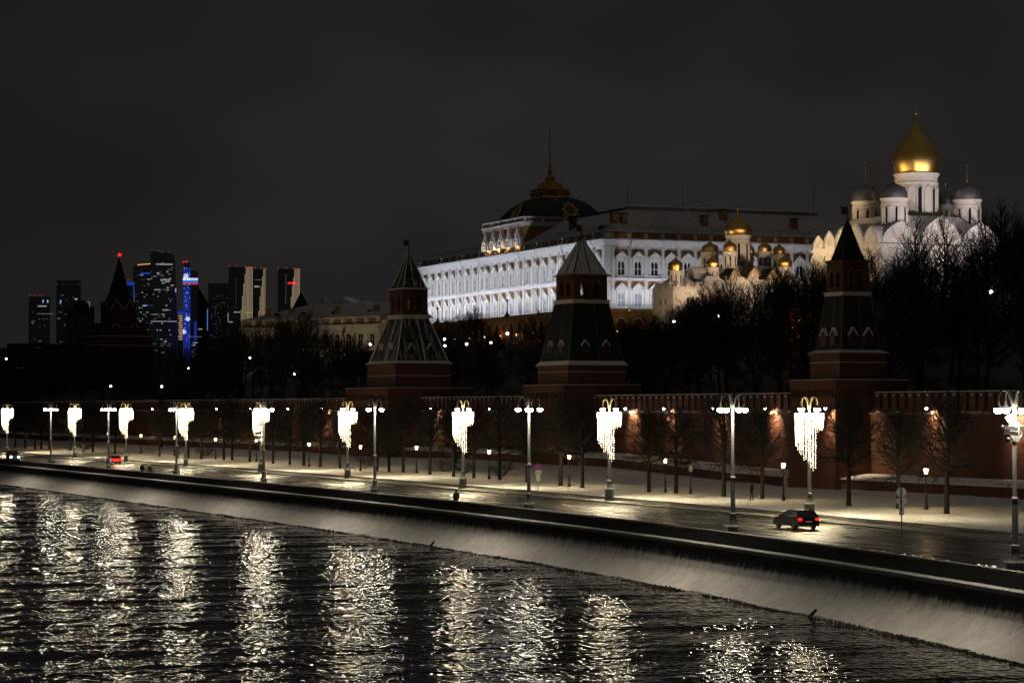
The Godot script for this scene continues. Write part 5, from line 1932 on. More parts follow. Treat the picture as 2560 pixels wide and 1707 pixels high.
# ------------------------------------------------------------- lamps of the embankment
func lamp_post(label: String, at: Vector3, turn: float, grand: bool) -> Node3D:
	var t := thing("lamp_post", label, "lamp post", at, turn, "garland lamp posts along the lawn" if grand else "lamp posts along the river parapet")
	var b := MB.new()
	b.frustum(0, 0, 0.40, 0.40, -0.1, 0.40, 0.40, 0.12)
	b.frustum(0, 0, 0.33, 0.33, 0.12, 0.30, 0.30, 1.15)
	b.frustum(0, 0, 0.42, 0.42, 1.15, 0.36, 0.36, 1.27)
	part("plinth", b, M.post_dark, t)
	b = MB.new()
	b.lathe([[0.30, 1.27], [0.26, 1.5], [0.22, 1.9], [0.27, 1.95], [0.27, 2.05], [0.16, 2.1], [0.15, 4.4]], 12, Vector3.ZERO, false)
	part("lower_shaft", b, M.post_dark, t)
	b = MB.new()
	b.lathe([[0.19, 4.4], [0.19, 4.5], [0.115, 4.55], [0.095, 9.1], [0.16, 9.2], [0.16, 9.35], [0.08, 9.5]], 12, Vector3.ZERO, false)
	part("upper_shaft", b, M.post_grey, t)
	var bulb := MB.new()
	bulb.sphere(Vector3.ZERO, 0.225, 12, 0.95)
	var bm := bulb.done()
	var capm := MB.new()
	capm.lathe([[0.23, 0.04], [0.2, 0.14], [0.08, 0.24], [0.05, 0.42]], 10)
	var cm := capm.done()
	for k in 4:
		var a := TAU * k / 4.0 + 0.35
		var o := Vector3(cos(a), 0, sin(a))
		b = MB.new()
		var pts := []
		var rad := []
		for m in [[0.06, 9.2], [0.16, 9.5], [0.28, 9.82], [0.46, 10.04], [0.66, 10.06], [0.83, 9.93], [0.92, 9.72], [0.92, 9.46]]:
			pts.append(o * m[0] + Vector3(0, m[1], 0))
			rad.append(0.075 - 0.03 * m[0])
		part("scroll_arm", b if _tube(b, pts, rad) else b, M.scroll_gold if grand else M.iron, t)
		b = MB.new()
		b.tube([Vector3(0, 9.2, 0) + o * 0.05, Vector3(0, 9.75, 0) + o * 0.14, Vector3(0, 10.1, 0) + o * 0.34, Vector3(0, 9.98, 0) + o * 0.46], [0.07, 0.055, 0.05, 0.03], 5)
		part("leaf", b, M.scroll_gold if grand else M.iron, t)
		var gp := o * 0.92 + Vector3(0, 9.06, 0)
		var g := part("globe", bm, M.globe, t, Transform3D(Basis(Vector3.UP, -turn), gp))
		part("globe_cap", cm, M.post_dark, g, Transform3D(Basis.IDENTITY, Vector3.ZERO))
		spot(t, gp, gp + Vector3(0, -1, 0), Color(1.0, 0.93, 0.74) if grand else Color(1.0, 0.95, 0.86), 150.0 if grand else 36.0, 81.0, 0.22).spot_angle_attenuation = 0.6
	return t


func _tube(b: MB, pts: Array, rad: Array) -> bool:
	b.tube(pts, rad, 6)
	return true


func garland_mesh() -> ArrayMesh:
	# strings of small lamps hanging from a ring; their lower ends wind down like a spiral
	var b := MB.new()
	rng.seed = 19
	var strings := 34
	for layer in 2:
		if layer == 1:
			strings = 18
		for k in strings:
			var ph := (k + 0.5 * layer) / strings          # 0 at the right, then behind, left and in front
			var a := ph * TAU
			var r := 1.16 if layer == 0 else 0.86
			var low := 0.0
			if ph < 0.5:
				low = lerpf(7.5, 6.1, smoothstep(0.0, 0.5, ph))
			elif ph < 0.80:
				low = lerpf(6.1, 3.95, pow((ph - 0.5) / 0.30, 1.15))
			elif ph < 0.83:
				low = 4.0
			else:
				low = lerpf(7.2, 7.6, (ph - 0.83) / 0.17)
			low += rng.randf_range(-0.16, 0.16) + 0.3 * layer
			var y := 8.22
			while y > low:
				# the spiral draws in a little towards the foot
				var rr := r * lerpf(1.0, 0.93, clampf((8.2 - y) / 4.2, 0, 1))
				var p := Vector3(cos(a) * rr, y, -sin(a) * rr) + Vector3(rng.randf_range(-0.03, 0.03), 0, rng.randf_range(-0.03, 0.03))
				_bead(b, p, rng.randf_range(0.018, 0.036))
				y -= rng.randf_range(0.09, 0.20)
	return b.done()


func _bead(b: MB, p: Vector3, s: float) -> void:
	var k := b.v.size()
	for o in [Vector3(s, 0, 0), Vector3(-s * 0.5, 0, s * 0.87), Vector3(-s * 0.5, 0, -s * 0.87), Vector3(0, s * 1.5, 0), Vector3(0, -s * 1.5, 0)]:
		b.push(p + o, o.normalized())
	b.i.append_array(PackedInt32Array([k, k + 3, k + 1, k + 1, k + 3, k + 2, k + 2, k + 3, k, k + 1, k + 4, k, k + 2, k + 4, k + 1, k, k + 4, k + 2]))


func street_lamps() -> void:
	var ranks := ["nearest", "second nearest", "third nearest", "fourth nearest", "fifth nearest", "sixth nearest", "seventh nearest", "eighth nearest", "farthest"]
	var gm := garland_mesh()
	var rb := MB.new()
	for k in 40:
		var a := TAU * k / 40
		var c := TAU * (k + 1) / 40
		for y in [8.24, 8.44, 8.66]:
			rb.tube([Vector3(cos(a) * 1.19, y, sin(a) * 1.19), Vector3(cos(c) * 1.19, y, sin(c) * 1.19)], [0.065, 0.065], 5, false)
		rb.tube([Vector3(cos(a) * 1.19, 8.2, sin(a) * 1.19), Vector3(cos(a) * 1.19, 8.7, sin(a) * 1.19)], [0.03, 0.03], 4, false)
	var ring := rb.done()
	var fr := MB.new()
	for k in 4:
		var a := TAU * k / 4 + 0.4
		for y in [8.3, 8.68]:
			fr.tube([Vector3(0, y, 0), Vector3(cos(a) * 1.19, y, sin(a) * 1.19)], [0.03, 0.03], 4, false)
	var frame := fr.done()
	var zs := [-170.5, -209.9, -249.7, -290.8, -328.0, -365.5, -400.4, -435.2, -489.4]
	for k in 9:
		var z: float = zs[k]
		var at := Vector3(lawn(z) - 3.7, 0.15, z)
		if k == 0:
			at = Vector3(107.0, 0.15, -170.6)
		var t := lamp_post("lamp post with gilt scrolls and a garland of white lights, %s of its row" % ranks[k], at, 0.5 + 0.12 * k, true)
		var turn := atan2(at.x, -at.z)
		var gx := Transform3D(Basis(Vector3.UP, -turn), Vector3.ZERO)
		gx.basis = Basis(Vector3.UP, -t.rotation.y) * Basis(Vector3.UP, -0.55)   # every garland hangs the same way round
		part("garland_ring_lamp", ring, M.led_ring, t, gx)
		part("garland_frame", frame, M.post_dark, t, gx)
		var g := part("garland_light_string", gm, M.led, t, gx)
		g.set_meta("kind", "stuff")
	var near := ["nearest", "second nearest", "third nearest", "fourth nearest", "fifth nearest", "sixth nearest", "seventh nearest", "farthest"]
	var nz := [-101.0, -140.2, -180.4, -220.8, -257.7, -294.1, -329.0, -364.6]
	for k in 8:
		var z: float = nz[k]
		var t := lamp_post("plain grey lamp post with white globes behind the parapet, %s of its row" % near[k], Vector3(quay(z) + 1.7, 0.13, z), 0.2 + 0.7 * k, false)
		if k == 0:
			camera_cluster(t)
		if k == 4:
			var b := MB.new()
			b.bx(Vector3(-0.1, 7.2, 0.15), Vector3(0.45, 8.3, 0.5))
			part("signal_box", b, M.post_grey, t)
			b = MB.new()
			for y in [6.0, 6.5, 5.4]:
				b.tube([Vector3(0.1, y, 0), Vector3(0.9, y - 0.05, 0.2)], [0.05, 0.05], 5)
				b.box(Vector3(0.6, y - 0.14, 0.14), Vector3(0.6, 0.24, 0.2))
			part("camera", b, M.iron, t)


func camera_cluster(t: Node3D) -> void:
	var b := MB.new()
	b.box(Vector3(0, 7.9, 0), Vector3(0.36, 1.0, 0.36))
	for s in [-1, 1]:
		b.tube([Vector3(0, 7.3, 0), Vector3(s * 0.5, 7.75, 0.1), Vector3(s * 0.5, 8.2, 0.1), Vector3(0, 8.3, 0)], [0.05, 0.05, 0.05, 0.05], 5)
	part("bracket", b, M.post_grey, t)
	for q in [[Vector3(0.72, 8.15, 0.15), 0.35, 0.22], [Vector3(0.75, 7.85, 0.2), 0.3, 0.22], [Vector3(-0.55, 8.1, 0.2), 2.6, 0.2], [Vector3(-0.55, 7.85, 0.25), 2.4, 0.2]]:
		b = MB.new()
		b.box(Vector3.ZERO, Vector3(0.75, q[2], 0.24), Basis(Vector3(0, 0, 1), 0.14))
		b.tube([Vector3(0.36, 0.05, 0), Vector3(0.44, 0.06, 0)], [0.1, 0.1], 8)
		part("camera", b, M.iron, t, Transform3D(Basis(Vector3.UP, q[1]), q[0]))
	b = MB.new()
	b.sphere(Vector3(-0.62, 7.55, 0.1), 0.2, 10)
	part("dome_camera", b, M.post_grey, t)
	# one extra flood lamp under the globes
	b = MB.new()
	b.frustum(0, 0, 0.13, 0.13, 0, 0.2, 0.2, 0.3)
	var f := part("flood_lamp", b, M.lamp_cool, t, Transform3D(Basis(Vector3(0, 0, 1), 0.4), Vector3(-0.45, 8.45, 0.25)))


func park_lamps() -> void:
	var proto: Node3D
	var list := [
		[123.3, -177.2, "right of the round sign back"], [124.3, -203.0, "left of the nearest garland post"],
		[124.3, -227.3, "left of the third tree from the walking person"], [124.5, -251.1, "just left of the second nearest garland post"], [125.5, -276.0, "right of the third nearest garland post"],
		[126.4, -302.0, "right of the third nearest plain lamp post"], [125.9, -321.7, "right of the fourth nearest garland post"], [126.3, -344.3, "fourth to the left of the third garland post"],
		[128.6, -375.8, "hidden by the fifth nearest garland"], [128.9, -398.5, "two posts left of the fifth nearest garland"], [130.5, -428.0, "behind the sixth nearest garland post"],
		[131.6, -453.9, "between the two garland posts near the red car"], [132.8, -482.0, "behind the plain post near the red car"], [132.6, -508.8, "behind the eighth nearest garland post"], [130.5, -535.4, "at the far left end of the lawn"]]
	for k in list.size():
		var q: Array = list[k]
		var at := Vector3(q[0], lawn_h(q[0], q[1]), q[1])
		var label: String = "old-style park lamp on the lawn, %s" % q[2]
		if proto == null:
			proto = thing("park_lamp", label, "park lamp", at, 0.0, "park lamps in a row on the lawn")
			var b := MB.new()
			b.lathe([[0.2, -0.1], [0.19, 0.35], [0.12, 0.42], [0.11, 1.1], [0.15, 1.15], [0.14, 1.25], [0.06, 1.35], [0.045, 3.0], [0.12, 3.06], [0.14, 3.12]], 8)
			part("post", b, M.iron, proto)
			b = MB.new()
			b.lathe([[0.13, 3.2], [0.15, 3.3], [0.23, 3.55], [0.22, 3.66], [0.1, 3.68]], 8)
			part("lantern_glass", b, M.lamp_warm, proto)
			b = MB.new()
			b.lathe([[0.24, 3.69], [0.2, 3.80], [0.08, 3.90], [0.04, 4.02]], 8)
			for m in 4:
				var a := TAU * m / 4
				b.tube([Vector3(cos(a) * 0.15, 3.12, sin(a) * 0.15), Vector3(cos(a) * 0.245, 3.56, sin(a) * 0.245), Vector3(cos(a) * 0.235, 3.72, sin(a) * 0.235)], [0.018, 0.018, 0.018], 4, false)
			part("lantern_frame", b, M.iron, proto)
			omni(proto, Vector3(0, 3.5, 0), Color(1.0, 0.76, 0.42), 7.0, 0.18)
		else:
			copy_of(proto, at, (k % 4) * PI / 2, label)


func wall_lamps() -> void:
	var zs := [-199.1, -213.6, -226.4, -246.9, -259.5, -272.3, -283.0, -327.0, -349.5, -376.8, -398.9, -416.7, -438.3, -459.3, -504.2]
	var ord := ["first", "second", "third", "fourth", "fifth", "sixth", "seventh", "eighth", "ninth", "tenth", "eleventh", "twelfth", "thirteenth", "fourteenth", "fifteenth"]
	for k in zs.size():
		var x0 := 150.0
		if absf(zs[k] + 231.1) < 4.8:
			x0 = 145.4
		var t := thing("wall_lamp", "white floodlight on an arm at the top of the brick wall, %s from the right" % ord[k], "wall lamp", Vector3(x0, 9.3, zs[k]), 0.0, "floodlights along the brick wall")
		var b := MB.new()
		b.tube([Vector3(0.1, -0.1, 0), Vector3(-0.6, 0.15, 0), Vector3(-1.25, 0.12, 0)], [0.05, 0.05, 0.04], 5)
		part("arm", b, M.iron, t)
		b = MB.new()
		b.lathe([[0.04, 0.30], [0.14, 0.24], [0.2, 0.1], [0.2, 0.06]], 10, Vector3(-1.3, 0, 0))
		part("shade", b, M.iron, t)
		b = MB.new()
		b.sphere(Vector3(-1.3, 0.0, 0), 0.16, 10)
		part("bulb", b, M.lamp_cool, t)
		spot(t, Vector3(-1.3, -0.02, 0), Vector3(0.0, -1.25, 0), Color(1.0, 0.88, 0.70), 85.0 if k != 7 else 22.0, 48.0, 0.12)


func hill_lamps() -> void:
	var list := [
		[186.5, 23.0, -431.4, "upper of two lamps right of the left brick tower"], [182.6, 21.4, -422.2, "lower of two lamps right of the left brick tower"], [178.3, 21.2, -402.2, "small lamp among the trees between the left and middle towers"],
		[178.2, 21.2, -391.2, "bright lamp among the trees midway between the left and middle towers"], [180.9, 22.8, -389.9, "highest lamp among the trees between the left and middle towers"], [206.4, 24.4, -521.4, "large lamp left of the left brick tower before the yellow hall"],
		[192.4, 23.2, -528.0, "lamp among the bare trees before the middle of the yellow hall"], [170.0, 16.6, -472.4, "low lamp in the dark trees left of the left brick tower"], [193.8, 22.1, -571.5, "faint lamp at the left corner of the yellow hall"],
		[167.8, 18.8, -539.6, "lamp lighting pale branches left of the yellow hall"], [158.5, 14.4, -530.0, "low lamp in the dark wood under the star tower"], [159.0, 14.9, -575.0, "lamp low in the dark wood left of the star tower"],
		[161.5, 24.0, -697.7, "lamp at the left edge of the picture above the wood"], [203.2, 24.6, -368.4, "white lamp in the trees below the left church domes"], [200.4, 24.8, -347.6, "lamp in the trees below the tallest gold church dome"],
		[199.4, 25.4, -270.8, "lone lamp on the dark slope at the far right"]]
	for q in list:
		var base := hill_h(q[0], q[2])
		var y: float = q[1]
		var hh: float = maxf(y - base, 2.2)
		var t := thing("hill_lamp", q[3], "lamp post", Vector3(q[0], y - hh, q[2]), 0.0, "lamps on the wooded slope")
		var b := MB.new()
		b.tube([Vector3(0, -0.3, 0), Vector3(0, hh - 0.18, 0)], [0.07, 0.05], 6)
		part("post", b, M.iron, t)
		b = MB.new()
		var size := 0.24
		b.sphere(Vector3(0, hh, 0), size, 10)
		part("globe", b, M.lamp_hill, t)
		omni(t, Vector3(0, hh, 0), Color(1.0, 0.9, 0.85), 3.5, 0.2)
	# orange-lit gateway in the wood
	var g := thing("gatehouse", "small pale gatehouse glowing orange among the trees left of the right tower", "gatehouse", Vector3(203.5, 19.8, -328))
	var b := MB.new()
	b.bx(Vector3(-1.4, -6, -4), Vector3(3.8, 5.6, 0))
	part("wall", b, M.yellow, g)
	b = MB.new()
	b.frustum(1.2, -2, 3.0, 2.4, 5.6, 0.5, 0.5, 7.0)
	part("roof", b, M.iron, g)
	part("doorway", arch_panel(1.4, 2.8), M.iron, g, Transform3D(Basis.IDENTITY, Vector3(1.2, 0.2, 0.02)))
	b = MB.new()
	b.tube([Vector3(-0.4, 3.6, 0.0), Vector3(-0.4, 3.8, 1.0)], [0.05, 0.05], 5)
	part("bracket", b, M.iron, g)
	b = MB.new()
	b.sphere(Vector3(-0.4, 3.6, 1.1), 0.22, 10)
	part("lantern_bulb", b, glow(1.0, 0.55, 0.14, 8.0), g)
	omni(g, Vector3(-0.4, 3.6, 1.1), Color(1.0, 0.5, 0.12), 5.0, 0.2)


func terrace_lamps() -> void:
	var at := Vector3(274.58, 34.7, -533.46)
	var basis := Basis(Vector3.UP, deg_to_rad(-2.4))
	var bm := MB.new()
	bm.sphere(Vector3.ZERO, 0.16, 8)
	var bulb := bm.done()
	var am := MB.new()
	am.tube([Vector3(0, 0.45, 0.9), Vector3(0, 0.5, 0.4), Vector3(0, 0.1, 0)], [0.04, 0.04, 0.04], 4)
	var arm := am.done()
	for k in 9:
		var p := Vector3(-13.3, -6.2, -4.0 - k * 11.0)
		var t := thing("arcade_lamp", "warm lamp on the arcaded terrace wall behind the trees", "wall lamp", at + basis * p, deg_to_rad(87.6), "warm lamps on the long arcaded terrace wall")
		part("bulb", bulb, M.lamp_warm, t)
		part("arm", arm, M.iron, t)
		omni(t, Vector3.ZERO, Color(1.0, 0.66, 0.34), 2.4, 0.15)
	for k in 5:
		var p := Vector3(-9.0 + k * 8.0, -6.2, 9.2)
		var t := thing("arcade_lamp", "warm lamp on the short arcaded terrace wall below the palace corner", "wall lamp", at + basis * p, deg_to_rad(177.6), "warm lamps on the short arcaded terrace wall")
		part("bulb", bulb, M.lamp_warm, t)
		part("arm", arm, M.iron, t)
		omni(t, Vector3.ZERO, Color(1.0, 0.76, 0.48), 2.2, 0.15)
	# street lamps that light the front of the yellow hall
	for k in 5:
		var p := Vector3(219.5, 0, -654.1).lerp(Vector3(243.3, 0, -603.3), 0.08 + k * 0.21) + Vector3(-9.0, 0, 5.0) * 1.2
		var t := thing("hall_lamp", "street lamp hidden by trees before the yellow hall", "lamp post", Vector3(p.x, 22.0, p.z), 0.0, "street lamps before the yellow hall")
		var b := MB.new()
		b.tube([Vector3(0, -4, 0), Vector3(0, 1.8, 0)], [0.08, 0.06], 6)
		part("post", b, M.iron, t)
		part("globe", bulb, M.lamp_hill, t, Transform3D(Basis.IDENTITY, Vector3(0, 2.0, 0)))
		omni(t, Vector3(0, 2.0, 0), Color(1.0, 0.9, 0.7), 13.0, 0.16)


# ------------------------------------------------------------- bare winter trees
func grow(wood: MB, twigs: MB, p: Vector3, dir: Vector3, len: float, r: float, level: int, o: Dictionary) -> void:
	var n := 3 if level < 2 else 2
	var pts := [p]
	var rad := [r]
	var d := dir
	var q := p
	for k in n:
		d = (d + Vector3(rng.randf_range(-1, 1), rng.randf_range(-0.6, 1) * 0.6 + o.lift, rng.randf_range(-1, 1)) * o.bend).normalized()
		q += d * len / n
		pts.append(q)
		rad.append(maxf(lerpf(r, r * 0.5, float(k + 1) / n), o.thin))
	(wood if level < 2 else twigs).tube(pts, rad, 5 if level == 0 else 4 if level == 1 else 3, false)
	if level >= o.levels:
		return
	var kids: int = o.kids[level]
	for k in kids:
		var t := lerpf(o.from[level], 1.0, (k + rng.randf() * 0.7) / kids)
		var i := mini(int(t * n), n - 1)
		var at: Vector3 = pts[i].lerp(pts[i + 1], t * n - i)
		var dd: Vector3 = (pts[i + 1] - pts[i]).normalized()
		var side := dd.cross(Vector3(rng.randf_range(-1, 1), rng.randf_range(-1, 1), rng.randf_range(-1, 1))).normalized()
		var ang := deg_to_rad(rng.randf_range(o.spread[0], o.spread[1]))
		var nd := (dd * cos(ang) + side * sin(ang) + Vector3(0, o.rise, 0)).normalized()
		var nl: float = len * o.shrink * rng.randf_range(0.7, 1.15) * (1.0 - 0.35 * t if level == 0 else 1.0)
		grow(wood, twigs, at, nd, nl, maxf(r * lerpf(0.55, 0.3, t) if level == 0 else r * 0.5, o.thin), level + 1, o)


func park_tree(seed_: int, h: float, lean: float) -> Array:
	# street lime: clear stem, then a dense round crown whose lowest twigs droop
	rng.seed = seed_
	var wood := MB.new()
	var twigs := MB.new()
	var stem := h * 0.30
	var top := Vector3(lean * h, h * 0.80, lean * 0.3 * h)
	var pts := [Vector3(0, -0.3, 0), Vector3(0, 0.25, 0), Vector3(lean * 0.6, stem, 0), Vector3(lean * 0.5 * h, h * 0.52, rng.randf_range(-0.2, 0.2)), top]
	wood.tube(pts, [0.29, 0.21, 0.175, 0.12, 0.04], 7)
	var o := {"bend": 0.24, "lift": 0.06, "thin": 0.0105, "levels": 3, "kids": [6, 9, 6, 0], "from": [0.25, 0.12, 0.15], "spread": [25.0, 68.0], "rise": 0.02, "shrink": 0.46}
	for k in 40:
		var t := (k + rng.randf()) / 40.0
		var y := lerpf(stem * 0.95, h * 0.78, pow(t, 0.9))
		var f: float = (y - stem) / (h * 0.80 - stem)
		var c := pts[2].lerp(top, clampf(f, 0, 1)) as Vector3
		var a := k * 2.4 + rng.randf_range(-0.5, 0.5)
		var out := (2.5 + 1.1 * sin(PI * clampf(t * 1.25, 0, 1)) - 0.9 * t) * (0.68 + 0.46 * rng.randf()) * h / 9.0
		var up := lerpf(0.45, 1.7, pow(t, 0.8)) + rng.randf_range(-0.3, 0.3)
		if t < 0.3 and k % 3 == 0:
			up = -0.05
		grow(wood, twigs, Vector3(c.x, y, c.z), Vector3(cos(a), up, sin(a)).normalized(), out, lerpf(0.07, 0.035, t), 1, o)
	return [wood.done(), twigs.done()]


func hill_tree(seed_: int, h: float, slender: float) -> Array:
	rng.seed = seed_
	var wood := MB.new()
	var twigs := MB.new()
	var stem := h * 0.28
	var pts := [Vector3(0, -0.6, 0)]
	var rad := [0.25]
	var q := Vector3.ZERO
	for k in 6:
		q += Vector3(rng.randf_range(-0.3, 0.3), h * 0.155, rng.randf_range(-0.3, 0.3))
		pts.append(q)
		rad.append(lerpf(0.22, 0.03, (k + 1) / 6.0))
	wood.tube(pts, rad, 6)
	var o := {"bend": 0.26, "lift": 0.16, "thin": 0.008, "levels": 3, "kids": [6, 5, 4, 0], "from": [0.2, 0.2, 0.2], "spread": [22.0, 50.0], "rise": 0.1, "shrink": 0.56}
	for k in 30:
		var t := (k + rng.randf()) / 30.0
		var y := lerpf(stem, h * 0.9, t)
		var i := mini(int(y / (h * 0.155)), 5)
		var c: Vector3 = (pts[i] as Vector3).lerp(pts[i + 1], clampf(y / (h * 0.155) - i, 0, 1))
		var a := k * 2.4 + rng.randf_range(-0.5, 0.5)
		var out := lerpf(0.40, 0.13, t) * h * slender * rng.randf_range(0.7, 1.15)
		grow(wood, twigs, Vector3(c.x, y, c.z), Vector3(cos(a), lerpf(0.6, 1.4, t), sin(a)).normalized(), out, lerpf(0.09, 0.03, t), 1, o)
	return [wood.done(), twigs.done()]


func plant(kind: Array, called: String, label: String, group: String, at: Vector3, turn: float, scale_: Vector3, bark: Material, twig: Material) -> Node3D:
	var t := thing(called, label, "tree", at, turn, group)
	t.scale = scale_
	part("trunk", kind[0], bark, t)
	part("crown", kind[1], twig, t)
	return t


func lawn_trees() -> void:
	var kinds := []
	for k in 5:
		kinds.append(park_tree(100 + k * 7, 9.2, [0.0, 0.03, -0.03, 0.05, -0.015][k]))
	var zs := [-172.1, -188.0, -207.0, -214.2, -224.4, -230.6, -247.3, -253.3, -263.1, -271.7, -280.3, -287.4, -296.2, -306.6, -312.4, -317.5, -334.0, -343.1, -351.1, -358.0, -366.5, -378.7, -388.2, -392.6, -405.4, -413.0, -419.7, -430.8, -461.4, -478.0, -485.3, -495.9, -513.9, -521.1, -527.0, -536.1, -545.4]
	var xs := {-172.1: 121.9, -188.0: 122.2, -207.0: 124.3}
	var ord := ["first", "second", "third", "fourth", "fifth", "sixth", "seventh", "eighth", "ninth", "tenth", "eleventh", "twelfth", "thirteenth", "fourteenth", "fifteenth", "sixteenth", "seventeenth", "eighteenth", "nineteenth", "twentieth"]
	rng.seed = 5
	var rnd := []
	for k in zs.size():
		rnd.append([rng.randf(), rng.randf(), rng.randf()])
	var look := ["dense round-crowned", "leaning dense-crowned", "forked spreading", "leaning open-crowned", "upright dense"]
	for k in zs.size():
		var z: float = zs[k]
		var x: float = xs[z] if xs.has(z) else lerpf(124.0, 128.5, smoothstep(-220.0, -390.0, z))
		var kind: int = int(rnd[k][0] * 4.99)
		var where: String
		if k < 20:
			where = "%s from the right end of the lawn" % ord[k]
		else:
			where = "%s from the left end of the lawn" % ord[zs.size() - 1 - k]
		var s: float = lerpf(1.02, 1.2, rnd[k][1])
		plant(kinds[kind], "lawn_tree", "%s bare tree in the lawn row, %s" % [look[kind], where], "bare trees in a row on the lawn", Vector3(x, lawn_h(x, z) - 0.03, z), rnd[k][2] * TAU, Vector3(s, s * lerpf(0.95, 1.08, rnd[k][0]), s), M.bark, M.twig)
	plant(kinds[3], "lawn_tree", "bare tree directly behind the grey back of the round road sign", "bare trees in a row on the lawn", Vector3(122.4, lawn_h(122.4, -180.2) - 0.03, -180.2), 1.0, Vector3(1.02, 1.05, 1.02), M.bark, M.twig)
	plant(kinds[1], "wall_tree", "thin bare tree close to the brick wall under the orange patch, far left", "bare trees at the foot of the wall", Vector3(143.0, 1.6, -478.0), 2.0, Vector3(1, 1.15, 1), M.bark, M.twig)
	plant(kinds[2], "wall_tree", "forked bare tree at the foot of the wall below the left brick tower", "bare trees at the foot of the wall", Vector3(141.0, 1.4, -322.0), 0.5, Vector3(1.1, 1.1, 1.1), M.bark, M.twig)
	plant(kinds[0], "wall_tree", "bare tree by the wall at the right edge behind the nearest plain lamp post", "bare trees at the foot of the wall", Vector3(136.5, 0.4, -176.0), 0.5, Vector3(1.0, 0.95, 1.0), M.bark, M.twig)
	# low many-stemmed shrubs
	var o := {"bend": 0.25, "lift": 0.0, "thin": 0.008, "levels": 2, "kids": [5, 5, 4], "from": [0.3, 0.2, 0.2], "spread": [20.0, 55.0], "rise": 0.0, "shrink": 0.6}
	rng.seed = 61
	var wood := MB.new()
	var twigs := MB.new()
	for k in 16:
		var a := k * 2.4
		grow(wood, twigs, Vector3(cos(a) * 0.2, -0.1, sin(a) * 0.2), Vector3(cos(a), rng.randf_range(0.5, 1.3), sin(a)).normalized(), rng.randf_range(1.2, 2.0), 0.03, 0, o)
	var sm := [wood.done(), twigs.done()]
	for q in [[129.5, -281.0, 1.2, "below the third plain lamp post"], [131.0, -296.0, 1.0, "left of the third plain lamp post"], [131.5, -303.5, 1.4, "between the third plain post and the fourth garland"], [133.5, -338.0, 1.1, "left of the fourth garland post"], [134.0, -420.0, 1.2, "behind the sixth garland post"], [133.0, -500.0, 1.0, "at the far left of the lawn"]]:
		var t := thing("shrub", "low bare many-stemmed shrub on the snow, %s" % q[3], "shrub", Vector3(q[0], lawn_h(q[0], q[1]), q[1]), q[2] * 3.0, "bare shrubs on the lawn")
		t.scale = Vector3.ONE * q[2]
		part("stems", sm[0], M.bark, t)
		part("twigs", sm[1], M.twig, t)


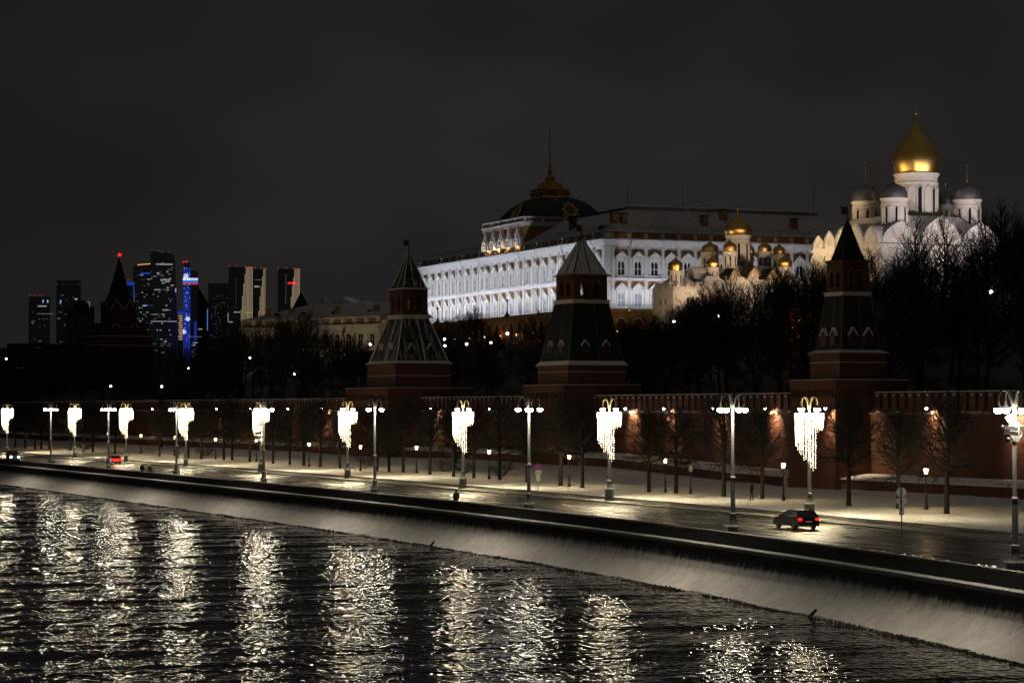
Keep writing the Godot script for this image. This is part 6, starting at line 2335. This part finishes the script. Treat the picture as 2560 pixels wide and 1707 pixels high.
func hill_wood() -> void:
	var kinds := []
	for k in 6:
		kinds.append(hill_tree(200 + k * 3, 14.0, [1.0, 0.8, 1.15, 0.7, 0.95, 1.05][k]))
	# how high the wood reaches against what stands behind it: bearing from the bridge (degrees right of the picture's middle) -> elevation (degrees)
	var reach := [[-12.2, 1.3], [-9.0, 1.45], [-7.4, 1.5], [-6.5, 1.95], [-6.1, 2.25], [-5.4, 2.15], [-4.7, 2.3], [-4.1, 2.0], [-3.4, 1.5], [-1.9, 2.0], [-1.6, 2.15], [-0.8, 2.4], [-0.5, 2.05], [0.2, 2.05], [0.8, 2.35], [1.2, 2.15], [2.7, 2.15], [3.5, 2.3], [4.1, 2.55], [4.6, 2.9], [5.5, 3.15], [6.4, 3.25], [7.5, 3.45], [8.7, 3.7], [9.2, 4.05], [9.8, 4.5], [10.3, 4.5], [10.7, 4.1], [11.2, 4.8], [11.7, 4.95], [12.6, 5.0], [16.0, 5.0]]
	rng.seed = 404
	var spots := []
	var tries := 0
	while tries < 5000 and spots.size() < 300:
		tries += 1
		var z := rng.randf_range(-175.0, -640.0)
		var x := 156.0 + 88.0 * pow(rng.randf(), 0.8)
		var a := rad_to_deg(atan2(x, -z)) - 25.0
		if a < -12.6 or a > 13.2:
			continue
		var dist := sqrt(x * x + z * z)
		var e := 0.0
		for k in reach.size() - 1:
			if a >= reach[k][0] and a <= reach[k + 1][0]:
				e = lerpf(reach[k][1], reach[k + 1][1], (a - reach[k][0]) / (reach[k + 1][0] - reach[k][0]))
		var dense := a > 1.4 and a < 8.9
		e *= rng.randf_range(0.90 if dense else 0.80, 1.0) if rng.randf() < 0.75 else rng.randf_range(0.97, 1.05)
		var h := 9.2 + tan(deg_to_rad(e)) * dist - hill_h(x, z)
		if h < 5.5 or h > 24.0:
			continue
		if (a > -6.9 and a < -3.0 or a > 9.0 and a < 10.9) and rng.randf() < 0.45:
			continue
		var near_one := false
		for s in spots:
			if Vector2(s[0] - x, s[1] - z).length() < (2.3 if dense else 3.2):
				near_one = true
				break
		if near_one:
			continue
		if z > -236 and z < -222 and x < 160:
			continue
		spots.append([x, z, h, a])
	for s in spots:
		var a: float = s[3]
		var zone := "between the middle and the right brick towers"
		var grp := "bare trees on the slope right of the middle tower"
		if a > 8.9:
			zone = "right of the right brick tower"
			grp = "bare trees on the slope right of the right tower"
		elif a < -6.9:
			zone = "left of the yellow hall"
			grp = "bare trees in the dark wood at the left"
		elif a < -2.8:
			zone = "before the yellow hall"
			grp = "bare trees before the yellow hall"
		elif a < 1.4:
			zone = "between the left and the middle brick towers"
			grp = "bare trees on the slope right of the left tower"
		var size := "tall" if s[2] > 14.0 else "small" if s[2] < 8.5 else "medium-sized"
		var k := rng.randi() % 6
		var sc: float = s[2] / 14.0
		var sw: float = lerpf(sc, 1.0, 0.35)
		plant(kinds[k], "slope_tree", "%s bare dark tree on the slope, %s" % [size, zone], grp + (", " + size), Vector3(s[0], hill_h(s[0], s[1]), s[1]), rng.randf() * TAU, Vector3(sw, sc, sw), M.hill_bark, M.hill_bark)
	# undergrowth that fills the wood to the ground: nobody could count it
	var o := {"bend": 0.25, "lift": 0.05, "thin": 0.012, "levels": 2, "kids": [5, 5, 4], "from": [0.2, 0.2, 0.2], "spread": [20.0, 55.0], "rise": 0.02, "shrink": 0.6}
	rng.seed = 62
	var twigs := MB.new()
	for k in 14:
		var a := k * 2.4
		grow(twigs, twigs, Vector3(cos(a) * 0.3, -0.2, sin(a) * 0.3), Vector3(cos(a), rng.randf_range(0.8, 2.2), sin(a)).normalized(), rng.randf_range(2.0, 3.4), 0.04, 0, o)
	var mm := MultiMesh.new()
	mm.transform_format = MultiMesh.TRANSFORM_3D
	mm.mesh = twigs.done()
	mm.instance_count = 800
	for k in 800:
		var z := rng.randf_range(-170.0, -660.0)
		var x := 155.0 + 82.0 * pow(rng.randf(), 1.2)
		var s := rng.randf_range(0.5, 1.1)
		mm.set_instance_transform(k, Transform3D(Basis(Vector3.UP, rng.randf() * TAU).scaled(Vector3.ONE * s), Vector3(x, hill_h(x, z), z)))
	var mi := MultiMeshInstance3D.new()
	mi.name = "undergrowth"
	mi.multimesh = mm
	mi.material_override = M.hill_bark
	add_child(mi)
	tag(mi, "dense bare undergrowth covering the dark slope behind the brick wall", "undergrowth")
	mi.set_meta("kind", "stuff")
	# two dark firs
	for q in [[171.0, -511.0, 11.0, "dark pointed fir on the skyline left of the yellow hall"], [176.0, -455.0, 9.0, "dark fir low in the wood left of the left brick tower"]]:
		var t := thing("fir_tree", q[3], "tree", Vector3(q[0], hill_h(q[0], q[1]), q[1]))
		var b := MB.new()
		b.tube([Vector3(0, -0.4, 0), Vector3(0, q[2], 0)], [0.22, 0.04], 6)
		part("trunk", b, M.hill_bark, t)
		b = MB.new()
		rng.seed = 71
		for k in 420:
			var f := rng.randf()
			var y: float = q[2] * (0.08 + 0.92 * f)
			var a := rng.randf() * TAU
			var l: float = (1.0 - f) * q[2] * 0.27 * rng.randf_range(0.6, 1.05) + 0.2
			var c := Vector3(0, y, 0)
			var e := c + Vector3(cos(a) * l, -l * 0.35, sin(a) * l)
			var sd := Vector3(-sin(a), 0, cos(a)) * l * 0.22
			b.tri(c, c.lerp(e, 0.5) + sd, e)
			b.tri(c, e, c.lerp(e, 0.5) - sd)
		part("crown", b, flat(0.008, 0.012, 0.008, 0.9), t)


# ------------------------------------------------------------- cars
func car(label: String, at: Vector3, turn: float, paint: Material, tall: float, lights: String) -> void:
	# built facing -z
	var t := thing("car", label, "car", at, turn)
	var body := PackedVector2Array([Vector2(2.18, 0.32), Vector2(2.24, 0.55), Vector2(2.22, 0.86), Vector2(2.12, 0.98 * tall), Vector2(1.95, 1.02 * tall), Vector2(-0.75, 1.0 * tall), Vector2(-1.85, 0.86 * tall), Vector2(-2.15, 0.66), Vector2(-2.24, 0.45), Vector2(-2.18, 0.28)])
	# wheel arches are cut into the lower edge
	for wz in [-1.38, 1.38]:
		for k in 9:
			var a := PI - PI * k / 8.0
			body.append(Vector2(wz + cos(a) * 0.38, 0.30 + sin(a) * 0.36))
	var side := Transform3D(Basis(Vector3(0, 0, 1), Vector3.UP, Vector3(-1, 0, 0)), Vector3(-0.88, 0, 0))
	var b := MB.new()
	var rev := body.duplicate()
	rev.reverse()
	b.prism(body if not Geometry2D.is_polygon_clockwise(body) else rev, 1.76, side)
	part("body", b, paint, t)
	b = MB.new()
	var roof_y := 1.48 * tall
	var belt := 0.99 * tall
	var q := [[-0.85, 0.84, belt - 0.02], [2.1, 0.84, belt - 0.02], [1.62, 0.66, roof_y - 0.03], [-0.05, 0.66, roof_y - 0.03]]
	var c: Array[Vector3] = []
	for s in [-1, 1]:
		for e in q:
			c.append(Vector3(s * e[1], e[2], e[0]))
	b.quad(c[0], c[1], c[2], c[3])
	b.quad(c[5], c[4], c[7], c[6])
	b.quad(c[4], c[0], c[3], c[7])
	b.quad(c[1], c[5], c[6], c[2])
	part("windows", b, M.pane, t)
	b = MB.new()
	b.frustum(0, 0.785, 0.68, 0.86, roof_y - 0.04, 0.60, 0.76, roof_y + 0.04)
	for s in [-1, 1]:
		b.tube([Vector3(s * 0.85, belt, -0.87), Vector3(s * 0.67, roof_y, -0.04)], [0.045, 0.045], 5)
		b.tube([Vector3(s * 0.85, belt, 2.1), Vector3(s * 0.67, roof_y, 1.62)], [0.08, 0.06], 5)
		b.tube([Vector3(s * 0.85, belt, 0.62), Vector3(s * 0.672, roof_y, 0.70)], [0.045, 0.045], 5)
		b.tube([Vector3(s * 0.6, roof_y + 0.08, 0.05), Vector3(s * 0.6, roof_y + 0.08, 1.5)], [0.025, 0.025], 5)
	part("roof", b, paint, t)
	b = MB.new()
	for k in 3:
		b.sphere(Vector3(-0.25 + k * 0.2, roof_y + 0.045, 0.7 + k * 0.1), 0.1, 6, 0.3)
	part("roof_snow", b, M.snow_clean, t)
	for s in [-1, 1]:
		b = MB.new()
		b.box(Vector3(s * 0.98, belt + 0.06, -0.66), Vector3(0.2, 0.14, 0.1))
		part("wing_mirror", b, paint, t)
		for wz in [-1.38, 1.38]:
			b = MB.new()
			b.lathe([[0.2, -0.11], [0.30, -0.11], [0.33, -0.07], [0.33, 0.07], [0.30, 0.11], [0.2, 0.11]], 18, Vector3.ZERO, false)
			var w := part("wheel", b, flat(0.012, 0.012, 0.012, 0.8), t, Transform3D(Basis(Vector3(0, 0, 1), PI / 2), Vector3(s * 0.79, 0.33, wz)))
			b = MB.new()
			b.lathe([[0.0, 0.09], [0.2, 0.09], [0.2, -0.09], [0.0, -0.09]], 12, Vector3.ZERO, false)
			part("rim", b, M.post_grey, w)
	b = MB.new()
	b.bx(Vector3(-0.86, 0.3, 2.2), Vector3(0.86, 0.5, 2.3))
	part("bumper", b, flat(0.02, 0.02, 0.02, 0.6), t)
	b = MB.new()
	b.bx(Vector3(-0.86, 0.28, -2.3), Vector3(0.86, 0.46, -2.18))
	part("bumper", b, flat(0.02, 0.02, 0.02, 0.6), t)
	b = MB.new()
	b.bx(Vector3(-0.26, 0.60, 2.235), Vector3(0.26, 0.72, 2.265))
	part("number_plate", b, flat(0.4, 0.4, 0.4), t)
	for s in [-1, 1]:
		b = MB.new()
		b.box(Vector3(s * 0.72, 0.84 * tall, 2.2), Vector3(0.26, 0.2, 0.14))
		part("tail_lamp", b, glow(1.0, 0.015, 0.02, 1.3 if lights == "tail" else 2.6) if lights != "head" else flat(0.2, 0.005, 0.005, 0.3), t)
		b = MB.new()
		b.sphere(Vector3(s * 0.66, 0.66 * tall, -2.16), 0.15, 8)
		part("headlamp", b, glow(0.9, 0.95, 1.0, 40.0) if lights == "head" else flat(0.4, 0.4, 0.4, 0.15), t)
		if lights == "head":
			spot(t, Vector3(s * 0.66, 0.66 * tall, -2.36), Vector3(s * 0.66, 0.0, -22.0), Color(0.9, 0.95, 1.0), 60.0, 30.0, 0.12)
	if lights == "brake":
		b = MB.new()
		b.bx(Vector3(-0.5, 0.86, 2.2), Vector3(0.5, 0.94, 2.26))
		part("brake_strip_lamp", b, glow(1.0, 0.02, 0.02, 3.0), t)
		omni(t, Vector3(0, 0.9, 2.45), Color(1, 0.05, 0.04), 0.8, 0.1)
	elif lights == "tail":
		omni(t, Vector3(-0.72, 0.84, 2.4), Color(1, 0.05, 0.04), 0.12, 0.08)


func cars() -> void:
	car("dark crossover car with red tail lamps driving away below the nearest garland", Vector3(97.6, 0.0, -157.6), -0.10, flat(0.010, 0.0105, 0.011, 0.25), 1.0, "tail")
	car("small red car braking on the far wet road, glowing red at the back", Vector3(108.6, 0.0, -391.0), -0.05, flat(0.4, 0.012, 0.012, 0.3), 1.0, "brake")
	car("dark van-like car with bright headlights coming along the road at the far left", Vector3(98.5, 0.0, -420.0), PI - 0.08, flat(0.03, 0.032, 0.035, 0.3), 1.25, "head")


# ------------------------------------------------------------- people: one continuous skin each
func person(label: String, at: Vector3, turn: float, height: float, stride: float, jacket: Color, trousers: Color, hood: bool) -> void:
	var t := thing("person", label, "person", at, turn)
	var s := height / 1.78
	# bones: from, to, radius at each end, colour number (0 trousers, 1 jacket, 2 skin, 3 hair or hood, 4 shoes)
	var f := stride
	var bones := [
		[Vector3(-0.1, 0.90, 0.0), Vector3(-0.11, 0.49, -0.10 * f - 0.02), 0.095, 0.068, 0], [Vector3(-0.11, 0.49, -0.10 * f - 0.02), Vector3(-0.11, 0.09, -0.02 * f), 0.066, 0.046, 0],
		[Vector3(0.1, 0.90, 0.0), Vector3(0.11, 0.49, 0.10 * f), 0.095, 0.068, 0], [Vector3(0.11, 0.49, 0.10 * f), Vector3(0.11, 0.09, 0.26 * f), 0.066, 0.046, 0],
		[Vector3(-0.11, 0.055, -0.02 * f + 0.03), Vector3(-0.12, 0.045, -0.02 * f - 0.16), 0.052, 0.04, 4], [Vector3(0.11, 0.055, 0.26 * f + 0.03), Vector3(0.12, 0.045, 0.26 * f - 0.16), 0.052, 0.04, 4],
		[Vector3(0, 0.86, 0.01), Vector3(0, 1.12, 0.0), 0.175, 0.165, 1], [Vector3(0, 1.12, 0.0), Vector3(0, 1.36, 0.01), 0.165, 0.15, 1], [Vector3(-0.13, 1.40, 0.01), Vector3(0.13, 1.40, 0.01), 0.095, 0.095, 1],
		[Vector3(-0.2, 1.40, 0.01), Vector3(-0.27, 1.12, 0.06), 0.075, 0.062, 1], [Vector3(-0.27, 1.12, 0.06), Vector3(-0.19, 0.93, -0.10), 0.06, 0.055, 1],
		[Vector3(0.2, 1.40, 0.01), Vector3(0.27, 1.12, 0.06), 0.075, 0.062, 1], [Vector3(0.27, 1.12, 0.06), Vector3(0.19, 0.93, -0.10), 0.06, 0.055, 1],
		[Vector3(0, 1.42, 0.0), Vector3(0, 1.55, -0.02), 0.062, 0.06, 2 if not hood else 3], [Vector3(0, 1.63, -0.04), Vector3(0, 1.68, -0.02), 0.088, 0.095, 2], [Vector3(0, 1.66, 0.0), Vector3(0, 1.69, 0.01), 0.098, 0.1, 3], [Vector3(0, 1.625, -0.115), Vector3(0, 1.645, -0.105), 0.022, 0.016, 2],
	]
	if hood:
		bones.append([Vector3(0, 1.50, 0.07), Vector3(0, 1.62, 0.06), 0.085, 0.09, 3])
	var cols := [trousers, jacket, Color(0.35, 0.2, 0.14), jacket if hood else Color(0.02, 0.015, 0.012), Color(0.01, 0.01, 0.01)]
	part("body", skin(bones, cols, 0.026, s), M.cloth, t)


func skin(bones: Array, cols: Array, cell: float, s: float) -> MB:
	# surface nets over a smooth union of tapered capsules
	var lo := Vector3(INF, INF, INF)
	var hi := -lo
	for b in bones:
		var r: float = maxf(b[2], b[3]) + 0.06
		for e in 2:
			lo = lo.min(b[e] - Vector3.ONE * r)
			hi = hi.max(b[e] + Vector3.ONE * r)
	var nx := int((hi.x - lo.x) / cell) + 2
	var ny := int((hi.y - lo.y) / cell) + 2
	var nz := int((hi.z - lo.z) / cell) + 2
	var field := PackedFloat32Array()
	field.resize(nx * ny * nz)
	field.fill(1.0)
	var who := PackedByteArray()
	who.resize(nx * ny * nz)
	var best := PackedFloat32Array()
	best.resize(nx * ny * nz)
	best.fill(1.0)
	for b in bones:
		var p: Vector3 = b[0]
		var d: Vector3 = b[1] - p
		var ll := maxf(d.length_squared(), 1e-6)
		var m: float = maxf(b[2], b[3]) + 0.08
		var c0 := ((p.min(b[1]) - Vector3.ONE * m - lo) / cell).floor()
		var c1 := ((p.max(b[1]) + Vector3.ONE * m - lo) / cell).ceil()
		for k in range(maxi(int(c0.z), 0), mini(int(c1.z) + 1, nz)):
			for j in range(maxi(int(c0.y), 0), mini(int(c1.y) + 1, ny)):
				for i in range(maxi(int(c0.x), 0), mini(int(c1.x) + 1, nx)):
					var q := lo + Vector3(i, j, k) * cell - p
					var h := clampf(q.dot(d) / ll, 0.0, 1.0)
					var v: float = (q - d * h).length() - lerpf(b[2], b[3], h)
					var at := i + nx * (j + ny * k)
					if v < best[at]:
						best[at] = v
						who[at] = b[4]
					var o := field[at]
					var w := clampf(0.5 + 0.5 * (o - v) / 0.035, 0.0, 1.0)
					field[at] = lerpf(o, v, w) - 0.035 * w * (1.0 - w)
	var mb := MB.new()
	mb.use_tint = true
	var ids := {}
	var corner := [0, 1, nx, nx + 1, nx * ny, nx * ny + 1, nx * ny + nx, nx * ny + nx + 1]
	for k in nz - 1:
		for j in ny - 1:
			for i in nx - 1:
				var at := i + nx * (j + ny * k)
				var inside := 0
				for c in 8:
					if field[at + corner[c]] < 0.0:
						inside += 1
				if inside == 0 or inside == 8:
					continue
				var sum := Vector3.ZERO
				var n := 0
				for e in [[0, 1], [2, 3], [4, 5], [6, 7], [0, 2], [1, 3], [4, 6], [5, 7], [0, 4], [1, 5], [2, 6], [3, 7]]:
					var fa := field[at + corner[e[0]]]
					var fb := field[at + corner[e[1]]]
					if (fa < 0.0) != (fb < 0.0):
						var u := fa / (fa - fb)
						var pa := Vector3(e[0] & 1, (e[0] >> 1) & 1, e[0] >> 2)
						var pb := Vector3(e[1] & 1, (e[1] >> 1) & 1, e[1] >> 2)
						sum += pa.lerp(pb, u)
						n += 1
				var pos := lo + (Vector3(i, j, k) + sum / n) * cell
				var g := Vector3(field[at + 1] - field[at], field[at + nx] - field[at], field[at + nx * ny] - field[at]).normalized()
				ids[at] = mb.v.size()
				mb.tint = cols[who[at]]
				mb.push(pos * s, g)
	for at in ids:
		var i: int = at % nx
		var j: int = (at / nx) % ny
		var k: int = at / (nx * ny)
		for axis in 3:
			var st: int = [1, nx, nx * ny][axis]
			var a1: int = [nx, nx * ny, 1][axis]
			var a2: int = [nx * ny, 1, nx][axis]
			if (axis != 0 and i == 0) or (axis != 1 and j == 0) or (axis != 2 and k == 0):
				continue
			var fa := field[at]
			var fb := field[at + st]
			if (fa < 0.0) == (fb < 0.0):
				continue
			if not (ids.has(at - a1) and ids.has(at - a2) and ids.has(at - a1 - a2)):
				continue
			var q := [ids[at], ids[at - a1], ids[at - a1 - a2], ids[at - a2]]
			if fa < 0.0:
				mb.i.append_array(PackedInt32Array([q[0], q[2], q[1], q[0], q[3], q[2]]))
			else:
				mb.i.append_array(PackedInt32Array([q[0], q[1], q[2], q[0], q[2], q[3]]))
	return mb


func people() -> void:
	M.cloth = StandardMaterial3D.new()
	M.cloth.vertex_color_use_as_albedo = true
	M.cloth.roughness = 0.9
	var black := Color(0.010, 0.010, 0.011)
	person("person in a black hooded jacket and grey jeans walking on the snow beside a tree", Vector3(121.3, lawn_h(121.3, -204.1) + 0.0, -204.1), 0.5, 1.82, 0.5, black, Color(0.05, 0.05, 0.055), true)
	person("dark figure seen from the chest up standing behind the embankment parapet", Vector3(quay(-199.5) + 2.2, 0.13, -199.5), -0.4, 1.76, 0.2, Color(0.012, 0.011, 0.01), black, true)
	person("dark figure of a pair behind the parapet near the left, black coat", Vector3(quay(-313.5) + 2.4, 0.13, -313.5), 2.5, 1.80, 0.3, black, black, false)
	person("figure of a pair behind the parapet near the left, paler face and brown coat", Vector3(quay(-311.2) + 2.9, 0.13, -311.2), 2.8, 1.70, 0.3, Color(0.05, 0.03, 0.022), black, false)


# ------------------------------------------------------------- signs and small things
func signs() -> void:
	var white := flat(0.55, 0.54, 0.5, 0.5)
	var grey := flat(0.27, 0.28, 0.29, 0.45, 0.4)
	var red := flat(0.30, 0.03, 0.04, 0.5)
	var blue := flat(0.05, 0.05, 0.34, 0.5)
	var black := flat(0.02, 0.02, 0.02, 0.6)
	for q in [[Vector3(109.0, 0.14, -227.2), "blue and red round road sign with two white plates beside the road"], [Vector3(113.3, 0.14, -428.0), "far blue and red round sign with two white plates at the left of the lawn"]]:
		var t := thing("road_sign", q[1], "road sign", q[0], -0.45, "no-stopping signs along the lawn")
		var b := MB.new()
		b.tube([Vector3(0, -0.2, 0), Vector3(0, 3.35, 0)], [0.035, 0.035], 6)
		part("post", b, grey, t)
		b = MB.new()
		b.lathe([[0.0, 0.0], [0.36, 0.0], [0.36, 0.02], [0.0, 0.02]], 28, Vector3.ZERO, false)
		var flatx := Transform3D(Basis(Vector3.RIGHT, PI / 2), Vector3(0, 3.0, 0.04))
		var o := part("disc", b, red, t, flatx)
		b = MB.new()
		b.lathe([[0.0, 0.024], [0.29, 0.024], [0.29, 0.02]], 28, Vector3.ZERO, false)
		part("blue_field", b, blue, o)
		b = MB.new()
		for a in [PI / 4, -PI / 4]:
			b.box(Vector3(0, 0.029 + (0.001 if a > 0 else 0.0), 0), Vector3(0.60, 0.006, 0.075), Basis(Vector3.UP, a))
		part("red_cross", b, red, o)
		b = MB.new()
		b.bx(Vector3(-0.36, 2.25, 0.04), Vector3(0.36, 2.60, 0.06))
		var p1 := part("tow_plate", b, white, t)
		b = MB.new()
		# a tow truck lifting a car
		b.bx(Vector3(-0.29, 2.36, 0.061), Vector3(-0.06, 2.42, 0.066))
		b.bx(Vector3(-0.29, 2.42, 0.061), Vector3(-0.2, 2.50, 0.066))
		b.tube([Vector3(-0.1, 2.42, 0.064), Vector3(0.0, 2.50, 0.064)], [0.012, 0.012], 4)
		b.box(Vector3(0.14, 2.42, 0.064), Vector3(0.28, 0.06, 0.006), Basis(Vector3(0, 0, 1), -0.3))
		b.box(Vector3(0.14, 2.465, 0.064), Vector3(0.14, 0.06, 0.006), Basis(Vector3(0, 0, 1), -0.3))
		for x in [-0.25, -0.11, 0.22]:
			b.tube([Vector3(x, 2.345, 0.061), Vector3(x, 2.345, 0.068)], [0.03, 0.03], 8)
		part("pictogram", b, black, p1)
		b = MB.new()
		b.bx(Vector3(-0.18, 1.48, 0.04), Vector3(0.18, 2.20, 0.06))
		var p2 := part("arrow_plate", b, white, t)
		b = MB.new()
		b.bx(Vector3(-0.025, 1.66, 0.061), Vector3(0.025, 2.02, 0.066))
		b.prism(PackedVector2Array([Vector2(-0.08, 2.0), Vector2(0.08, 2.0), Vector2(0, 2.13)]), 0.005, Transform3D(Basis.IDENTITY, Vector3(0, 0, 0.066)))
		b.prism(PackedVector2Array([Vector2(0, 1.55), Vector2(0.08, 1.68), Vector2(-0.08, 1.68)]), 0.005, Transform3D(Basis.IDENTITY, Vector3(0, 0, 0.066)))
		part("arrow", b, black, p2)
	var s := thing("sign_back", "grey back of a round road sign with two plates beside the nearest stretch of parapet", "road sign", Vector3(quay(-113.8) + 1.2, 0.13, -113.8), -0.55)
	var b := MB.new()
	b.tube([Vector3(0, -0.2, 0), Vector3(0, 4.65, 0)], [0.035, 0.035], 6)
	part("post", b, flat(0.05, 0.05, 0.05, 0.5, 0.3), s)
	b = MB.new()
	b.lathe([[0.0, -0.02], [0.29, -0.02], [0.29, 0.0], [0.0, 0.0]], 28, Vector3.ZERO, false)
	part("disc", b, grey, s, Transform3D(Basis(Vector3.RIGHT, PI / 2), Vector3(0, 4.35, -0.05)))
	b = MB.new()
	b.bx(Vector3(-0.29, 3.70, -0.07), Vector3(0.29, 4.01, -0.05))
	part("wide_plate", b, grey, s)
	b = MB.new()
	b.bx(Vector3(-0.145, 3.06, -0.07), Vector3(0.145, 3.68, -0.05))
	part("tall_plate", b, grey, s)
	b = MB.new()
	for y in [4.35, 3.86, 3.4]:
		b.bx(Vector3(-0.06, y - 0.02, -0.05), Vector3(0.06, y + 0.02, 0.05))
	part("clamp", b, M.iron, s)
	var p := thing("plate_post", "slim dark post with a small pale plate among the lawn trees", "post", Vector3(124.5, lawn_h(124.5, -222.1), -222.1), -0.4)
	b = MB.new()
	b.lathe([[0.16, -0.1], [0.15, 0.5], [0.09, 0.7], [0.06, 0.9], [0.05, 4.4]], 8)
	part("post", b, M.iron, p)
	b = MB.new()
	b.bx(Vector3(-0.2, 2.35, 0.06), Vector3(0.2, 3.05, 0.09))
	part("plate", b, white, p)
	# drains in the quay slope
	for q in [[-190.9, "oval drain mouth with a rim at the foot of the snowy slope, the left one"], [-116.9, "dark drain mouth at the foot of the snowy slope, the right one"]]:
		var x := quay(q[0]) - 3.75
		var d := thing("drain_mouth", q[1], "drain", Vector3(x, -2.7, q[0]), 0.0)
		b = MB.new()
		b.tube([Vector3(0.2, -0.05, -0.12), Vector3(0.55, 0.42, 0.16)], [0.12, 0.09], 9)
		b.sphere(Vector3(0.55, 0.42, 0.16), 0.09, 8)
		part("pipe", b, M.bark, d)
		b = MB.new()
		b.tube([Vector3(0.16, -0.05, -0.16), Vector3(0.22, 0.02, -0.1)], [0.14, 0.14], 9, false)
		part("rim", b, M.ledge, d)
	# ice and frozen weed along the waterline
	b = MB.new()
	rng.seed = 88
	for k in 3400:
		var z := -84.0 - 300.0 * pow(rng.randf(), 1.5)
		var x := quay(z) - rng.randf_range(3.35, 3.85)
		var hgt := rng.randf_range(0.02, 0.15) * (0.25 + 0.75 * absf(sin(z * 0.35) * sin(z * 0.11 + 1.0)))
		b.tube([Vector3(x, -2.85, z), Vector3(x + 0.08 + rng.randf() * 0.1, -2.66 + hgt, z + rng.randf_range(-0.1, 0.1))], [rng.randf_range(0.05, 0.13), 0.02], 4)
	var ice := part("frozen_weed", b, M.granite, self)
	tag(ice, "ragged dark fringe of frozen weed along the waterline of the quay", "weed")
	ice.set_meta("kind", "stuff")
	# snow heaped along the parapet near the right edge
	b = MB.new()
	for k in 160:
		var z := -96.0 - 30.0 * rng.randf()
		b.sphere(Vector3(quay(z) + 0.55 + rng.randf() * 0.5, 1.0 if k % 3 == 0 else 0.9, z), rng.randf_range(0.04, 0.13), 6, 0.7)
	var heap := part("snow_heap", b, M.snow, self)
	tag(heap, "lumps of snow lying along the inner edge of the parapet at the right", "snow")
	heap.set_meta("kind", "stuff")


func _ready() -> void:
	# camera, on the bridge
	var cam := Camera3D.new()
	cam.name = "camera"
	cam.fov = rad_to_deg(2.0 * atan(853.5 / 5973.0))
	cam.near = 0.5
	cam.far = 12000.0
	cam.position = Vector3(0, 9.2, 0)
	cam.rotation = Vector3(atan(169.5 / 5973.0), -deg_to_rad(25.0), 0)
	add_child(cam)
	cam.current = true
	# night sky
	var env := Environment.new()
	env.background_mode = Environment.BG_SKY
	var sky := Sky.new()
	var sm := PanoramaSkyMaterial.new()
	sm.panorama = ImageTexture.create_from_image(sky_picture())
	sm.energy_multiplier = 1.0
	sky.sky_material = sm
	env.sky = sky
	env.tonemap_mode = Environment.TONE_MAPPER_LINEAR
	env.tonemap_exposure = 1.0
	env.sdfgi_enabled = true
	env.ssao_enabled = true
	env.ssil_enabled = true
	var we := WorldEnvironment.new()
	we.name = "world"
	we.environment = env
	add_child(we)
	materials()
	# the setting
	river()
	streets()
	embankment()
	walls()
	# buildings
	tower("right red brick tower with a dark ribbed tent roof and two pairs of gabled dormers", 150.17, -231.1, 1.0, {"box": [4.72, 12.5], "tier": [3.12, 15.58], "tent0": [2.62, 15.9], "tent1": [1.85, 22.1], "corn": [1.93], "lan0": [1.72, 22.55], "lan1": [1.72, 25.9], "corn2": [1.80, 26.15], "roof0": [1.28, 26.35], "apex": [0, 30.5]}, 0.2, 1.9)
	tower("middle red brick tower, seen against the palace, with a snow-covered cap", 151.5, -301.6, 1.07, {"box": [5.92, 12.57], "tier": [4.53, 15.36], "tent0": [4.28, 15.9], "tent1": [2.82, 24.05], "corn": [2.9], "lan0": [2.62, 24.6], "lan1": [2.62, 27.95], "corn2": [2.92, 28.1], "roof0": [2.5, 28.35], "apex": [0, 33.4]}, 0.4, 1.7)
	tower("left red brick tower with snow-streaked dark roofs and gabled dormers", 151.9, -366.4, 1.28, {"box": [7.4, 12.68], "tier": [4.89, 16.72], "tent0": [4.61, 17.1], "tent1": [2.4, 24.1], "corn": [2.52], "lan0": [2.24, 24.8], "lan1": [2.24, 29.0], "corn2": [2.52, 29.2], "roof0": [2.0, 29.35], "apex": [0, 35.4]}, 0.8, 2.2)
	palace()
	terrace()
	gold_church()
	silver_church()
	armoury()
	star_tower()
	far_blocks()
	skyscrapers()
	# lamps
	street_lamps()
	park_lamps()
	wall_lamps()
	hill_lamps()
	terrace_lamps()
	church_lights()
	# trees, cars, people, signs
	lawn_trees()
	hill_wood()
	cars()
	people()
	signs()
